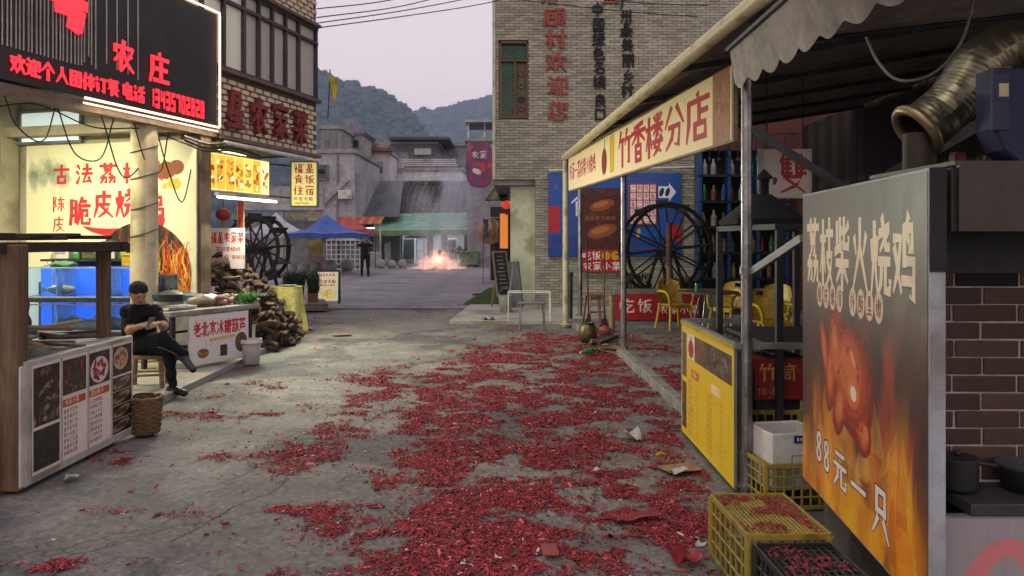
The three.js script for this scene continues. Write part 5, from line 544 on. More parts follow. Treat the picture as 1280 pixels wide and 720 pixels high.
// ---- stove with its printed chicken board
{
  const s = thing('brick_stove', 'brick backed roasting stove with a large printed chicken board on its side', 'stove', [0, 0, 0]);
  const A = v3(1.605, 0, -4.2), B = v3(1.437, 0, -2.62), L = A.distanceTo(B), ang = Math.atan2(-(B.z - A.z), B.x - A.x), mid = A.clone().add(B).multiplyScalar(0.5), n = v3(Math.sin(ang), 0, Math.cos(ang));
  const bd = obj('side_board', [rbox(L, 1.56, 0.055, 0, 1.12, -0.0295, 0.004)], mat([0.42, 0.44, 0.50], 0.4, { map: 'dirt' }), s); bd.position.set(mid.x, 0, mid.z); bd.rotation.y = ang;
  obj('end_soot', [box(0.003, 0.36, 0.056, L / 2 + 0.0015, 1.72, -0.0295)], mat([0.012, 0.012, 0.014], 0.8), bd);
  const m = printMat(1100, 1080, (c, W, H) => {
    const im = c.createImageData(W, H), dd = im.data; for (let y = 0; y < H; y++) for (let x = 0; x < W; x++) { const u = x / W, v = y / H, a = fbm(u * 5, v * 5, 4, 201), b = fbm(u * 9 + 4, v * 4, 4, 207); let r = 98, g = 91, bl = 82; const t1 = smooth(0.28, 0.5, v + 0.1 * (a - 0.5)); r = lerp(r, 66 + 90 * smooth(0.45, 0.75, b), t1); g = lerp(g, 42 + 22 * smooth(0.45, 0.75, b), t1); bl = lerp(bl, 34 + 12 * b, t1); const fl = smooth(0.60, 0.98, v + 0.42 * (fbm(u * 7, v * 2.2, 4, 215) - 0.5) + 0.06 * Math.sin(u * 9)); r = lerp(r, 236, fl); g = lerp(g, 128 + 60 * fbm(u * 12, v * 3, 3, 221), fl); bl = lerp(bl, 22, fl); const o = (y * W + x) * 4; dd[o] = r + 10 * (a - 0.5); dd[o + 1] = g + 10 * (a - 0.5); dd[o + 2] = bl + 8 * (a - 0.5); dd[o + 3] = 255; } c.putImageData(im, 0, 0);
    for (let i = 0; i < 150; i++) { const x = rnd() * W, y = H * R(0.72, 1.08), l = H * R(0.07, 0.24), w = W * R(0.012, 0.05), k = R(-0.5, 0.5) * w; c.globalAlpha = R(0.12, 0.42); c.fillStyle = pick(['#f0b432', '#e88a1c', '#d9641a', '#f2c048', '#b4461a', '#5a2a18', '#c8781c']); c.beginPath(); c.moveTo(x - w, y); c.bezierCurveTo(x - w * 1.1, y - l * 0.35, x - w * 0.2 + k, y - l * 0.6, x + k * 2.2, y - l); c.bezierCurveTo(x + w * 0.3 + k, y - l * 0.55, x + w * 1.2, y - l * 0.3, x + w, y); c.closePath(); c.fill(); } c.globalAlpha = 1;
    // the roast chicken
    const el = (x, y, rx, ry, a, f) => { c.fillStyle = f; c.beginPath(); c.ellipse(W * x, H * y, W * rx, H * ry, a, 0, 7); c.fill(); }; const cols = ['#7a2212', '#963016', '#b0421c', '#c25524', '#cf6a32']; cols.forEach((f, i) => { const k = 1 - i * 0.14; el(0.50 - i * 0.006, 0.565 - i * 0.006, 0.185 * k, 0.155 * k, 0.5, f); el(0.36, 0.50, 0.07 * k, 0.14 * k, -0.15, f); el(0.31, 0.58, 0.05 * k, 0.12 * k, 0.1, f); el(0.40, 0.66, 0.055 * k, 0.10 * k, 0.35, f); el(0.60, 0.70, 0.06 * k, 0.06 * k, -0.5, f); el(0.25, 0.51, 0.035 * k, 0.11 * k, -0.35, f); });
    el(0.38, 0.40, 0.03, 0.07, 0.2, '#9c3a20'); for (let i = 0; i < 120; i++) el(R(0.24, 0.66), R(0.42, 0.72), R(0.003, 0.012), R(0.004, 0.016), rnd() * 3, pick(['rgba(190,80,44,0.35)', 'rgba(90,22,12,0.35)', 'rgba(214,120,70,0.25)'])); el(0.52, 0.60, 0.05, 0.045, 0.3, 'rgba(226,130,78,0.55)'); el(0.52, 0.60, 0.026, 0.022, 0.3, '#f0d8c4'); el(0.515, 0.50, 0.03, 0.01, 0.8, '#e0a078'); el(0.36, 0.46, 0.016, 0.04, -0.1, 'rgba(226,140,86,0.6)'); el(0.30, 0.56, 0.01, 0.04, 0.1, 'rgba(214,120,70,0.6)'); el(0.62, 0.69, 0.02, 0.02, 0, 'rgba(226,140,86,0.6)');
    // characters
    [...'荔枝柴火烧鸡'].forEach((ch, i) => { const x = W * (0.055 + i * 0.15), y = H * 0.085 + i * H * 0.002; c.fillStyle = '#3c352c'; drawChar(c, ch, x + 3, y + 4, W * 0.135, H * 0.215, 18); c.fillStyle = '#ecd9b4'; drawChar(c, ch, x, y, W * 0.135, H * 0.215, 17); });
    [...'脆皮嫩滑', ...'外酥里嫩'].forEach((ch, i) => { const x = W * (0.20 + i * 0.066 + (i > 3 ? 0.05 : 0)), y = H * (0.335); el(x / W, y / H, 0.03, 0.042, 0, '#dcc8a6'); c.fillStyle = '#7a2620'; drawChar(c, ch, x - W * 0.019, y - H * 0.026, W * 0.038, H * 0.052, 13); });
    const big = (ch, x, y, sx, sy) => { for (const [dx, dy, f, w] of [[0, 0, '#2c1a12', 25], [0, 0, '#e9e2dc', 17]]) { c.fillStyle = f; if (GLYPH[ch]) drawChar(c, ch, W * x, H * y, W * sx, H * sy, w); else { c.save(); c.font = 'bold 150px sans-serif'; c.translate(W * x, H * y); c.scale(sx * W / 86, sy * H / 112); if (f === '#2c1a12') { c.strokeStyle = f; c.lineWidth = 12; c.strokeText('8', 0, 112); } else c.fillText('8', 0, 112); c.restore(); } } }; big('8', 0.16, 0.79, 0.065, 0.10); big('8', 0.24, 0.80, 0.065, 0.10); big('元', 0.34, 0.795, 0.12, 0.12); big('一', 0.50, 0.80, 0.12, 0.12); big('只', 0.66, 0.80, 0.13, 0.14);
    wear(c, W, H, 160, 0.12);
  }, 0.34, { clearcoat: 0.35, clearcoatRoughness: 0.3, bumpMap: rep(T.crinkle, 1.1), bumpScale: 0.0012 });
  obj('chicken_print', sheet(L - 0.02, 1.54, 0, 1.12, 0.0005), m, bd, true);
  obj('plinth', [box(L - 0.1, 0.33, 0.3, 0, 0.165, -0.25)], mat([0.10, 0.085, 0.07], 0.8, { map: 'dirt' }), bd);
  obj('cabinet_body', [box(1.4, 1.25, 0.06, 2.4, 1.25, -4.2), box(1.45, 0.66, 0.9, 2.42, 0.33, -3.56)], mat([0.07, 0.065, 0.06], 0.8), s);
  // brick back wall of the fire place
  const gb = [0, 1, 2].map(() => done(rbox(0.2505, 0.0638, 0.08, 0, 0, 0, 0.005))), mb = [mat([0.085, 0.040, 0.022], 0.75, { bs: 0.003 }), mat([0.070, 0.034, 0.020], 0.75, { bs: 0.003 }), mat([0.10, 0.048, 0.027], 0.75, { bs: 0.003 })]; const half = done(rbox(0.126, 0.0638, 0.08, 0, 0, 0, 0.005));
  obj('mortar', box(1.25, 0.95, 0.05, 2.25, 1.16, -3.026), mat([0.55, 0.51, 0.47], 0.9), s);
  for (let r = 0; r < 14; r++) { let x = 1.595 + [0.0, 0.012, 0.006, 0.02][r % 4]; for (let k = 0; x < 2.8; k++) { const short = k ? hash2(r, k, 41) < 0.18 : r % 2 === 1, w = short ? 0.126 : 0.2505, o = obj('brick', short ? half : gb[k % 3], r > 11 || (r === 11 && k % 2) ? M.soot : mb[Math.floor(hash2(r, k, 43) * 3)], s); o.position.set(x + w / 2, 0.735 + r * 0.0695 + R(-0.0012, 0.0012), -3.035 + R(-0.004, 0.003)); o.rotation.z = R(-0.006, 0.006); x += w + R(0.005, 0.009); } }
  obj('soot_band', box(1.25, 0.16, 0.08, 2.25, 1.60, -3.02), M.black, s);
  obj('hearth_shelf', rbox(1.2, 0.045, 0.44, 2.26, 0.672, -2.97, 0.006), mat([0.045, 0.043, 0.042], 0.6), s); 
  const pk = printMat(512, 320, (c, W, H) => { c.fillStyle = '#8d878a'; c.fillRect(0, 0, W, H); for (let i = 0; i < 200; i++) { c.fillStyle = `rgba(${pick(['100,96,100', '160,156,158', '130,110,110'])},0.12)`; c.fillRect(rnd() * W, rnd() * H, R(2, 6), R(20, 140)); } c.strokeStyle = '#c96a6c'; c.lineCap = 'round'; c.lineWidth = 34; c.globalAlpha = 0.8; c.beginPath(); c.moveTo(W * 0.13, H * 0.95); c.lineTo(W * 0.14, H * 0.42); c.bezierCurveTo(W * 0.2, H * 0.08, W * 0.36, H * 0.1, W * 0.36, H * 0.4); c.lineTo(W * 0.34, H * 0.95); c.stroke(); c.beginPath(); c.moveTo(W * 0.5, H * 0.2); c.lineTo(W * 0.5, H * 0.9); c.moveTo(W * 0.62, H * 0.16); c.lineTo(W * 0.6, H * 0.8); c.stroke(); c.globalAlpha = 1; wear(c, W, H, 120, 0.2); }, 0.5);
  const lp = obj('lower_panel', [box(1.1, 0.645, 0.03, 2.05, 0.325, -2.775)], M.greyPaint, s); obj('painted_face', sheet(1.08, 0.63, 2.05, 0.325, -2.7585), pk, lp, true);
  obj('hood', [prism([[1.53, 1.68], [2.7, 1.68], [2.7, 1.9], [1.53, 1.91]], 0.02).translate(0, 0, -2.62), box(0.02, 0.22, 0.6, 1.525, 1.79, -2.92), box(1.2, 0.015, 0.62, 2.12, 1.915, -2.92), box(1.2, 0.22, 0.02, 2.12, 1.79, -3.22)], mat([0.06, 0.052, 0.045], 0.45, { metal: 0.5, map: 'dirt' }), s);
  const pot = thing('iron_pot', 'black iron pot on the hearth shelf against the chicken board', 'pot', [gx(1197, 2.9), 0.696, 2.9]); obj('body', lathe([[0, 0], [0.055, 0], [0.07, 0.02], [0.07, 0.12], [0.075, 0.125], [0.07, 0.13], [0, 0.13]], 24), M.black, pot); obj('knob', sph(0.012, 0, 0.14, 0), M.black, pot);
  const pan = thing('iron_pan', 'black iron pan with a side handle on the hearth shelf', 'pan', [gx(1280, 2.9), 0.696, 2.9]); obj('body', lathe([[0, 0], [0.07, 0], [0.1, 0.09], [0.105, 0.1], [0.095, 0.1], [0.06, 0.012], [0, 0.012]], 24), M.black, pan); obj('handle', rod(v3(-0.09, 0.09, 0.0), v3(-0.2, 0.11, 0.02), 0.009), M.black, pan);
}
[[1197, 'red carton on top of the stove hood', 'carton', [0.2, 0.02, 0.02], 0.05, 0.07], [1236, 'brown jar on top of the stove hood', 'jar', [0.12, 0.07, 0.03], 0.035, 0.06], [1256, 'pale green tin on top of the stove hood', 'tin', [0.2, 0.32, 0.22], 0.03, 0.05], [1276, 'orange carton on top of the stove hood', 'carton', [0.4, 0.14, 0.04], 0.05, 0.045]].forEach(([px, lab, nm, c, w, hh]) => { const t = thing(nm, lab, nm === 'carton' ? 'box' : nm, [gx(px, 3.05), 1.924, 3.05], R(-0.3, 0.3)); obj('body', rbox(w, hh, w * 0.8, 0, hh / 2, 0, 0.006), mat(c, 0.6, { map: 'dirt', rp: 4 }), t); obj('lid', rbox(w * 0.9, 0.008, w * 0.72, 0, hh + 0.003, 0, 0.002), mat(c.map((v) => v * 0.6), 0.6), t); });
{ // silver exhaust duct and blue blower
  const d = thing('exhaust_duct', 'crumpled silver exhaust duct rising under the cloth canopy', 'duct', [0, 0, 0]); const D = 2.95; const pts = [P(1310, 60, D), P(1262, 58, D), P(1226, 78, D), P(1203, 112, D), P(1176, 142, D), P(1146, 164, D)]; const g = new THREE.TubeGeometry(new THREE.CatmullRomCurve3(pts), 110, 0.098, 26), p = g.attributes.position, nn = g.attributes.normal; for (let i = 0; i < p.count; i++) { const ring = Math.floor(i / 27), k = 0.0004 * Math.sin(ring * 1.9) + 0.012 * (fbm(p.getX(i) * 22, p.getY(i) * 22 + p.getZ(i) * 18, 3, 9) - 0.5); p.setXYZ(i, p.getX(i) + nn.getX(i) * k, p.getY(i) + nn.getY(i) * k, p.getZ(i) + nn.getZ(i) * k); } g.computeVertexNormals();
  obj('flexible_pipe', g, mat([0.31, 0.285, 0.18], 0.36, { metal: 0.9, bump: 'crinkle', brp: 1.2, bs: 0.003 }), d); const e = pts[5].clone(), dir = pts[5].clone().sub(pts[4]).normalize(); obj('end_collar', at(new THREE.TorusGeometry(0.1, 0.02, 10, 26), 0, 0, 0).applyMatrix4(new THREE.Matrix4().makeRotationFromQuaternion(new THREE.Quaternion().setFromUnitVectors(v3(0, 0, 1), dir)).setPosition(e)), mat([0.4, 0.3, 0.17], 0.4, { metal: 0.8 }), d); obj('stub_pipe', cyl(0.06, 0.06, 0.3, e.x + 0.01, e.y - 0.16, e.z, 20), mat([0.05, 0.035, 0.02], 0.6, { metal: 0.4 }), d);
  const b = thing('blower', 'dark blue blower housing hanging beside the silver duct', 'blower', [0, 0, 0]); const x0 = 1.668, yT = 2.235, pr = [[0, 0], [0, -0.20], [0.03, -0.27], [0.09, -0.32], [0.4, -0.32], [0.4, 0]]; obj('housing', prism(pr, 0.1, 0.008).translate(x0, yT, -2.72), mat([0.006, 0.013, 0.07], 0.7), b); obj('label_plate', box(0.033, 0.045, 0.003, x0 + 0.02, yT - 0.07, -2.609), mat([0.6, 0.5, 0.3], 0.5), b); for (const x of [0.0, 0.065]) obj('bolt', cyl(0.008, 0.008, 0.012, x0 + x, yT + 0.012, -2.65, 8), M.brass, b); obj('side_flange', rbox(0.06, 0.2, 0.012, x0 + 0.012, yT - 0.11, -2.614, 0.004), mat([0.012, 0.018, 0.06], 0.6), b); obj('hanger', bar(P(1112, 219, 4.05), P(1236, 148, 3.95), 0.04, 0.06), M.darkSteel, b);
}
// ---- yellow menu counter
{
  const c = thing('food_counter', 'grey food counter faced with a bright yellow menu print', 'counter', [1.46, 0, 4.99]);   // face in local x = 0, runs to -z
  obj('body', [box(0.1, 0.86, 1.5, 0.075, 0.47, -0.78)], mat([0.14, 0.15, 0.155], 0.4, { metal: 0.5, map: 'dirt' }), c); obj('face_board', rbox(0.02, 0.93, 1.55, 0.01, 0.475, -0.775, 0.004), M.greyPaint, c); obj('counter_rim', [box(0.03, 0.04, 1.56, 0.02, 0.955, -0.775), box(0.56, 0.04, 0.03, 0.28, 0.955, -1.56), box(0.56, 0.04, 0.03, 0.28, 0.955, 0.0)], M.greyPaint, c); for (const [x, z] of [[0.06, -0.06], [0.06, -1.5], [0.5, -0.06], [0.5, -1.5]]) obj('foot', cyl(0.025, 0.025, 0.04, x, 0.02, z, 10), M.black, c);
  const m = printMat(1100, 660, (g, W, H) => { g.fillStyle = '#e3c015'; g.fillRect(0, 0, W, H); food(g, W * 0.015, H * 0.07, W * 0.105, H * 0.40, ['#5a4a44', '#7a5a48', '#3a2c2a', '#4a5a6a', '#8a6a50'], 40); food(g, W * 0.015, H * 0.52, W * 0.105, H * 0.42, ['#4a3c30', '#6a5238', '#2c2420', '#7d6848'], 40); g.fillStyle = '#ded2b4'; g.fillRect(W * 0.14, H * 0.06, W * 0.16, H * 0.22); g.fillStyle = '#a8281c'; g.beginPath(); g.ellipse(W * 0.22, H * 0.19, W * 0.06, H * 0.08, 0, 0, 7); g.fill(); g.fillRect(W * 0.21, H * 0.08, W * 0.02, H * 0.1); food(g, W * 0.30, H * 0.06, W * 0.2, H * 0.22, ['#5a3a20', '#7a5028', '#3c2616', '#94703c'], 50); food(g, W * 0.50, H * 0.06, W * 0.47, H * 0.22, ['#2c241c', '#4a3c2c', '#6a5840', '#1c1814', '#7a6c54'], 110); for (let i = 0; i < 14; i++) { g.strokeStyle = '#8a7854'; g.lineWidth = 5; g.beginPath(); g.ellipse(W * R(0.52, 0.95), H * R(0.1, 0.26), 18, 14, 0, 0, 7); g.stroke(); }
    g.fillStyle = '#c8641c'; for (const [x, y] of [[0.22, 0.36], [0.62, 0.36]]) { g.beginPath(); g.roundRect(W * x, H * y, W * 0.17, H * 0.075, 20); g.fill(); write(g, '农家菜', W * (x + 0.022), H * (y + 0.012), H * 0.05, { w: 13, gap: 0.15, color: '#f3d8a0' }); } for (const [x, n] of [[0.15, 10], [0.34, 10], [0.55, 10], [0.78, 10]]) for (let r = 0; r < n; r++) write(g, x === 0.34 || x === 0.78 ? '元八' : [...'竹香鱼肉牛鸡菜饭烧皮农家小里三'].sort((a, b) => hash2(a.charCodeAt(0), r + x * 90 | 0, 5) - hash2(b.charCodeAt(0), r + x * 90 | 0, 5)).slice(0, 4).join(''), W * x, H * (0.46 + r * 0.05), H * 0.038, { w: 13, gap: 0.06, color: '#b4781c' }); wear(g, W, H, 110, 0.12); }, 0.35, { clearcoat: 0.3, clearcoatRoughness: 0.3 });
  obj('menu_print', sheet(1.54, 0.92, -0.0015, 0.475, -0.775, 0, -Math.PI / 2), m, c, true); obj('top_edge', box(0.012, 0.03, 1.54, -0.004, 0.945, -0.775), mat([0.7, 0.5, 0.02], 0.4), c);
}
{ // dark grill cart with a hood behind the counter
  const k = thing('grill_cart', 'black grill cart frame with a pointed hood and chimney', 'cart', [1.68, 0, 6.15]);
  for (const [x, z] of [[0, 0], [0.13, 1.0], [0.62, 0], [0.62, 1.0]]) obj('post', box(0.045, 1.72, 0.045, x, 0.86, z), M.black, k); obj('top_rail', [box(0.66, 0.04, 0.04, 0.31, 1.74, 0), box(0.55, 0.04, 0.04, 0.37, 1.74, 1.0), bar(v3(0, 1.74, 0), v3(0.13, 1.74, 1.0), 0.04, 0.04), bar(v3(0.62, 1.74, 0), v3(0.62, 1.74, 1), 0.04, 0.04)], M.black, k); obj('tray', [box(0.62, 0.05, 0.95, 0.34, 0.93, 0.5)], M.black, k);
  obj('hood', [at(new THREE.CylinderGeometry(0.08, 0.36, 0.2, 4, 1), 0.24, 1.9, 0.3, 0, Math.PI / 4), box(0.52, 0.04, 0.5, 0.24, 1.79, 0.3)], M.soot, k); obj('chimney', [cyl(0.04, 0.04, 0.14, 0.26, 2.06, 0.3, 4, 0, Math.PI / 4), at(new THREE.ConeGeometry(0.085, 0.08, 4), 0.26, 2.16, 0.3, 0, Math.PI / 4)], M.soot, k);
  const bx = thing('red_stall_box', 'red price box with gold characters inside the grill cart', 'sign', [gx(972, 5.3), gy(500, 5.3), 5.25]); obj('case', rbox(0.36, 0.30, 0.3, 0, 0.155, -0.15, 0.01), mat([0.2, 0.015, 0.015], 0.5), bx); obj('print', sheet(0.35, 0.28, 0, 0.155, 0.002), printMat(384, 300, (c, W, H) => { c.fillStyle = '#7c1718'; c.fillRect(0, 0, W, H); write(c, '竹筒', W * 0.08, H * 0.12, H * 0.44, { w: 13, gap: 0.15, color: '#b48a3c' }); c.fillStyle = '#a87c38'; c.font = 'bold 66px sans-serif'; c.fillText('10元-30'.replace('元', ' '), W * 0.04, H * 0.88, W * 0.92); drawChar(c, '元', W * 0.34, H * 0.68, H * 0.2, H * 0.2, 12); wear(c, W, H, 40, 0.14); }), bx, true); obj('stand', box(0.3, gy(500, 5.3), 0.24, 0, -gy(500, 5.3) / 2, -0.16), M.darkSteel, bx);
  const foil = tag(obj('foil_bundle', crumple(sph(0.07, 0, 0.04, 0, 1.3, 0.5, 1, 18, 12), 0.05, 40), M.steel), 'crumpled foil bundle on top of the red price box', 'foil'); foil.position.set(gx(972, 5.3), gy(443, 5.3) - 0.03, -5.38);
}
function crate(name, label, pos, turn, w, h, d, m, hint) { // open lattice crate with ribs
  const c = thing(name, label, 'crate', pos, turn); const t = 0.012, side = (len, nx, ny) => { const l = []; for (let i = 0; i <= nx; i++) l.push(rbox(t * (i === 0 || i === nx ? 2.4 : 1.1), h, t, -len / 2 + len * i / nx, h / 2, 0, 0.003)); for (let j = 0; j <= ny; j++) l.push(rbox(len, t * (j === ny ? 2.6 : j === 0 ? 2 : 1), t * 0.9, 0, h * j / ny, 0.001, 0.003)); return l; };
  const put = (len, nx, x, z, r) => { const o = obj('side_lattice', side(len, nx, 4), m, c); o.position.set(x, 0, z); o.rotation.y = r; o.userData.kind = 'stuff'; }; put(w, hint[0], 0, d / 2, 0); put(w, hint[0], 0, -d / 2, Math.PI); put(d, hint[1], w / 2, 0, Math.PI / 2); put(d, hint[1], -w / 2, 0, -Math.PI / 2);
  const top = []; for (let i = 0; i <= hint[2]; i++) top.push(rbox(w, 0.01, 0.011, 0, h - 0.008, -d / 2 + d * i / hint[2], 0.003)); for (let i = 0; i <= hint[3]; i++) top.push(rbox(0.011, 0.010, d, -w / 2 + w * i / hint[3], h - 0.003, 0, 0.003)); obj('bottom_grid', top, m, c).userData.kind = 'stuff'; for (const [sx, sz] of [[1, 1], [1, -1], [-1, 1], [-1, -1]]) obj('corner', cyl(0.02, 0.02, h, sx * (w / 2 - 0.002), h / 2, sz * (d / 2 - 0.002), 8), m, c); return c;
}
const oldYellow = mat([0.36, 0.27, 0.045], 0.5, { map: 'dirt', rp: 2 });
crate('plastic_crate', 'upturned yellow lattice crate dusted with red paper by the counter', [1.25, 0, 3.73], 0.04, 0.38, 0.30, 0.55, oldYellow, [6, 7, 26, 18]);
crate('plastic_crate', 'upturned black lattice crate beside the yellow crate and chicken board', [1.265, 0, 3.11], 0.03, 0.34, 0.28, 0.58, mat([0.02, 0.02, 0.022], 0.45), [6, 6, 14, 10]);
crate('plastic_crate', 'yellow lattice crate under the white foam box', [1.74, 0, 4.86], 0.1, 0.4, 0.26, 0.36, oldYellow, [7, 5, 12, 10]);
crate('plastic_crate', 'second yellow crate below the red price box', [1.78, 0.02, 5.4], 0.0, 0.42, 0.44, 0.3, oldYellow, [7, 5, 12, 10]);
{ const b = thing('foam_box', 'open white foam box with a blue strip label', 'box', [gx(982, 4.9), gy(603, 4.9), 4.9], 0.16); const W = 0.36, H = 0.36, D = 0.3; obj('front_wall', rbox(W, H, 0.03, 0, H / 2, D / 2, 0.012), M.white, b); obj('back_wall', rbox(W, H, 0.03, 0, H / 2, -D / 2, 0.012), M.white, b); for (const s of [-1, 1]) obj('side_wall', rbox(0.03, H, D - 0.02, s * (W / 2 - 0.016), H / 2, 0, 0.012), M.white, b); obj('base', box(W - 0.04, 0.03, D - 0.04, 0, 0.018, 0), M.white, b); obj('blue_strip', box(0.19, 0.045, 0.004, 0.06, H - 0.04, D / 2 + 0.0165), mat([0.015, 0.03, 0.2], 0.5), b); obj('strip_lettering', Array.from({ length: 7 }, (_, i) => box(0.013, R(0.015, 0.026), 0.003, -0.01 + i * 0.022, H - 0.04, D / 2 + 0.0195)), M.white, b).userData.kind = 'stuff'; obj('moulded_panel', [box(0.004, 0.2, 0.004, -0.05, 0.12, D / 2 + 0.0165), box(0.2, 0.004, 0.004, 0.05, 0.22, D / 2 + 0.0165)], M.greyPaint, b); }
// ---- seating under the awning
function plasticChair(label, x, D, turn) {
  const c = thing('plastic_chair', label, 'chair', [x, 0.085, D], turn, 'yellow plastic chairs'); const m = M.yellowPlastic; obj('seat', [rbox(0.44, 0.03, 0.42, 0, 0.43, 0, 0.015), rbox(0.40, 0.05, 0.03, 0, 0.40, 0.2, 0.01)], m, c);
  for (const [sx, sz] of [[1, 1], [1, -1], [-1, 1], [-1, -1]]) obj('leg', rod(v3(sx * 0.19, 0.43, sz * 0.18), v3(sx * 0.24, 0, sz * 0.24), 0.024, 0.02, 8), m, c);
  const bk = []; const N = 16; const g = new THREE.PlaneGeometry(1, 1, N, 10), p = g.attributes.position; for (let i = 0; i < p.count; i++) { const u = p.getX(i) * 2, v = p.getY(i) + 0.5; const w = 0.235 * (1 - 0.16 * v * v * v); p.setXYZ(i, u * w, 0.42 + v * 0.45 * (1 - 0.10 * u * u * v), -0.2 - 0.09 * v + 0.10 * u * u); } g.computeVertexNormals(); const g2 = g.clone().translate(0, 0, -0.012); const idx = []; for (let i = 0; i < g.index.count; i += 3) { const a = g.index.getX(i), q = a % (N + 1), r = Math.floor(a / (N + 1)); if (r >= 1 && r <= 2 && q > 5 && q < 11) continue; idx.push(a, g.index.getX(i + 1), g.index.getX(i + 2)); } g.setIndex(idx); g2.setIndex(idx.slice()); obj('backrest', [g, g2], m, c);
  for (const s of [-1, 1]) obj('armrest', tube([v3(s * 0.235, 0.66, -0.16), v3(s * 0.27, 0.67, 0), v3(s * 0.265, 0.65, 0.17), v3(s * 0.24, 0.55, 0.22), v3(s * 0.22, 0.42, 0.2)], 0.024, 24, 8), m, c); return c;
}
plasticChair('yellow plastic armchair in front of the red floor banner', gx(843, 13.4), 13.4, 0.35); plasticChair('yellow plastic armchair half hidden behind the round table', gx(912, 12.6), 12.7, -0.9); plasticChair('yellow plastic armchair behind the black grill cart', gx(962, 10.6), 10.6, 0.2); plasticChair('yellow plastic armchair pushed deep under the shelf', gx(972, 11.8), 11.9, -0.5);
{ const t = thing('round_table', 'brown folding table between the yellow chairs', 'table', [gx(885, 12.2), 0.085, 12.2]); obj('table_top', [cyl(0.48, 0.48, 0.025, 0, 0.73, 0, 36)], M.wood, t); for (let i = 0; i < 4; i++) { const a = i * 1.57 + 0.6; obj('leg', rod(v3(0.12 * Math.cos(a), 0.72, 0.12 * Math.sin(a)), v3(0.3 * Math.cos(a), 0, 0.3 * Math.sin(a)), 0.013), M.steel, t); } const cp = thing('green_cup', 'small green can on the folding table', 'can', [gx(871, 12.0), 0.83, 12.0]); obj('body', cyl(0.032, 0.03, 0.12, 0, 0.06, 0), M.greenPlastic, cp); obj('lid', cyl(0.03, 0.032, 0.01, 0, 0.124, 0), M.steel, cp); }
{ // blue shelf with coloured bottles, double character board, dark red back wall
  const wl = thing('stall_back_wall', 'dark red wall closing the back of the stalls', 'wall', [6.9, 0, 17.2]); obj('panel', box(4.9, 5.4, 0.1, 0.2, 2.7, 0), mat([0.10, 0.022, 0.017], 0.85, { map: 'dirt' }), wl); obj('batten', [box(0.06, 5.4, 0.03, -1.2, 2.7, 0.06), box(0.06, 5.4, 0.03, 0.3, 2.7, 0.06)], M.darkWood, wl);
  const w2 = thing('stall_side_wall', 'dark plank wall along the far side of the stalls', 'wall', [6.55, 0, 8.2]); for (let i = 0; i < 45; i++) obj('plank', box(0.04, 4.2, 0.29, R(-0.01, 0.01), 2.1, 4.5 - i * 0.3), i % 2 ? M.darkWood : M.blackWood, w2);
  const sh = thing('bottle_shelf', 'tall blue shelf rack of coloured bottles against the back wall', 'shelf', [gx(930, 16.4), 0.085, 16.6]); for (const x of [-0.72, -0.24, 0.24, 0.72]) obj('upright', box(0.05, 2.75, 0.3, x, 1.37, 0), mat([0.02, 0.08, 0.26], 0.5), sh); for (let i = 0; i < 7; i++) obj('shelf_board', box(1.5, 0.03, 0.3, 0, 0.12 + i * 0.43, 0), M.darkSteel, sh); obj('back', box(1.5, 2.75, 0.02, 0, 1.37, -0.15), mat([0.04, 0.03, 0.03], 0.8), sh);
  const bg = done(lathe([[0, 0], [0.045, 0], [0.048, 0.02], [0.048, 0.16], [0.02, 0.21], [0.018, 0.27], [0, 0.27]], 12)), bm = [[0.16, 0.015, 0.015], [0.03, 0.13, 0.04], [0.26, 0.2, 0.03], [0.3, 0.29, 0.27], [0.02, 0.06, 0.18], [0.18, 0.07, 0.02]].map((c) => mat(c, 0.25, { bs: 0 })), bn = ['red', 'green', 'yellow', 'white', 'blue', 'amber'], rn = ['second', 'third', 'fourth', 'fifth', 'top']; for (let i = 1; i < 6; i++) for (let k = 0; k < 9; k++) { if (Math.abs(k - 2.5) < 0.6 && rnd() < 0.5) continue; const q = Math.floor(rnd() * 6), o = tag(obj('bottle', bg, bm[q]), `${bn[q]} bottle on the ${rn[i - 1]} board of the blue shelf rack`, 'bottle', `${bn[q]} bottles on the ${rn[i - 1]} board`); o.position.set(gx(930, 16.4) + (-0.64 + k * 0.158 + R(-0.02, 0.02)) * 1.3, 0.085 + (0.137 + i * 0.43) * 1.3, -16.5); o.scale.setScalar(R(1.1, 1.4)); } sh.scale.setScalar(1.3);
  const ds = thing('character_board', 'white board with one large red character hung above the grill cart', 'sign', P(981, 248, 8.6), -0.06); obj('board', prism([[-0.26, 0], [0.24, 0], [0.3, 0.08], [0.3, 0.56], [-0.3, 0.56], [-0.3, 0.08]], 0.02).translate(0, 0, -0.021), M.white, ds); obj('print', sheet(0.50, 0.54, 0.02, 0.285, 0.002), printMat(384, 400, (c, W, H) => { c.fillStyle = '#dcd5cc'; c.fillRect(0, 0, W, H); c.fillStyle = '#b01c2a'; drawChar(c, '雙', W * 0.33, H * 0.1, W * 0.62, H * 0.82, 12); c.fillStyle = '#2f4a44'; c.beginPath(); c.ellipse(W * 0.24, H * 0.66, 18, 34, 0.2, 0, 7); c.fill(); c.fillStyle = '#8a2c34'; c.beginPath(); c.ellipse(W * 0.1, H * 0.62, 14, 40, 0.2, 0, 7); c.fill(); wear(c, W, H, 50, 0.12); }), ds, true); obj('cord', [rod(v3(-0.2, 0.56, 0), v3(-0.2, 1.4, 0), 0.006), rod(v3(0.2, 0.56, 0), v3(0.2, 1.4, 0), 0.006)], M.wire, ds);
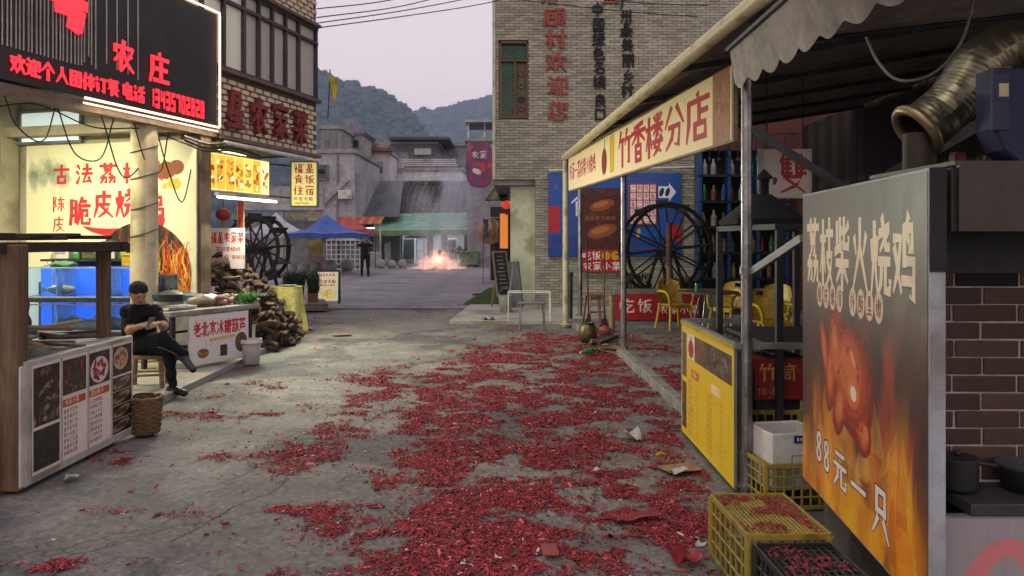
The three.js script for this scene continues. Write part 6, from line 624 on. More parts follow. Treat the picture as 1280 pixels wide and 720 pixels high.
  const rl = thing('utensil_rail', 'rail of hanging steel utensils above the bottle shelf', 'rail', P(905, 180, 10.5)); obj('bar', rod(v3(-0.25, 0.1, 0), v3(1.0, 0.14, 0), 0.012), M.steel, rl); for (let i = 0; i < 9; i++) obj('utensil', [rod(v3(-0.2 + i * 0.13, 0.1, 0), v3(-0.2 + i * 0.13, -0.16, 0), 0.01), sph(0.03, -0.2 + i * 0.13, -0.2, 0, 0.9, 1.3, 0.4, 8, 6)], M.steel, rl);
}

// ---------------------------------------------------------------- far square: houses, shops, tents
const wallM = (c, o = {}) => mat(c, 0.9, { map: 'mottle', rp: 0.16, bs: 0.004, ...o });
function tiledRoof(parent, name, x0, x1, yE, zE, yR, zR, pitch, m, tile = 0.4) { // barrel tiles running up the slope, local z negative away
  const list = [], n = Math.round((x1 - x0) / pitch), rows = Math.ceil(Math.hypot(yR - yE, zR - zE) / tile); list.push(bar(v3((x0 + x1) / 2, yE - 0.05, zE), v3((x0 + x1) / 2, yR - 0.05, zR), x1 - x0, 0.06)); for (let i = 0; i <= n; i++) for (let r = 0; r < rows; r++) { const t0 = r / rows, t1 = (r + 1) / rows + 0.01; list.push(rod(v3(x0 + i * pitch + R(-0.01, 0.01), lerp(yE, yR, t0) + 0.035, lerp(zE, zR, t0)), v3(x0 + i * pitch, lerp(yE, yR, t1) - 0.005, lerp(zE, zR, t1)), pitch * 0.30, pitch * 0.24, 6)); } const o = obj(name, list, m, parent); o.userData.kind = 'stuff'; return o;
}
{ // tiled shop with the green awning
  const s = thing('tiled_shop', 'single storey shop with a dark barrel tiled roof and open lit front', 'building', [0, 0, 52]); const x0 = gx(476, 52), x1 = gx(612, 52);
  tiledRoof(s, 'roof_tiles', x0, x1, gy(270, 51.5), 0.5, gy(230, 57), -5, 0.42, mat([0.10, 0.088, 0.082], 0.9)); obj('ridge', rbox(x1 - x0 + 0.2, 0.25, 0.3, (x0 + x1) / 2, gy(229, 57) + 0.05, -5, 0.05), mat([0.09, 0.085, 0.08], 0.9), s);
  const wl = obj('wall', [box(x1 - x0, 3.2, 0.2, (x0 + x1) / 2, 1.6, -4.2), box(0.25, 3.2, 4.3, x0 + 0.1, 1.6, -2.1), box(0.25, 3.2, 4.3, x1 - 0.1, 1.6, -2.1), box(x1 - x0, 0.15, 4.4, (x0 + x1) / 2, 3.18, -2.1)], wallM([0.5, 0.52, 0.56]), s);
  for (const px of [500, 538, 556, 584]) obj('pillar', box(0.4, 3.1, 0.4, gx(px, 52), 1.55, 0), wallM(px === 538 ? [0.2, 0.2, 0.3] : [0.4, 0.4, 0.42]), s);
  for (const [px, w] of [[516, 1.5], [569, 1.3], [550, 0.9]]) { const l = obj('ceiling_lamp', box(w, 0.06, 0.12, gx(px, 53), 2.95, -1.6), glow([0.9, 0.96, 1], 2.4), s); s.updateMatrixWorld(true); areaLight(s, w, 0.12, [0.92, 0.97, 1], 170, v3(gx(px, 53), 2.9, -1.6), v3(gx(px, 53), 0, -1.2)); }
  const g = thing('green_awning', 'long green cloth awning over the far shop front', 'awning', [0, 0, 0]); const A = P(458, 289, 48), B = P(602, 287, 48), C = P(610, 265, 51.4), Dd = P(480, 267, 51.4); const N = 40, pg = new THREE.PlaneGeometry(1, 1, N, 14), p = pg.attributes.position; for (let j = 0; j <= 14; j++) for (let i = 0; i <= N; i++) { const u = i / N, v = j / 14, a = A.clone().lerp(B, u), b = Dd.clone().lerp(C, u), q = b.lerp(a, v); q.y -= 0.16 * Math.sin(v * Math.PI) * (0.7 + 0.3 * Math.sin(u * 22)) + 0.04 * Math.sin(u * 30) * v; p.setXYZ(j * (N + 1) + i, q.x, q.y, q.z); } pg.computeVertexNormals(); obj('cloth', pg, mat([0.16, 0.56, 0.33], 0.7, { transmission: 0.35, thickness: 0, bump: 'crinkle', brp: 0.3, bs: 0.05 }), g); obj('front_bar', rod(A, B, 0.035), M.greyPaint, g); const vg = new THREE.PlaneGeometry(1, 1, 60, 2), vp = vg.attributes.position; for (let j = 0; j <= 2; j++) for (let i = 0; i <= 60; i++) { const q = A.clone().lerp(B, i / 60); vp.setXYZ(j * 61 + i, q.x, q.y - j * 0.14 - (j === 2 ? 0.05 * Math.abs(Math.sin(i * 0.8)) : 0), q.z + 0.02); } vg.computeVertexNormals(); obj('valance', vg, mat([0.16, 0.34, 0.10], 0.8), g); for (const q of [A, A.clone().lerp(B, 0.5), B]) obj('post', rod(v3(q.x, 0.02, q.z), v3(q.x, q.y, q.z), 0.03), M.greyPaint, g);
}
{ // goods in the far shop, each a thing
  const fr = (x, y, w, D, label, m) => { const f = thing('fridge', label, 'fridge', [gx(x, D), 0.02, D]); obj('body', rbox(w, 1.7, 0.6, 0, 0.87, 0, 0.03), M.white, f); obj('door', rbox(w * 0.88, 1.35, 0.03, 0, 0.98, 0.315, 0.01), m, f); obj('handle', rod(v3(w * 0.36, 0.7, 0.35), v3(w * 0.36, 1.3, 0.35), 0.015), M.steel, f); }; fr(509, 0, 1.1, 53, 'white fridge at the tiled shop behind the fountain of sparks', mat([0.3, 0.4, 0.5], 0.2)); fr(563, 0, 0.9, 53.4, 'white fridge beside the far shop pillar', mat([0.35, 0.45, 0.5], 0.2));
  const um = thing('red_parasol', 'small red parasol inside the far shop', 'parasol', [gx(521, 51.4), 0.02, 51.4]); obj('canopy', at(new THREE.ConeGeometry(0.9, 0.5, 10, 1, true), 0, 2.0, 0), M.redCloth, um); obj('pole', rod(v3(0, 0, 0), v3(0, 2.2, 0), 0.025), M.steel, um);
  const cols = [[0.4, 0.04, 0.04, 'red'], [0.04, 0.12, 0.4, 'blue'], [0.5, 0.4, 0.05, 'yellow'], [0.05, 0.3, 0.12, 'green'], [0.6, 0.6, 0.58, 'white'], [0.4, 0.14, 0.05, 'orange']]; const wh = ['by the far fridge', 'under the green awning', 'beside the far pillar']; const st = thing('display_stand', 'low goods stand under the green awning', 'stand', [gx(575, 50.3), 0.02, 50.3]); obj('top', box(3.2, 0.06, 0.8, 0, 0.7, 0), M.greyPaint, st); for (const x of [-1.5, 1.5]) obj('leg', box(0.08, 0.68, 0.7, x, 0.34, 0), M.greyPaint, st); let n = 0; for (let i = 0; i < 11; i++) { const c = cols[i % 6], b = thing('goods_box', `${c[3]} box of goods on the low stand under the green awning`, 'box', [gx(575, 50.3) - 1.4 + i * 0.28, 0.755, 50.3 + R(-0.2, 0.2)], R(-0.3, 0.3), 'boxes on the low stand'); const h = R(0.18, 0.5); obj('carton', rbox(0.24, h, 0.24, 0, h / 2, 0, 0.01), mat(c.slice(0, 3), 0.6), b); obj('flap', box(0.2, 0.02, 0.1, 0, h + 0.008, 0.02, 0.2), mat(c.slice(0, 3), 0.6), b); }
  for (const [px, D, lab, c] of [[586, 46, 'green patterned chest on the road by the far shop', [0.14, 0.22, 0.12]], [603, 46.5, 'grey chest cart beside the green patterned chest', [0.3, 0.3, 0.3]]]) { const k = thing('vendor_chest', lab, 'chest', [gx(px, D), 0.02, D]); obj('body', rbox(1.15, 0.75, 0.7, 0, 0.5, 0, 0.03), mat(c, 0.7, { map: 'dirt', rp: 1 }), k); obj('lid', rbox(1.2, 0.1, 0.75, 0, 0.92, 0, 0.03), mat(c.map((v) => v * 1.4), 0.6), k); for (const x of [-0.45, 0.45]) obj('wheel', cyl(0.12, 0.12, 0.06, x, 0.12, 0.28, 14, Math.PI / 2), M.black, k); }
  const bn = thing('cloth_banner', 'pale cloth banners hanging beside the far shop', 'banner', [gx(478, 49), 0.02, 49]); obj('cloth', [crumple(new THREE.BoxGeometry(0.5, 1.9, 0.03, 4, 10, 1).translate(-0.35, 1.15, 0), 0.15, 3), crumple(new THREE.BoxGeometry(0.4, 1.3, 0.03, 4, 8, 1).translate(0.35, 0.85, 0.1), 0.15, 3)], mat([0.42, 0.42, 0.40], 0.85), bn).userData.kind = 'stuff'; for (const x of [-0.62, 0.1]) obj('pole', rod(v3(x, 0, 0), v3(x, 2.3, 0), 0.03), M.darkWood, bn);
}
const house = (name, label, px0, px1, yTop, D, depth, m, extra) => { const h = thing(name, label, 'building', [gx((px0 + px1) / 2, D), 0, D]); const w = (px1 - px0) * D / F, t = gy(yTop, D); obj('wall', box(w, t, depth, 0, t / 2, -depth / 2), m, h); obj('parapet', box(w + 0.3, 0.25, depth + 0.3, 0, t + 0.1, -depth / 2), wallM([0.34, 0.32, 0.31]), h); extra?.(h, w, t); return h; };
const win = (h, x, y, w, hh, c = [0.03, 0.035, 0.045]) => { const f = obj('window', [box(w, 0.07, 0.1, x, y + hh / 2, 0.03), box(w, 0.07, 0.12, x, y - hh / 2, 0.03), box(0.07, hh, 0.1, x - w / 2, y, 0.03), box(0.07, hh, 0.1, x + w / 2, y, 0.03)], M.greyPaint, h); obj('pane', box(w, hh, 0.03, x, y, 0.005), mat(c, 0.15, { bs: 0 }), f); };
house('concrete_house', 'plain grey concrete house beyond the restaurant corner', 385, 443, 191, 47, 9, wallM([0.52, 0.52, 0.54]), (h, w, t) => { obj('roof_verge', bar(v3(-0.9, gy(262, 47), 0.1), v3(1.0, gy(224, 47), 0.1), 0.12, 0.28), wallM([0.5, 0.48, 0.44]), h); obj('drain_pipe', [rod(v3(0.4, 2.6, 0.08), v3(0.4, t, 0.08), 0.05)], M.greyPaint, h); win(h, -0.6, t - 1.2, 0.8, 0.9); obj('air_conditioner', [rbox(0.8, 0.55, 0.3, 0.9, t - 2.6, 0.2, 0.03)], M.white, h); obj('vent_pipe', rod(v3(-0.1, t, -0.5), v3(-0.1, t + 0.9, -0.5), 0.06), M.greyPaint, h); });
house('rooftop_hut', 'small grey rooftop hut above the concrete house', 401, 426, 161, 52, 4, wallM([0.34, 0.33, 0.33]), (h, w, t) => { for (const x of [-0.3, 0.25]) obj('shutter', box(0.35, 1.3, 0.05, x, t - 0.95, 0.03), mat([0.24, 0.23, 0.22], 0.7), h); });
house('rooftop_hut', 'pale gabled rooftop hut behind the grey hut', 427, 453, 168, 56, 4, wallM([0.42, 0.39, 0.37]), (h, w, t) => { obj('gable_roof', prism([[-w / 2 - 0.2, t], [w / 2 + 0.3, t + 0.1], [0, t + 0.75]], 4.4).translate(0, 0, -4.2), wallM([0.22, 0.22, 0.25]), h); obj('water_tank', cyl(0.5, 0.5, 0.9, -0.3, t + 0.8, -1.5, 18), wallM([0.35, 0.36, 0.4]), h); win(h, 0.2, t - 0.7, 0.6, 0.6); });
house('village_house', 'white walled house with a brick red roof line', 428, 487, 192, 60, 8, wallM([0.72, 0.69, 0.69]), (h, w, t) => { obj('tile_edge', rbox(w + 0.5, 0.35, 0.6, 0, t + 0.3, 0.1, 0.08), wallM([0.28, 0.13, 0.10]), h); obj('railing', box(w * 0.9, 0.5, 0.05, 0, t + 0.7, -0.4), wallM([0.45, 0.36, 0.34]), h); win(h, -1, t - 1.1, 0.8, 0.8); win(h, 0.9, t - 1.1, 0.8, 0.8); });
house('white_house', 'low white house with a broad parapet above the tiled roof', 484, 578, 213, 64, 8, wallM([0.70, 0.68, 0.69]), (h, w, t) => { for (let i = 0; i < 4; i++) obj('parapet_band', box(w - 0.4 - i * 0.15, 0.12, 0.1, -0.2, t + 0.42 + i * 0.16, 0.0), wallM([0.6, 0.58, 0.57]), h); });
house('dark_house', 'dark grey village house with a flat slab roof', 489, 546, 180, 74, 9, wallM([0.17, 0.17, 0.175]), (h, w, t) => { obj('slab_roof', box(w + 1.4, 0.25, 10, 0.6, t + 0.45, -4), wallM([0.12, 0.11, 0.10]), h); win(h, -1, t - 1.3, 0.9, 0.9, [0.2, 0.2, 0.2]); win(h, 1.2, t - 1.3, 0.9, 0.9); obj('balcony', box(1.6, 0.6, 0.6, 0.9, t - 0.8, 0.3), wallM([0.5, 0.5, 0.52]), h); });
house('village_house', 'grey block house with terracotta trim beside the dark house', 470, 500, 182, 82, 8, wallM([0.3, 0.22, 0.19]));
house('village_house', 'bluish grey house behind the oval sign', 543, 590, 182, 80, 8, wallM([0.24, 0.25, 0.28]), (h, w, t) => { win(h, 0, t - 1.4, 1, 1); });
{ const h = house('roof_terrace_house', 'house with an open roof terrace next to the brick building', 584, 640, 176, 46, 6, wallM([0.3, 0.28, 0.29])); h.updateMatrixWorld(true); const t = gy(176, 46); for (const x of [-1.3, -0.3, 0.8]) obj('terrace_post', box(0.1, 1.1, 0.1, x, t + 0.6, -0.3), M.white, h); obj('terrace_roof', box(2.9, 0.14, 3.4, 0, t + 1.18, -1.5), wallM([0.5, 0.5, 0.52]), h); }
{ // dark pitched metal roof hall
  const s = thing('roofed_hall', 'hall with a broad dark grey pitched roof left of the tiled shop', 'building', [0, 0, 50]); const x0 = gx(402, 50), x1 = gx(497, 50); obj('wall', [box(x1 - x0, 3.0, 0.2, (x0 + x1) / 2, 1.5, -1.2)], wallM([0.34, 0.33, 0.34]), s); const r = new THREE.BufferGeometry(); const a = P(408, 272, 49.5), b = P(499, 271, 49.5), c = P(504, 226, 56), d = P(440, 226, 56); r.setAttribute('position', new THREE.BufferAttribute(new Float32Array([a, b, c, a, c, d].flatMap((q) => [q.x, q.y, q.z + 50])), 3)); r.computeVertexNormals(); obj('roof', [r, r.clone().translate(0, -0.1, 0)], mat([0.15, 0.15, 0.16], 0.8, { map: 'streak', rp: 0.3 }), s); obj('roller_shutter', Array.from({ length: 22 }, (_, i) => box(2.6, 0.11, 0.03, x0 + 1.8, 0.1 + i * 0.115, -1.07 + (i % 2) * 0.008)), mat([0.32, 0.33, 0.34], 0.6), s).userData.kind = 'stuff';
  const lo = thing('shop_lintel', 'pale concrete canopy slab above the tents', 'canopy', [gx(352, 44), 0, 44]); obj('slab', box(4.9, 1.35, 0.5, 0, gy(248, 44), 0), wallM([0.46, 0.44, 0.43]), lo); obj('wall', box(4.9, 2.8, 0.2, 0, 1.4, -1.2), wallM([0.36, 0.33, 0.31]), lo); for (const x of [-2.2, 0, 2.2]) obj('pillar', box(0.25, 3.4, 0.25, x, 1.7, 0), wallM([0.4, 0.38, 0.36]), lo); obj('bunting', Array.from({ length: 9 }, (_, i) => prism([[0, 0], [0.24, 0], [0.12, -0.34]], 0.01).translate(0.4 + i * 0.2, gy(266, 44) - 0.1 * Math.sin(i * 0.4), 0.3)), mat([0.42, 0.28, 0.05], 0.8), lo).userData.kind = 'stuff';
}
function tent(label, px, D, w, yE, yP, m, sides = 4) { const t = thing('canopy_tent', label, 'tent', [gx(px, D), 0.02, D], 0.3); const N = 10, list = []; for (let s = 0; s < 4; s++) { const g = new THREE.PlaneGeometry(1, 1, N, N), p = g.attributes.position; for (let j = 0; j <= N; j++) for (let i = 0; i <= N; i++) { const v = j / N, u = (i / N - 0.5) * v, y = lerp(yP, yE, v) - 0.22 * Math.sin(v * Math.PI) - 0.04 * v * Math.cos(u * 6.28 * 2), a = s * Math.PI / 2, X = u * w, Z = v * w / 2; p.setXYZ(j * (N + 1) + i, X * Math.cos(a) + Z * Math.sin(a), y, -X * Math.sin(a) + Z * Math.cos(a)); } g.computeVertexNormals(); list.push(g); } obj('canopy', list, m, t); obj('valance', [0, 1, 2, 3].map((s) => { const a = s * Math.PI / 2; return box(w, 0.2, 0.02, w / 2 * Math.sin(a), yE - 0.1, w / 2 * Math.cos(a), 0, a); }), m, t); for (const [sx, sz] of [[1, 1], [1, -1], [-1, 1], [-1, -1]]) obj('leg', box(0.045, yE, 0.045, sx * w * 0.485, yE / 2, sz * w * 0.485), M.darkSteel, t); return t; }
tent('blue pop up canopy tent on the far square', 408, 36, 3.7, 1.92, 2.85, mat([0.035, 0.10, 0.42], 0.6)); tent('white pop up canopy tent beside the blue tent', 345, 40, 3.6, 1.95, 3.1, mat([0.5, 0.48, 0.55], 0.6)); tent('red pop up canopy tent behind the blue tent', 436, 44, 2.8, 2.2, 3.05, mat([0.5, 0.06, 0.05], 0.6));
{ // striped orange stall roof and white lattice gate
  const s = thing('striped_stall', 'small stall with an orange striped roof behind the blue tent', 'stall', [gx(450, 46), 0.02, 46]); for (let i = 0; i < 10; i++) obj('roof_stripe', box(0.27, 0.04, 1.3, -1.25 + i * 0.275, gy(276, 46), 0, 0.35), i % 2 ? mat([0.55, 0.2, 0.04], 0.7) : mat([0.5, 0.06, 0.04], 0.7), s); for (const x of [-1.3, 1.3]) obj('post', box(0.07, 2.7, 0.07, x, 1.35, 0.4), M.white, s); obj('counter', box(2.5, 0.9, 0.6, 0, 0.45, 0), M.white, s); obj('lamp', box(1.4, 0.06, 0.1, 0.2, 2.35, 0.1), glow([0.9, 0.95, 1], 2), s); s.updateMatrixWorld(true); areaLight(s, 1.4, 0.1, [0.95, 0.97, 1], 120, v3(0.2, 2.3, 0.1), v3(0.2, 0, 0.6));
  const g = thing('lattice_gate', 'white metal lattice gate under the blue tent edge', 'gate', [gx(432, 40), 0.02, 40]); for (let i = 0; i <= 8; i++) obj('bar', box(0.045, 1.65, 0.03, -1.0 + i * 0.25, 0.85, 0), M.white, g); for (let j = 0; j <= 6; j++) obj('bar', box(2.05, 0.045, 0.03, 0, 0.12 + j * 0.25, 0.02), M.white, g); const tv = thing('shop_cabinet', 'dark shop cabinet with glass doors behind the lattice gate', 'cabinet', [gx(425, 43.5), 0.02, 43.5]); obj('body', rbox(2.6, 1.6, 0.5, 0, 0.8, 0, 0.02), M.darkSteel, tv); for (const x of [-0.65, 0.65]) obj('door', box(1.2, 1.4, 0.02, x, 0.8, 0.26), mat([0.2, 0.21, 0.26], 0.2), tv);
  const ys = thing('price_stand', 'yellow and red goods stand under the blue tent', 'stand', [gx(395, 38), 0.02, 38]); obj('upper_panel', box(0.7, 0.7, 0.1, 0, 1.25, 0), mat([0.5, 0.4, 0.06], 0.6), ys); obj('lower_panel', box(0.9, 0.8, 0.3, 0, 0.42, 0), mat([0.45, 0.26, 0.22], 0.6), ys);
}
{ // stone balls along the square
  const g = done([crumple(sph(0.29, 0, 0.30, 0, 1, 0.95, 1, 18, 14), 0.03, 6)]), base = done(cyl(0.2, 0.26, 0.08, 0, 0.04, 0, 14)); let first; [[476, 42, 1], [490, 42.5, 0.9], [503, 43, 0.95], [434, 38.5, 1.2], [396, 37, 1], [412, 36.6, 1.2], [433, 44, 0.9], [362, 35, 1.1], [380, 36, 1.0]].forEach(([px, D, k], i) => { let t; if (!first) { t = first = thing('stone_ball', 'round grey stone ball bollard edging the far square', 'bollard', [gx(px, D), 0.016, D], 0, 'stone ball bollards'); obj('ball', g, M.stone, t); obj('base', base, M.concrete, t); } else t = dup(first, [gx(px, D), 0.016, D], i); t.scale.setScalar(k); });
}
{ // oval hanging sign
  const s = thing('oval_sign', 'tall oval red and purple sign hung above the road', 'sign', P(599, 205, 40)); const w = 32 * 40 / F, h = 57 * 40 / F, sh = []; for (let i = 0; i < 40; i++) { const a = i / 40 * 6.2832, e = 0.62; sh.push([w / 2 * Math.sign(Math.cos(a)) * Math.pow(Math.abs(Math.cos(a)), e), h / 2 * Math.sign(Math.sin(a)) * Math.pow(Math.abs(Math.sin(a)), e)]); } obj('case', prism(sh, 0.2, 0.03).translate(0, 0, -0.24), mat([0.10, 0.05, 0.10], 0.5), s);
  const f = new THREE.ShapeGeometry(new THREE.Shape(sh.map(([a, b]) => new THREE.Vector2(a, b)))); const uv = f.attributes.uv; for (let i = 0; i < uv.count; i++) uv.setXY(i, f.attributes.position.getX(i) / w + 0.5, f.attributes.position.getY(i) / h + 0.5); obj('face', f.translate(0, 0, 0.0), printMat(256, 448, (c, W, H) => { c.fillStyle = '#5a3350'; c.fillRect(0, 0, W, H); for (let i = 0; i < 70; i++) { c.fillStyle = pick(['#a02c3c', '#7a2848', '#c04a50', '#3c2a4c', '#8a3a5a', '#5c4468']); c.globalAlpha = 0.6; c.beginPath(); c.ellipse(W * rnd(), H * rnd(), R(8, 50), R(10, 40), rnd() * 3, 0, 7); c.fill(); } c.globalAlpha = 1; c.fillStyle = '#c8b4bc'; write(c, '农家', W * 0.2, H * 0.22, W * 0.28, { w: 15 }); c.beginPath(); c.ellipse(W * 0.4, H * 0.66, 46, 26, 0.4, 0, 7); c.fill(); c.fillStyle = '#b02434'; c.fillRect(W * 0.5, H * 0.46, 60, 70); }, 0.5), s, true); obj('hanger', [rod(v3(0.4, h / 2 - 0.1, -0.1), v3(1.6, h / 2 + 0.1, -1), 0.03)], M.darkSteel, s);
}
{ // dark shop beneath the overhang, with awning, lantern and lit panel
  const s = thing('corner_shop', 'dark shop front beside the pale green pier', 'building', [0, 0, 28]); obj('side_wall', [box(0.2, 3.1, 9, gx(641, 28) + 0.1, 1.55, -4.5 + 2)], mat([0.05, 0.035, 0.03], 0.8), s); obj('front_wall', box(1.0, 3.0, 0.12, gx(628, 30), 1.5, -3), mat([0.035, 0.03, 0.03], 0.8), s);
  const lp = thing('lit_panel', 'glowing orange upright panel at the dark corner shop', 'sign', P(630, 312, 27)); obj('case', rbox(0.34, 1.32, 0.1, 0, 0.66, -0.06, 0.03), M.darkSteel, lp); obj('face', rbox(0.28, 1.24, 0.02, 0, 0.66, 0.0, 0.008), glow([1.0, 0.30, 0.05], 0.55, [0.4, 0.1, 0.02]), lp); lp.updateMatrixWorld(true); areaLight(lp, 0.26, 1.2, [1, 0.35, 0.08], 1.2, v3(0, 0.66, 0.03), v3(0, 0.6, 1));
  const l = thing('red_lantern', 'glowing red round lantern under the olive awning', 'lantern', P(633, 256, 25.5)); obj('globe', sph(0.17, 0, 0, 0, 1, 0.85, 1), glow([1, 0.08, 0.03], 0.5, [0.5, 0.03, 0.02]), l); obj('tassel', cyl(0.02, 0.04, 0.2, 0, -0.24, 0), M.redCloth, l); obj('cap', cyl(0.06, 0.06, 0.03, 0, 0.15, 0), mat([0.5, 0.3, 0.05], 0.5), l); obj('cord', rod(v3(0, 0.15, 0), v3(0, 0.7, 0), 0.006), M.wire, l);
  const a = thing('olive_awning', 'small olive cloth awning at the building corner', 'awning', [0, 0, 0]); const A = P(606, 250, 24.5), B = P(641, 250, 24.5), C = P(641, 228, 26), Dd = P(622, 229, 26), g = new THREE.PlaneGeometry(1, 1, 12, 6), p = g.attributes.position; for (let j = 0; j <= 6; j++) for (let i = 0; i <= 12; i++) { const q = A.clone().lerp(B, i / 12).lerp(Dd.clone().lerp(C, i / 12), 1 - j / 6); p.setXYZ(j * 13 + i, q.x, q.y - 0.05 * Math.sin(i), q.z); } g.computeVertexNormals(); obj('cloth', g, mat([0.16, 0.12, 0.04], 0.8), a); obj('front_bar', rod(A, B, 0.02), M.darkSteel, a);
  const um = thing('patterned_umbrella', 'small brown paper umbrella tilted by the shop corner', 'umbrella', P(612, 288, 30), 0.3); obj('canopy', at(new THREE.ConeGeometry(0.55, 0.22, 12, 1, true), 0, 0, 0, 1.2, 0, 0.3), mat([0.34, 0.18, 0.12], 0.7), um); obj('handle', rod(v3(0, 0, 0.1), v3(0.3, -1.3, 0), 0.018), M.wood, um);
  const ck = thing('hanging_clothes', 'dark and yellow clothes hanging by the corner shop', 'clothes', P(617, 308, 29)); obj('rail', rod(v3(-0.4, 1.1, 0), v3(0.4, 1.1, 0), 0.015), M.steel, ck); [[-0.3, [0.12, 0.12, 0.11]], [-0.02, [0.22, 0.19, 0.04]], [0.26, [0.10, 0.03, 0.04]]].forEach(([x, c]) => obj('garment', crumple(new THREE.BoxGeometry(0.16, 0.8, 0.1, 3, 8, 2).translate(x, 0.66, 0), 0.16, 6), mat(c, 0.9), ck)); for (const x of [-0.4, 0.4]) obj('leg', rod(v3(x, 0.02 - gy(308, 29), 0), v3(x, 1.1, 0), 0.013), M.darkSteel, ck);
}
{ // standing menu sign and planter on the left
  const s = thing('pavement_sign', 'folding pavement sign with a pale yellow poster', 'sign', [gx(410, 19.5), 0.016, 19.5], 0.12); const w = 0.56, h = 0.86; for (const [z, r] of [[0.1, -0.1], [-0.16, 0.14]]) obj('frame', [box(0.035, h, 0.03, -w / 2, h / 2, z, r), box(0.035, h, 0.03, w / 2, h / 2, z, r), box(w, 0.035, 0.03, 0, h - 0.02, z - 0.0 + (h / 2) * Math.sin(r), 0), box(w, 0.035, 0.03, 0, 0.1, z - (h / 2 - 0.1) * Math.sin(r), 0)], M.darkSteel, s); obj('poster', sheet(w - 0.03, h - 0.12, 0, h / 2 + 0.02, 0.115, -0.1), new THREE.MeshStandardMaterial({ roughness: 0.5, emissive: 0xffffff, emissiveIntensity: 0.16, ...(() => { const t = canvasTex(256, 384, (c, W, H) => { c.fillStyle = '#f3ecc4'; c.fillRect(0, 0, W, H); c.fillStyle = '#c2632c'; write(c, '福星农家菜', W * 0.12, H * 0.06, W * 0.135, { w: 16 }); write(c, '欢迎光临', W * 0.1, H * 0.27, W * 0.18, { w: 16, color: '#c43c34' }); write(c, '荔枝柴火烧鸡', W * 0.1, H * 0.42, W * 0.115, { w: 14 }); dish(c, W * 0.55, H * 0.76, W * 0.36, '#f5e28a', ['#e8c83a', '#f0d860', '#d9a82c', '#fff0b0'], 0.62); wear(c, W, H, 40, 0.1); }); return { map: t, emissiveMap: t }; })() }), s, true);  // poster print has a faint glow put into its material, not from a lamp
  const p = thing('planter', 'low reddish stone planter step with leafy plants', 'planter', [gx(378, 18.2), 0.016, 18.2], 0.3); obj('step', [box(1.1, 0.16, 1.5, 0, 0.08, 0)], mat([0.26, 0.19, 0.16], 0.85), p); obj('trough', [box(0.8, 0.22, 0.5, -0.05, 0.27, 0.1)], mat([0.2, 0.10, 0.06], 0.85), p); const lf = []; for (let i = 0; i < 2600; i++) { const g = prism([[0, 0], [0.02, 0.05], [0, 0.14], [-0.02, 0.05]], 0.002); g.rotateX(R(-1.3, 1.3)); g.rotateY(rnd() * 6.3); g.translate(R(-0.42, 0.36), 0.36 + 0.42 * Math.pow(rnd(), 1.3), R(-0.15, 0.35)); lf.push(g); } obj('leaves', lf, M.leaf, p).userData.kind = 'stuff'; for (let i = 0; i < 5; i++) obj('stem', rod(v3(-0.3 + i * 0.14, 0.35, 0.1), v3(-0.34 + i * 0.16, 0.7, 0.1), 0.01), M.darkWood, p);
  const f = thing('bottle', 'white bottle standing on the planter edge', 'bottle', [gx(384, 17.6), 0.18, 17.5]); obj('body', lathe([[0, 0], [0.04, 0], [0.04, 0.4], [0.015, 0.48], [0.015, 0.54], [0, 0.54]], 14), M.white, f); obj('cap', cyl(0.018, 0.018, 0.03, 0, 0.55, 0), M.redPlastic, f);
}
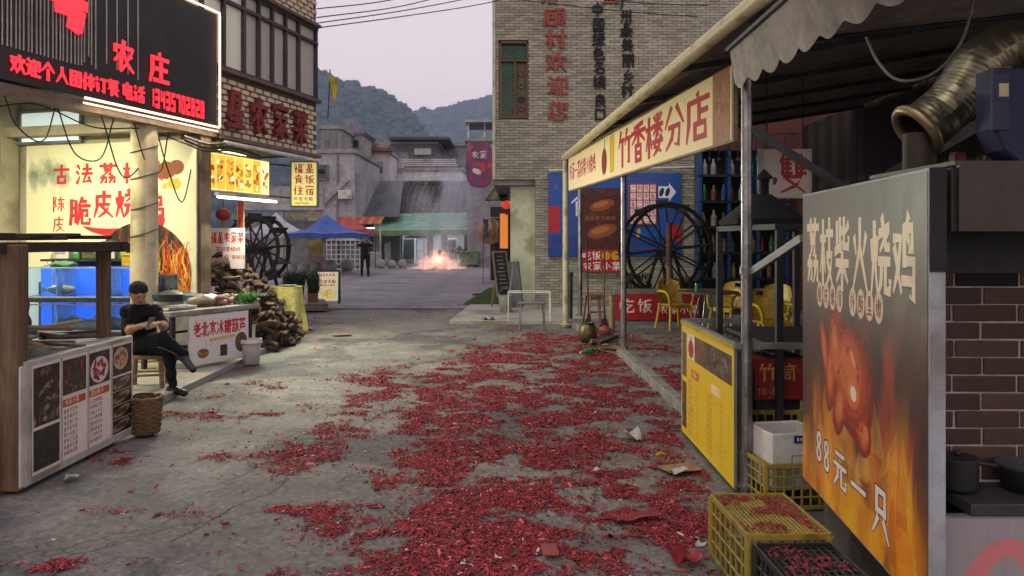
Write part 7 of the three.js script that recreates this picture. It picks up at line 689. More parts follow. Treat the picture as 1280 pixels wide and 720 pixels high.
{ // easel, bucket and metal bench on the pale strip
  const e = thing('easel_board', 'wooden easel with a black chalk menu board on the pale concrete', 'easel', [gx(627, 18.0), 0.04, 18.0], 0.62); obj('board', box(0.36, 1.0, 0.02, 0, 0.82, 0, -0.2), M.black, e); obj('frame', [box(0.03, 1.06, 0.03, -0.19, 0.82, 0.005, -0.2), box(0.03, 1.06, 0.03, 0.19, 0.82, 0.005, -0.2), box(0.4, 0.03, 0.03, 0, 1.33, -0.1, -0.2), box(0.4, 0.03, 0.03, 0, 0.3, 0.11, -0.2)], M.paleWood, e); obj('chalk_marks', Array.from({ length: 9 }, (_, i) => box(R(0.14, 0.26), 0.03, 0.004, R(-0.03, 0.03), 1.22 - i * 0.09, 0.013 + 0.0 - (0.4 - i * 0.09) * 0.2 * 0 , -0.2).translate(0, 0, -(0.4 - i * 0.09) * 0.203)), M.greyPaint, e).userData.kind = 'stuff'; for (const s of [-1, 1]) obj('leg', bar(v3(s * 0.17, 0, 0.2), v3(s * 0.15, 0.34, 0.11), 0.03, 0.03), M.paleWood, e); obj('leg', bar(v3(0, 0, -0.42), v3(0, 1.2, -0.1), 0.03, 0.03), M.paleWood, e);
  const b = thing('metal_bucket', 'grey metal bucket at the foot of the easel', 'bucket', [gx(632, 17.0), 0.04, 17.0]); obj('body', lathe([[0, 0], [0.13, 0], [0.16, 0.36], [0.165, 0.37], [0.15, 0.36], [0.12, 0.02], [0, 0.02]], 22), mat([0.4, 0.4, 0.38], 0.6, { map: 'dirt' }), b); obj('handle', tube([v3(-0.16, 0.36, 0), v3(-0.1, 0.5, 0), v3(0.1, 0.5, 0), v3(0.16, 0.36, 0)], 0.006), M.steel, b);
  const mp = tag(obj('leaning_rod', rod(v3(gx(634, 17.2), 0.05, -17.0), v3(gx(642, 17.9), 1.05, -18.1), 0.025), M.greyPaint), 'grey pipe leaning in the bucket against the pier', 'pipe'); const lb = thing('leaning_board', 'narrow dark board leaning behind the easel', 'board', [gx(644, 18.2), 0.04, 18.2], 0.5); obj('panel', rbox(0.28, 1.1, 0.02, 0, 0.55, 0, 0.004, -0.2), M.greyPaint, lb); obj('edge', box(0.02, 1.1, 0.03, 0.15, 0.55, 0.0, -0.2), M.darkWood, lb);
  const t = thing('metal_table', 'bare white metal table frame before the grey brick wall', 'table', [gx(662, 15.1), 0.04, 15.15]); const w = 0.84, h = 0.56, d = 0.42; obj('rail', [rod(v3(-w / 2, h, 0), v3(w / 2, h, 0), 0.014), rod(v3(-w / 2, h, -d), v3(w / 2, h, -d), 0.014), rod(v3(-w / 2, h, 0), v3(-w / 2, h, -d), 0.014), rod(v3(w / 2, h, 0), v3(w / 2, h, -d), 0.014)], M.white, t); for (const [sx, sz] of [[-1, 0], [1, 0], [-1, 1], [1, 1]]) obj('leg', rod(v3(sx * w / 2, 0, -sz * d), v3(sx * w / 2, h, -sz * d), 0.014), M.white, t);
  const st = thing('metal_stool', 'low steel bench standing in the red paper litter', 'bench', [gx(665, 13.9), 0.0, 13.9], 0.05); obj('seat', rbox(0.50, 0.035, 0.26, 0, 0.50, 0, 0.01), M.steel, st); for (const [sx, sz] of [[-1, 1], [1, 1], [-1, -1], [1, -1]]) obj('leg', rod(v3(sx * 0.2, 0.49, sz * 0.1), v3(sx * 0.23, 0, sz * 0.12), 0.013), M.steel, st); obj('foot_bar', [rod(v3(-0.22, 0.12, 0.11), v3(0.22, 0.12, 0.11), 0.009)], M.steel, st);
}
{ // tools and clutter at the middle post
  const br = (label, px, D, y1, m, lean) => { const b = thing('broom', label, 'broom', [gx(px, D), 0.09, D]); obj('handle', rod(v3(0, 0.14, 0), v3(lean, gy(y1, D) - 0.09, -0.1), 0.014), m, b); const h = []; for (let i = 0; i < 26; i++) h.push(rod(v3(R(-0.03, 0.03), 0.26, 0), v3(R(-0.14, 0.14), 0.0, R(-0.05, 0.05)), 0.006, 0.006, 4)); obj('bristles', h, M.darkWood, b).userData.kind = 'stuff'; }; br('broom with a dark handle leaning by the red stool', 736, 13.4, 300, M.darkWood, -0.03); br('broom with a reddish handle beside the middle post', 755, 12.6, 312, M.rust, 0.02);
  const s = thing('red_stool', 'faded red plastic stool behind the brooms', 'stool', [gx(743, 14.0), 0.085, 14.0], 0.2); const m = mat([0.26, 0.10, 0.07], 0.6); obj('seat', rbox(0.3, 0.03, 0.3, 0, 0.55, 0, 0.012), m, s); for (const [sx, sz] of [[-1, 1], [1, 1], [-1, -1], [1, -1]]) obj('leg', bar(v3(sx * 0.12, 0.54, sz * 0.12), v3(sx * 0.17, 0, sz * 0.17), 0.05, 0.02), m, s); obj('apron', [box(0.26, 0.05, 0.02, 0, 0.5, 0.13), box(0.28, 0.03, 0.02, 0, 0.25, 0.15)], m, s);
  const p = thing('brass_urn', 'dented brass coloured urn on the floor by the brooms', 'urn', [gx(735, 12.1), 0.02, 12.1]); obj('body', lathe([[0, 0], [0.11, 0], [0.15, 0.08], [0.15, 0.22], [0.10, 0.28], [0.10, 0.31], [0, 0.31]], 24), M.brass, p); obj('rim', at(new THREE.TorusGeometry(0.1, 0.012, 8, 24), 0, 0.31, 0, Math.PI / 2), M.brass, p);
  const bk = thing('scrap_basket', 'small reddish wire basket with scraps', 'basket', [gx(756, 12.0), 0.02, 12.0]); const w = []; for (let i = 0; i < 6; i++) w.push(at(new THREE.TorusGeometry(0.12 + i * 0.006, 0.006, 5, 20), 0, 0.02 + i * 0.04, 0, Math.PI / 2)); for (let i = 0; i < 14; i++) { const a = i / 14 * 6.28; w.push(rod(v3(0.12 * Math.cos(a), 0.02, 0.12 * Math.sin(a)), v3(0.15 * Math.cos(a), 0.22, 0.15 * Math.sin(a)), 0.005, 0.005, 4)); } obj('wire_body', w, mat([0.2, 0.07, 0.06], 0.6), bk).userData.kind = 'stuff'; obj('rag', crumple(sph(0.1, 0, 0.2, 0, 1, 0.8, 1, 16, 10), 0.08, 14), mat([0.4, 0.08, 0.05], 0.9), bk);
  for (let i = 0; i < 6; i++) { const o = tag(obj('wood_offcut', rbox(R(0.3, 0.5), 0.05, 0.07, 0, 0, 0, 0.008), i % 2 ? M.darkWood : M.wood), 'short wood offcut in the scrap pile at the middle post', 'wood', 'wood offcuts at the middle post'); o.position.set(gx(762, 11.2) + R(-0.16, 0.16), 0.04 + i * 0.028, -11.2 + R(-0.2, 0.2)); o.rotation.set(R(-0.1, 0.1), R(-1, 1), R(-0.15, 0.15)); }
  const gb = thing('green_bottle', 'green bottle lying by the scrap pile', 'bottle', [gx(742, 11.0), 0.05, 11.0], 0.7); obj('body', at(new THREE.LatheGeometry([[0, 0], [0.04, 0], [0.04, 0.16], [0.014, 0.21], [0.014, 0.25], [0, 0.25]].map((q) => new THREE.Vector2(...q)), 14), 0, 0, 0, 0, 0, 1.57), M.greenPlastic, gb); obj('cap', cyl(0.017, 0.017, 0.025, -0.26, 0, 0, 10, 0, 0, 1.57), M.white, gb);
  const ro = thing('bamboo_roll', 'upright pale bamboo roll beside the middle post', 'bamboo', [gx(765, 13.0), 0.085, 13.0]); obj('stalk', [cyl(0.045, 0.05, 0.62, 0, 0.31, 0), cyl(0.052, 0.052, 0.02, 0, 0.25, 0)], M.paleWood, ro); obj('end', cyl(0.04, 0.04, 0.01, 0, 0.624, 0), M.darkWood, ro); const bp = thing('bamboo_post', 'brown bamboo post propped before the waterwheel', 'post', [gx(836, 15.0), 0.085, 14.98]); obj('lower', cyl(0.05, 0.06, 1.05, 0, 0.525, 0), M.paleWood, bp); obj('upper', cyl(0.06, 0.06, 0.85, 0, 1.48, 0), mat([0.22, 0.08, 0.06], 0.7), bp);
  const fp = thing('grey_bollard', 'short grey metal post by the pale awning post', 'post', [gx(715, 14.9), 0.04, 15.3]); obj('shaft', cyl(0.045, 0.045, 0.9, 0, 0.45, 0), M.darkSteel, fp); obj('cap', sph(0.06, 0, 0.92, 0), M.darkSteel, fp);
}
{ // overhead wires
  const sp = [[[396, 11, 14], [470, 3, 15], [560, -14, 16.5]], [[396, 22, 14], [500, 8, 15.5], [600, -18, 17.5]], [[396, 29, 14], [500, 14, 15.5], [605, -6, 17.5], [640, -14, 18]], [[396, 35, 14], [500, 21, 15.5], [612, 3, 17.6], [660, -10, 18.1]], [[618, -4, 18.1], [720, 8, 18.15], [800, 16, 18.15], [872, 21, 18.15]], [[700, -8, 18.15], [790, 3, 18.15], [885, 7, 18.15]]];
  sp.forEach((q, i) => tag(obj('overhead_wire', tube(q.map(([x, y, D]) => P(x, y, D)), i > 3 ? 0.013 : 0.011, 30, 5), M.wire), i > 3 ? 'black wire strung along the grey brick wall' : 'thin black wire crossing the pale sky', 'wire', i > 3 ? 'wires on the brick wall' : 'wires crossing the sky'));
}
{ // bursting firecrackers: sparks, glowing smoke and drifting blue smoke
  const c = v3(gx(548, 42), 0.05, -42), X = new THREE.Matrix4(), q = new THREE.Quaternion(), col = new THREE.Color(); const gauss = () => (rnd() + rnd() + rnd() + rnd() - 2) * 0.9;
  const st = new THREE.InstancedMesh(NI(new THREE.ConeGeometry(0.5, 1, 4)), new THREE.MeshStandardMaterial({ color: 0x331108, emissive: new THREE.Color().setRGB(1, 0.60, 0.48), emissiveIntensity: 1.15 }), 2600); for (let i = 0; i < 2600; i++) { const a = rnd() * 6.283, e = Math.pow(rnd(), 1.4) * 1.5, d = v3(Math.cos(a) * Math.cos(e), Math.sin(e), Math.sin(a) * Math.cos(e) * 0.6), r = Math.sqrt(rnd()) * 1.25 * (0.8 + 0.3 * Math.sin(a * 7) * Math.cos(e * 6)) * (1 - 0.25 * Math.sin(e)), l = R(0.06, 0.3); q.setFromUnitVectors(v3(0, 1, 0), d); X.compose(c.clone().add(v3(d.x * (r + l / 2) * 1.2, d.y * (r + l / 2) * 0.72, d.z * (r + l / 2))), q, v3(0.015, l, 0.015)); st.setMatrixAt(i, X); } st.name = 'sparks'; scene.add(st); tag(st, 'fountain of orange firecracker sparks on the far road', 'sparks', undefined, 'stuff');
  const puff = new THREE.IcosahedronGeometry(1, 0); const mk = (name, label, n, f, rgb) => { const m = new THREE.InstancedMesh(puff, new THREE.MeshStandardMaterial({ color: new THREE.Color().setRGB(...rgb), roughness: 1 }), n); for (let i = 0; i < n; i++) { const [p, s] = f(); X.compose(p, q.identity(), v3(s, s, s)); m.setMatrixAt(i, X); } m.name = name; scene.add(m); return tag(m, label, 'smoke', undefined, 'stuff'); };
  mk('burst_smoke', 'pink lit smoke puffing round the firecracker sparks', 120000, () => { const a = rnd() * 6.283, r = Math.pow(rnd(), 0.6) * R(0.7, 2.0), e = Math.pow(rnd(), 1.5) * 1.45, l = 0.75 + 0.35 * Math.sin(a * 5 + e * 4); return [c.clone().add(v3(Math.cos(a) * Math.cos(e) * r * l, Math.sin(e) * r * 0.6 * l, Math.sin(a) * Math.cos(e) * r * 0.5)), R(0.003, 0.007)]; }, [0.85, 0.72, 0.68]);
  mk('drifting_smoke', 'thin blue smoke drifting up before the tiled roof', 240000, () => { const t = Math.pow(rnd(), 0.8), k = 0.9 + 2.6 * t; let x, y, z; do { x = c.x - 0.3 + 1.1 * t + gauss() * k; y = 0.4 + t * 5.6 + gauss() * 0.7; z = c.z - 2 + gauss() * 1.2; } while (fbm(x * 0.9, y * 0.9 + z * 0.3, 3, 401) < R(0.30, 0.60)); return [v3(x, Math.max(0.1, y), z), R(0.0025, 0.0045)]; }, [0.66, 0.70, 0.82]);
  const l = new THREE.PointLight(new THREE.Color().setRGB(1, 0.42, 0.22), 16); l.position.set(c.x, 0.55, c.z + 0.2); l.shadow.radius = 25; l.castShadow = true; scene.add(l);
}

// ---------------------------------------------------------------- people: skeleton distance fields meshed as one surface
function sdfGeo(bones, lo, hi, res, k, colour, fold = 0) {
  const mc = new MarchingCubes(res, new THREE.MeshBasicMaterial(), false, false, 400000); mc.isolation = 0; const half = res / 2, c = lo.clone().add(hi).multiplyScalar(0.5), h = hi.clone().sub(lo).multiplyScalar(0.5), p = v3(), pa = v3(), ba = v3();
  const B = bones.map(([a, b, r1, r2]) => ({ a, b: b.clone().sub(a), l: Math.max(1e-9, b.clone().sub(a).lengthSq()), r1, r2 }));
  const dist = (p) => { let d = 1e3; for (const o of B) { pa.copy(p).sub(o.a); const t = clamp(pa.dot(o.b) / o.l); const e = pa.addScaledVector(o.b, -t).length() - lerp(o.r1, o.r2, t); const q = clamp(0.5 + 0.5 * (d - e) / k); d = lerp(d, e, q) - k * q * (1 - q); } return d; };
  for (let z = 0; z < res; z++) for (let y = 0; y < res; y++) for (let x = 0; x < res; x++) { p.set(c.x + h.x * (x - half) / half, c.y + h.y * (y - half) / half, c.z + h.z * (z - half) / half); mc.field[z * res * res + y * res + x] = -dist(p) - (fold ? fold * (fbm(p.x * 16 + p.z * 9, p.y * 15 + p.z * 8, 3, 61) - 0.5) : 0); }
  mc.update(); const n = mc.count, pos = new Float32Array(n * 3); for (let i = 0; i < n; i++) { pos[i * 3] = c.x + h.x * mc.positionArray[i * 3]; pos[i * 3 + 1] = c.y + h.y * mc.positionArray[i * 3 + 1]; pos[i * 3 + 2] = c.z + h.z * mc.positionArray[i * 3 + 2]; }
  let g = new THREE.BufferGeometry(); g.setAttribute('position', new THREE.BufferAttribute(pos, 3)); g = mergeVertices(g, 1e-4); g.computeVertexNormals(); const q = g.attributes.position, col = new Float32Array(q.count * 3); for (let i = 0; i < q.count; i++) col.set(colour(p.fromBufferAttribute(q, i)), i * 3); g.setAttribute('color', new THREE.BufferAttribute(col, 3)); return g;
}
const peopleM = new THREE.MeshPhysicalMaterial({ vertexColors: true, roughness: 0.85, specularIntensity: 0.35, bumpMap: rep(T.weave, 8), bumpScale: 0.0006 }), SKIN = [0.40, 0.235, 0.16], BLACK = [0.006, 0.006, 0.007], DARK = [0.008, 0.009, 0.012];
function handBones(w, dir, up, side, curl) { // palm and five bent fingers from the wrist; dir: along the fingers, up: back of the hand, side: towards the thumb
  const b = [], pt = (x, y, z) => w.clone().addScaledVector(dir, x).addScaledVector(up, y).addScaledVector(side, z); b.push([pt(0, 0, 0), pt(0.05, 0, 0), 0.022, 0.026], [pt(0.02, 0, 0.012), pt(0.075, 0, 0.026), 0.016, 0.013], [pt(0.02, 0, -0.012), pt(0.072, 0, -0.026), 0.016, 0.012]);
  [[0.027, 0.040, 0.030], [0.009, 0.045, 0.034], [-0.010, 0.041, 0.031], [-0.027, 0.032, 0.024]].forEach(([s, l1, l2]) => { const a = pt(0.078, 0, s), m = pt(0.078 + l1 * Math.cos(curl), -l1 * Math.sin(curl), s * 1.05), e = m.clone().addScaledVector(dir, l2 * Math.cos(curl * 2.3)).addScaledVector(up, -l2 * Math.sin(curl * 2.3)); b.push([a, m, 0.0095, 0.0088], [m, e, 0.0086, 0.0075]); }); const t0 = pt(0.02, -0.005, 0.024), t1 = pt(0.05, -0.018, 0.046), t2 = pt(0.078, -0.028, 0.044); b.push([t0, t1, 0.013, 0.0105], [t1, t2, 0.0102, 0.0085]); return b;
}
{ // seated man with a phone
  const D0 = 8.25, man = thing('person', 'man in black clothes sitting cross legged looking down at a phone', 'person', [gx(180, D0), 0.05, D0]); const O = v3(gx(180, D0), 0.05, -D0), W = (x, y, D) => P(x, y, D).sub(O);
  const hipL = W(172, 430, 8.32), hipR = W(190, 431, 8.30), pel = W(181, 428, 8.34), chest = W(177, 400, 8.26), upper = W(175.5, 388, 8.2), neck = W(174.5, 381, 8.16), head = W(172.5, 366, 8.10);
  const shL = W(158.5, 389, 8.24), shR = W(194, 388, 8.18), elL = W(159, 414, 8.12), elR = W(206, 408, 8.02), wrL = W(176.5, 407.5, 7.98), wrR = W(200, 405.5, 7.92);
  const knS = W(211, 438, 8.05), anS = W(216.5, 483, 8.10), knC = W(203, 424, 7.92), anC = W(231, 443, 8.0);
  const body = [[pel, chest, 0.135, 0.135], [chest, upper, 0.14, 0.115], [hipL, hipR, 0.125, 0.125], [shL, shR, 0.068, 0.068], [upper, neck, 0.09, 0.058], [neck, head, 0.052, 0.055], [shL, elL, 0.062, 0.05], [shR, elR, 0.062, 0.05], [elL, wrL, 0.044, 0.028], [elR, wrR, 0.044, 0.028], [hipL, knC, 0.098, 0.068], [hipR, knS, 0.098, 0.066], [knC, anC, 0.064, 0.044], [knS, anS, 0.064, 0.046]];
  const segD = (p, a, b) => { const ab = b.clone().sub(a), t = clamp(p.clone().sub(a).dot(ab) / ab.lengthSq()); return [p.distanceTo(a.clone().addScaledVector(ab, t)), t]; };
  const g = sdfGeo(body, v3(-0.42, -0.02, -0.3), v3(0.62, 1.2, 0.55), 96, 0.035, (p) => { const fa = Math.min(...[[elL, wrL], [elR, wrR]].map(([a, b]) => { const [d, t] = segD(p, a, b); return d < 0.06 && t > 0.12 ? d : 9; })); if (fa < 1) return SKIN; if (p.y > neck.y + 0.012 && p.distanceTo(head) < 0.2) return SKIN; if (p.y < pel.y - 0.01 || p.distanceTo(knC) < 0.2 || p.distanceTo(knS) < 0.2) return DARK; return BLACK; }, 0.034);
  // head: facing down towards the phone
  const fw = wrL.clone().lerp(wrR, 0.5).sub(head).normalize(), sd = v3(0, 1, 0).cross(fw).normalize(), upv = fw.clone().cross(sd).normalize(); fw.copy(sd.clone().cross(upv)); const f = fw.clone().multiplyScalar(0.93).addScaledVector(upv, 0.36).normalize(), u2 = f.clone().cross(sd).normalize(); const H = (x, y, z) => head.clone().addScaledVector(sd, x).addScaledVector(u2, y).addScaledVector(f, z);
  const hb = [[H(0, 0.035, -0.02), H(0, 0.02, 0.015), 0.086, 0.080], [H(0, -0.03, 0.03), H(0, -0.075, 0.05), 0.062, 0.036], [H(-0.03, -0.03, 0.03), H(-0.02, -0.07, 0.045), 0.04, 0.03], [H(0.03, -0.03, 0.03), H(0.02, -0.07, 0.045), 0.04, 0.03], [H(0, 0.012, 0.092), H(0, -0.026, 0.108), 0.010, 0.014], [H(-0.036, 0.026, 0.082), H(0.036, 0.026, 0.082), 0.012, 0.012], [H(0.08, 0.0, -0.005), H(0.082, -0.03, 0.0), 0.014, 0.010], [H(-0.08, 0.0, -0.005), H(-0.082, -0.03, 0.0), 0.014, 0.010], [H(-0.02, -0.054, 0.084), H(0.02, -0.054, 0.084), 0.009, 0.009], [H(0, -0.04, -0.04), neck, 0.055, 0.052]];
  const hg = sdfGeo(hb, head.clone().addScalar(-0.2), head.clone().addScalar(0.2), 84, 0.018, (p) => { const r = p.clone().sub(head), y = r.dot(u2), z = r.dot(f); return (z < 0.005 && y > -0.075 && Math.abs(r.dot(sd)) > 0.0 && z < -0.012) ? [0.012, 0.011, 0.011] : Math.abs(y + 0.054) < 0.006 && z > 0.07 ? [0.3, 0.12, 0.1] : SKIN; });
  const parts = [g, hg]; const fd = (a, b) => b.clone().sub(a).normalize(); const dL = fd(elL, wrL), dR = fd(elR, wrR); for (const [w, d, s] of [[wrL, dL, 1], [wrR, dR, -1]]) { const up = v3(0, 0.75, 0.66).addScaledVector(d, -v3(0, 0.75, 0.66).dot(d)).normalize(), side = d.clone().cross(up).normalize().multiplyScalar(s * -1); parts.push(sdfGeo(handBones(w, d, up, side, 0.6), w.clone().addScalar(-0.15), w.clone().addScalar(0.15), 72, 0.006, () => SKIN)); }
  obj('body', parts, peopleM, man);
  for (const s of [-1, 1]) obj('eye', sph(0.009, 0, 0, 0, 1.3, 0.7, 1, 8, 6).translate(...H(s * 0.03, 0.008, 0.086).toArray()), M.black, man);
  const capQ = new THREE.Matrix4().makeBasis(sd, u2, f).setPosition(head); obj('hair', [crumple(new THREE.SphereGeometry(0.096, 30, 18, 0, 6.2832, 0, 1.85).scale(1, 0.98, 1.06), 0.012, 40).rotateX(-0.28).translate(0, 0.034, -0.012)].map((q) => q.applyMatrix4(capQ)), M.blackCloth, man);
  obj('collar', [at(new THREE.TorusGeometry(0.062, 0.014, 8, 20), 0, 0, 0, Math.PI / 2 - 0.25).translate(neck.x, neck.y - 0.01, neck.z)], M.blackCloth, man);
  const shoe = (an, d, nm) => { const heel = an.clone().addScaledVector(d, -0.05), toe = an.clone().addScaledVector(d, 0.19), dn = d.clone().cross(v3(0, 0, 1)).normalize(); const low = v3(0, -1, 0).addScaledVector(d, d.y).normalize(); obj('shoe', sdfGeo([[heel.clone().addScaledVector(low, 0.035), an.clone().addScaledVector(low, 0.03), 0.042, 0.046], [an.clone().addScaledVector(low, 0.035), toe.clone().addScaledVector(low, 0.05), 0.046, 0.034]], an.clone().addScalar(-0.28), an.clone().addScalar(0.28), 56, 0.03, () => [0.01, 0.01, 0.011]), new THREE.MeshStandardMaterial({ color: 0x0c0c0d, roughness: 0.35 }), man); }; shoe(anS, v3(0.86, -0.02, 0.5).normalize()); shoe(anC, v3(0.72, -0.58, 0.38).normalize());
  obj('trouser_stripe', tube([hipL.clone().lerp(knC, 0.25).add(v3(0, -0.035, 0.075)), hipL.clone().lerp(knC, 0.7).add(v3(0.02, -0.05, 0.06)), knC.clone().lerp(anC, 0.35).add(v3(-0.035, -0.045, 0.035)), knC.clone().lerp(anC, 0.8).add(v3(-0.025, -0.03, 0.03))], 0.008, 24, 5), mat([0.3, 0.18, 0.12], 0.8), man);
  const ph = thing('mobile_phone', 'dark mobile phone held between the seated man\'s hands', 'phone', wrL.clone().addScaledVector(dL, 0.1).lerp(wrR.clone().addScaledVector(dR, 0.1), 0.5).add(O).add(v3(0, 0.0, 0.01)), -0.2); ph.rotation.x = -0.6; obj('case', rbox(0.075, 0.15, 0.009, 0, 0, 0, 0.003), M.black, ph); obj('screen', box(0.068, 0.14, 0.002, 0, 0, -0.006), glow([0.3, 0.34, 0.4], 0.6, [0.02, 0.02, 0.02]), ph);
  const st = thing('bamboo_stool', 'small bamboo stool under the seated man', 'stool', [gx(184, 8.3), 0.05, 8.32], 0.25); const sy = hipL.y - 0.125; obj('seat', rbox(0.4, 0.035, 0.36, 0, sy, 0, 0.012), M.paleWood, st); for (const [sx, sz] of [[-1, 1], [1, 1], [-1, -1], [1, -1]]) obj('leg', rod(v3(sx * 0.15, sy, sz * 0.13), v3(sx * 0.17, 0, sz * 0.15), 0.024, 0.026, 10), M.paleWood, st); for (const z of [0.14, -0.14]) obj('stretcher', rod(v3(-0.16, 0.14, z), v3(0.16, 0.14, z), 0.013), M.paleWood, st); obj('back_post', [rod(v3(-0.2, 0, -0.15), v3(-0.23, sy + 0.18, -0.17), 0.018), rod(v3(0.13, sy, -0.17), v3(0.13, sy + 0.14, -0.18), 0.014)], M.paleWood, st);
}
{ // standing figure on the far road, hands raised to the head
  const D = 34, man = thing('person', 'person in black standing on the far road with both hands raised', 'person', [gx(456, D), 0.016, D]); const b = (x, y, z) => v3(x, y, z); const bones = [[b(0, 0.95, 0), b(0, 1.2, 0), 0.15, 0.155], [b(0, 1.2, 0), b(0, 1.38, 0), 0.155, 0.12], [b(-0.09, 0.9, 0), b(0.09, 0.9, 0), 0.12, 0.12], [b(-0.17, 1.38, 0), b(0.17, 1.38, 0), 0.07, 0.07], [b(0, 1.4, 0), b(0, 1.52, 0.01), 0.07, 0.055], [b(-0.1, 0.9, 0), b(-0.12, 0.48, 0.02), 0.095, 0.065], [b(-0.12, 0.48, 0.02), b(-0.13, 0.06, -0.02), 0.062, 0.045], [b(0.1, 0.9, 0), b(0.13, 0.48, 0.02), 0.095, 0.065], [b(0.13, 0.48, 0.02), b(0.15, 0.06, -0.02), 0.062, 0.045], [b(-0.13, 0.05, -0.03), b(-0.14, 0.04, 0.14), 0.045, 0.035], [b(0.15, 0.05, -0.03), b(0.17, 0.04, 0.14), 0.045, 0.035], [b(-0.19, 1.38, 0), b(-0.33, 1.42, 0.1), 0.06, 0.05], [b(-0.33, 1.42, 0.1), b(-0.14, 1.6, 0.12), 0.045, 0.03], [b(0.19, 1.38, 0), b(0.33, 1.44, 0.1), 0.06, 0.05], [b(0.33, 1.44, 0.1), b(0.14, 1.62, 0.12), 0.045, 0.03], [b(0, 1.61, 0), b(0, 1.67, 0), 0.085, 0.085], ...handBones(b(-0.14, 1.6, 0.12), b(0.6, 0.7, 0).normalize(), b(-0.7, 0.6, 0).normalize(), b(0, 0, 1), 0.4).slice(0, 5), ...handBones(b(0.14, 1.62, 0.12), b(-0.6, 0.7, 0).normalize(), b(0.7, 0.6, 0).normalize(), b(0, 0, 1), 0.4).slice(0, 5)]; obj('body', sdfGeo(bones, v3(-0.45, -0.03, -0.4), v3(0.45, 1.85, 0.4), 90, 0.03, (p) => p.y > 1.5 || (p.y > 1.46 && Math.abs(p.x) > 0.12 && p.z > 0.06) ? [0.3, 0.17, 0.12] : BLACK), peopleM, man); obj('hair', [new THREE.SphereGeometry(0.098, 16, 10, 0, 6.2832, 0, 1.7).translate(0, 1.665, -0.012)], M.black, man); man.rotation.y = 0.3;
}
{ // jacket on a hanger under the stall roof
  const j = thing('hanging_jacket', 'dark red jacket on a hanger under the plank stall roof', 'jacket', [-4.12, 0.8, 6.0], 0.5); obj('cloth', sdfGeo([[v3(-0.13, 0.62, 0), v3(0.13, 0.62, 0), 0.045, 0.045], [v3(-0.07, 0.56, 0), v3(-0.09, 0.06, 0), 0.075, 0.085], [v3(0.07, 0.56, 0), v3(0.09, 0.06, 0), 0.075, 0.085], [v3(-0.18, 0.6, 0), v3(-0.24, 0.12, 0.03), 0.05, 0.045], [v3(0.18, 0.6, 0), v3(0.24, 0.12, 0.03), 0.05, 0.045]], v3(-0.36, -0.1, -0.16), v3(0.36, 0.76, 0.16), 60, 0.03, () => [0.11, 0.014, 0.013], 0.04), peopleM, j); obj('hanger', tube([v3(0, 0.66, 0), v3(0, 0.72, 0), v3(0.02, 0.75, 0), v3(0, 0.78, 0)], 0.006), M.steel, j);
}

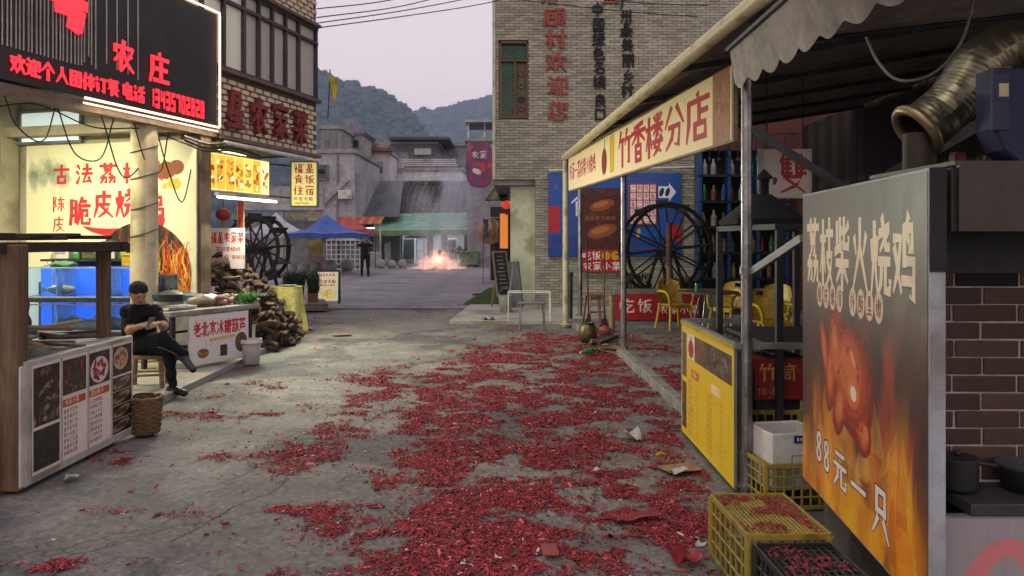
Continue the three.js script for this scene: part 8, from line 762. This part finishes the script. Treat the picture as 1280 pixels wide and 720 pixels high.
// ---------------------------------------------------------------- red firecracker paper and litter
{
  const gp = (x, y) => { const D = EYE * F / (y - 300); return [gx(x, D), D]; };
  const spots = []; const add = (x, y, rx, rd, w) => { const [X, D] = gp(x, y); spots.push([X, D, rx, rd, w]); };
  // broad field from the middle of the lane to the kerb, then the trails on the left and the far patches
  const field = [[0.15, 5.0, 0.75, 1.0, 0.95], [0.8, 4.6, 0.6, 1.0, 1.1], [1.05, 6.2, 0.6, 1.5, 1.25], [0.5, 7.4, 0.9, 1.5, 1.15], [-0.25, 7.2, 0.7, 1.0, 0.8], [0.1, 9.3, 1.0, 1.5, 1.05], [1.0, 9.6, 0.7, 1.6, 1.2], [0.45, 11.6, 1.0, 1.3, 1.0], [1.0, 12.9, 0.8, 1.1, 0.95], [-0.3, 10.8, 0.6, 1.0, 0.7], [0.0, 4.1, 0.9, 0.6, 0.8], [-0.45, 5.5, 0.4, 0.5, 0.55], [0.55, 3.9, 0.8, 0.6, 0.9], [-0.7, 8.4, 0.5, 0.5, 0.6], [2.0, 8.4, 0.6, 1.5, 0.45], [2.2, 11.0, 0.8, 1.5, 0.3], [-0.75, 7.0, 0.5, 1.2, 0.62], [-0.95, 9.2, 0.6, 0.9, 0.5], [-0.5, 4.6, 0.5, 0.6, 0.5]]; spots.push(...field);
  [[385, 572, 0.30, 0.42, 1.15], [410, 535, 0.28, 0.5, 1.15], [440, 505, 0.28, 0.4, 1.0], [462, 470, 0.3, 0.6, 0.95], [368, 633, 0.17, 0.12, 1.2], [300, 492, 0.7, 0.35, 1.0], [350, 475, 0.45, 0.5, 0.95], [240, 515, 0.35, 0.25, 0.85], [255, 565, 0.3, 0.25, 0.25], [345, 560, 0.25, 0.2, 0.3], [130, 637, 0.30, 0.10, 0.5], [160, 570, 0.2, 0.15, 0.3], [45, 702, 0.35, 0.08, 0.5], [410, 402, 1.0, 1.2, 0.85], [385, 396, 0.6, 0.9, 0.6], [540, 392, 0.9, 1.3, 0.7], [545, 382, 0.6, 1.5, 0.5], [325, 515, 0.3, 0.2, 0.25], [640, 408, 0.6, 0.6, 0.4], [700, 425, 0.6, 0.6, 0.8]].forEach((a) => add(...a));
  const dens = (X, D) => { let s = 0; for (const [x, d, rx, rd, w] of spots) { const a = (X - x) / rx, b = (D - d) / rd, q = a * a + b * b; if (q < 6) s += w * Math.exp(-q); } return s; };
  const strip = (n, bend, w, l) => { const g = new THREE.PlaneGeometry(w, l, 1, n).rotateX(-Math.PI / 2), p = g.attributes.position; for (let i = 0; i < p.count; i++) { const t = p.getZ(i) / l; p.setXYZ(i, p.getX(i) + 0.004 * Math.sin(t * 9), bend * (0.25 - t * t) * 4 * l * 0.25 + 0.003 * Math.sin(p.getX(i) * 300 + t * 5), p.getZ(i)); } g.computeVertexNormals(); return g; };
  const kinds = [['paper_shreds', 'carpet of red firecracker paper shreds over the lane', strip(4, 0.5, 0.012, 0.062), 84000], ['paper_curls', 'curled dark red firecracker wrappers in the litter', new THREE.CylinderGeometry(0.0075, 0.0075, 0.038, 6, 1, true, 0, 4.6).rotateZ(Math.PI / 2), 40000], ['paper_flakes', 'small crumpled red paper flakes between the shreds', crumple(new THREE.PlaneGeometry(0.034, 0.026, 3, 3).rotateX(-Math.PI / 2), 0.026, 40), 80000]];
  const c = new THREE.Color(), X4 = new THREE.Matrix4(), q = new THREE.Quaternion(), e = new THREE.Euler(); const laneY = (X, D) => 0.035 * (fbm(X * 1.3, (D + 1) * 1.3, 3, 7) - 0.5) - 0.018;
  for (const [name, label, g, n] of kinds) {
    const m = new THREE.InstancedMesh(NI(g), new THREE.MeshStandardMaterial({ roughness: 0.8 }), n); let k = 0, tries = 0;
    while (k < n && tries++ < n * 90) {
      let X, D; if (rnd() < 0.9) { const s = spots[Math.floor(rnd() * spots.length)], sp = rnd() < 0.75 ? field[Math.floor(rnd() * field.length)] : s; X = sp[0] + (rnd() + rnd() + rnd() - 1.5) * 1.5 * sp[2]; D = sp[1] + (rnd() + rnd() + rnd() - 1.5) * 1.5 * sp[3]; } else { X = R(-3.2, 2.0); D = R(3.4, 14); }
      if (D < 3.0 || (X < -3.5 && D > 6.6 && D < 13)) continue; const dn = dens(X, D), pat = fbm(X * 1.9, D * 2.2, 4, 301), fine = fbm(X * 7, D * 12, 2, 311), mid = fbm(X * 4.4, D * 4.8, 3, 331), v = Math.min(dn, 1.15) * (D < 6 ? 0.64 : 0.72) + (pat - 0.5) * 1.5 + (mid - 0.5) * 2.6 + (fine - 0.5) * 1.2; if (rnd() > Math.pow(smooth(0.18, 1.3, v), 1.7) && !(rnd() < 0.022 * clamp(dn * 3))) continue;
      const h = clamp((v - 0.7) * 1.1) * 0.010, on = X > 1.7 && D > 7 && D < 15 ? 0.088 : D > 18.2 ? 0.02 : laneY(X, D) + 0.003, cr = false; if (X > 1.4 && D < 6.6) continue; if (X > 1.03 && D < 4.05) continue;
      const y = (cr ? 0.3 : on) + 0.004 + rnd() * h; e.set(R(-0.35, 0.35), rnd() * 6.283, R(-0.35, 0.35)); const s = name === 'paper_flakes' ? 0.14 + 0.5 * Math.pow(rnd(), 2.2) : (0.18 + 0.5 * Math.pow(rnd(), 1.6)) * (rnd() < 0.06 ? 2 : 1); X4.compose(v3(X, y, -D), q.setFromEuler(e), v3(s * R(0.7, 1.2), s, s * R(0.7, 1.3))); m.setMatrixAt(k, X4);
      const r = rnd(); r < 0.60 ? c.setRGB(R(0.17, 0.42), R(0.010, 0.026), R(0.016, 0.036)) : r < 0.91 ? c.setRGB(R(0.06, 0.17), R(0.006, 0.014), R(0.008, 0.018)) : r < 0.955 ? c.setRGB(R(0.5, 0.6), R(0.1, 0.16), R(0.12, 0.18)) : r < 0.965 ? c.setRGB(0.55, 0.48, 0.46) : c.setRGB(0.05, 0.035, 0.03); m.setColorAt(k++, c);
    }
    m.count = k; m.name = name; scene.add(m); tag(m, label, 'paper litter', undefined, 'stuff');
  }
  // paper caught on the upturned yellow and black crates
  const cg = new THREE.InstancedMesh(NI(strip(3, 0.5, 0.014, 0.04)), new THREE.MeshStandardMaterial({ roughness: 0.8 }), 900); for (let i = 0; i < 900; i++) { const bl = i > 640, X = bl ? 1.265 + R(-0.16, 0.16) : 1.25 + R(-0.18, 0.18), D = bl ? 3.11 + R(-0.28, 0.28) : 3.73 + R(-0.26, 0.26); if (fbm(X * 9, D * 9, 2, 5) < 0.44 + (bl ? 0.08 : 0)) { i--; continue; } e.set(R(-0.4, 0.4), rnd() * 6.28, R(-0.4, 0.4)); X4.compose(v3(X, (bl ? 0.283 : 0.303) + rnd() * 0.006, -D), q.setFromEuler(e), v3(0.45, 0.45, 0.45)); cg.setMatrixAt(i, X4); cg.setColorAt(i, c.setRGB(R(0.14, 0.36), R(0.012, 0.03), R(0.02, 0.04))); } cg.name = 'crate_paper'; scene.add(cg); tag(cg, 'red paper shreds lying on the upturned crates', 'paper litter', undefined, 'stuff');
  // single pieces
  const piece = (name, label, cat, x, y, w, d, m, turn = 0, amt = 0.05, h = 0.012) => { const [X, D] = gp(x, y), g = crumple(new THREE.BoxGeometry(w, 0.004, d, 8, 1, 8), amt, 14, Math.floor(x)); const o = tag(obj(name, g, m), label, cat); o.position.set(X, laneY(X, D) + 0.022 + h, -D); o.rotation.y = turn; return o; };
  const paper = mat([0.62, 0.6, 0.57], 0.8), card = mat([0.36, 0.22, 0.11], 0.85), redP = mat([0.36, 0.02, 0.03], 0.6);
  piece('cardboard_sheet', 'flattened piece of brown cardboard on the red litter', 'cardboard', 850, 587, 0.27, 0.19, card, 0.3, 0.015); piece('white_paper', 'crumpled white paper beside the yellow food counter', 'paper', 788, 546, 0.14, 0.16, paper, 0.7, 0.16, 0.03); piece('white_paper', 'small torn white paper on the edge of the cardboard', 'paper', 846, 593, 0.12, 0.08, paper, 0.2, 0.05, 0.02); piece('red_sheet', 'larger red paper sheet lying flat in the litter', 'paper', 795, 649, 0.30, 0.10, redP, 0.35, 0.03, 0.02); piece('red_packet', 'red printed firecracker packet with pale border', 'packet', 687, 692, 0.085, 0.15, mat([0.4, 0.05, 0.05], 0.6), 0.05, 0.008, 0.018); piece('white_paper', 'white crumpled napkin on the pale concrete strip', 'paper', 612, 402, 0.24, 0.3, paper, 0.1, 0.2, 0.06); piece('white_paper', 'small white scrap on the lane by the menu board', 'paper', 88, 598, 0.09, 0.08, paper, 0.4, 0.08, 0.02); piece('white_paper', 'white scrap near the yellow covered table', 'paper', 381, 412, 0.3, 0.2, paper, 0.3, 0.1, 0.02); piece('white_paper', 'tiny white scrap in the middle of the litter', 'paper', 745, 592, 0.05, 0.05, paper, 0.4, 0.08, 0.02); piece('white_paper', 'white scrap against the yellow lattice crate', 'paper', 877, 688, 0.07, 0.05, paper, 0.9, 0.08, 0.03); piece('red_sheet', 'torn red wrapper against the yellow lattice crate', 'paper', 862, 700, 0.16, 0.12, redP, 0.8, 0.1, 0.03); piece('yellow_wrapper', 'small yellow wrapper in the red litter', 'wrapper', 826, 572, 0.06, 0.05, mat([0.6, 0.36, 0.04], 0.5), 0.3, 0.1, 0.02); piece('cardboard_sheet', 'small dark cardboard scrap near the yellow covered table', 'cardboard', 427, 419, 0.3, 0.24, card, 0.3, 0.02);
}

scene.traverse((o) => { if (o.isMesh) { o.castShadow = true; o.receiveShadow = true; } });
renderer.render(scene, camera);
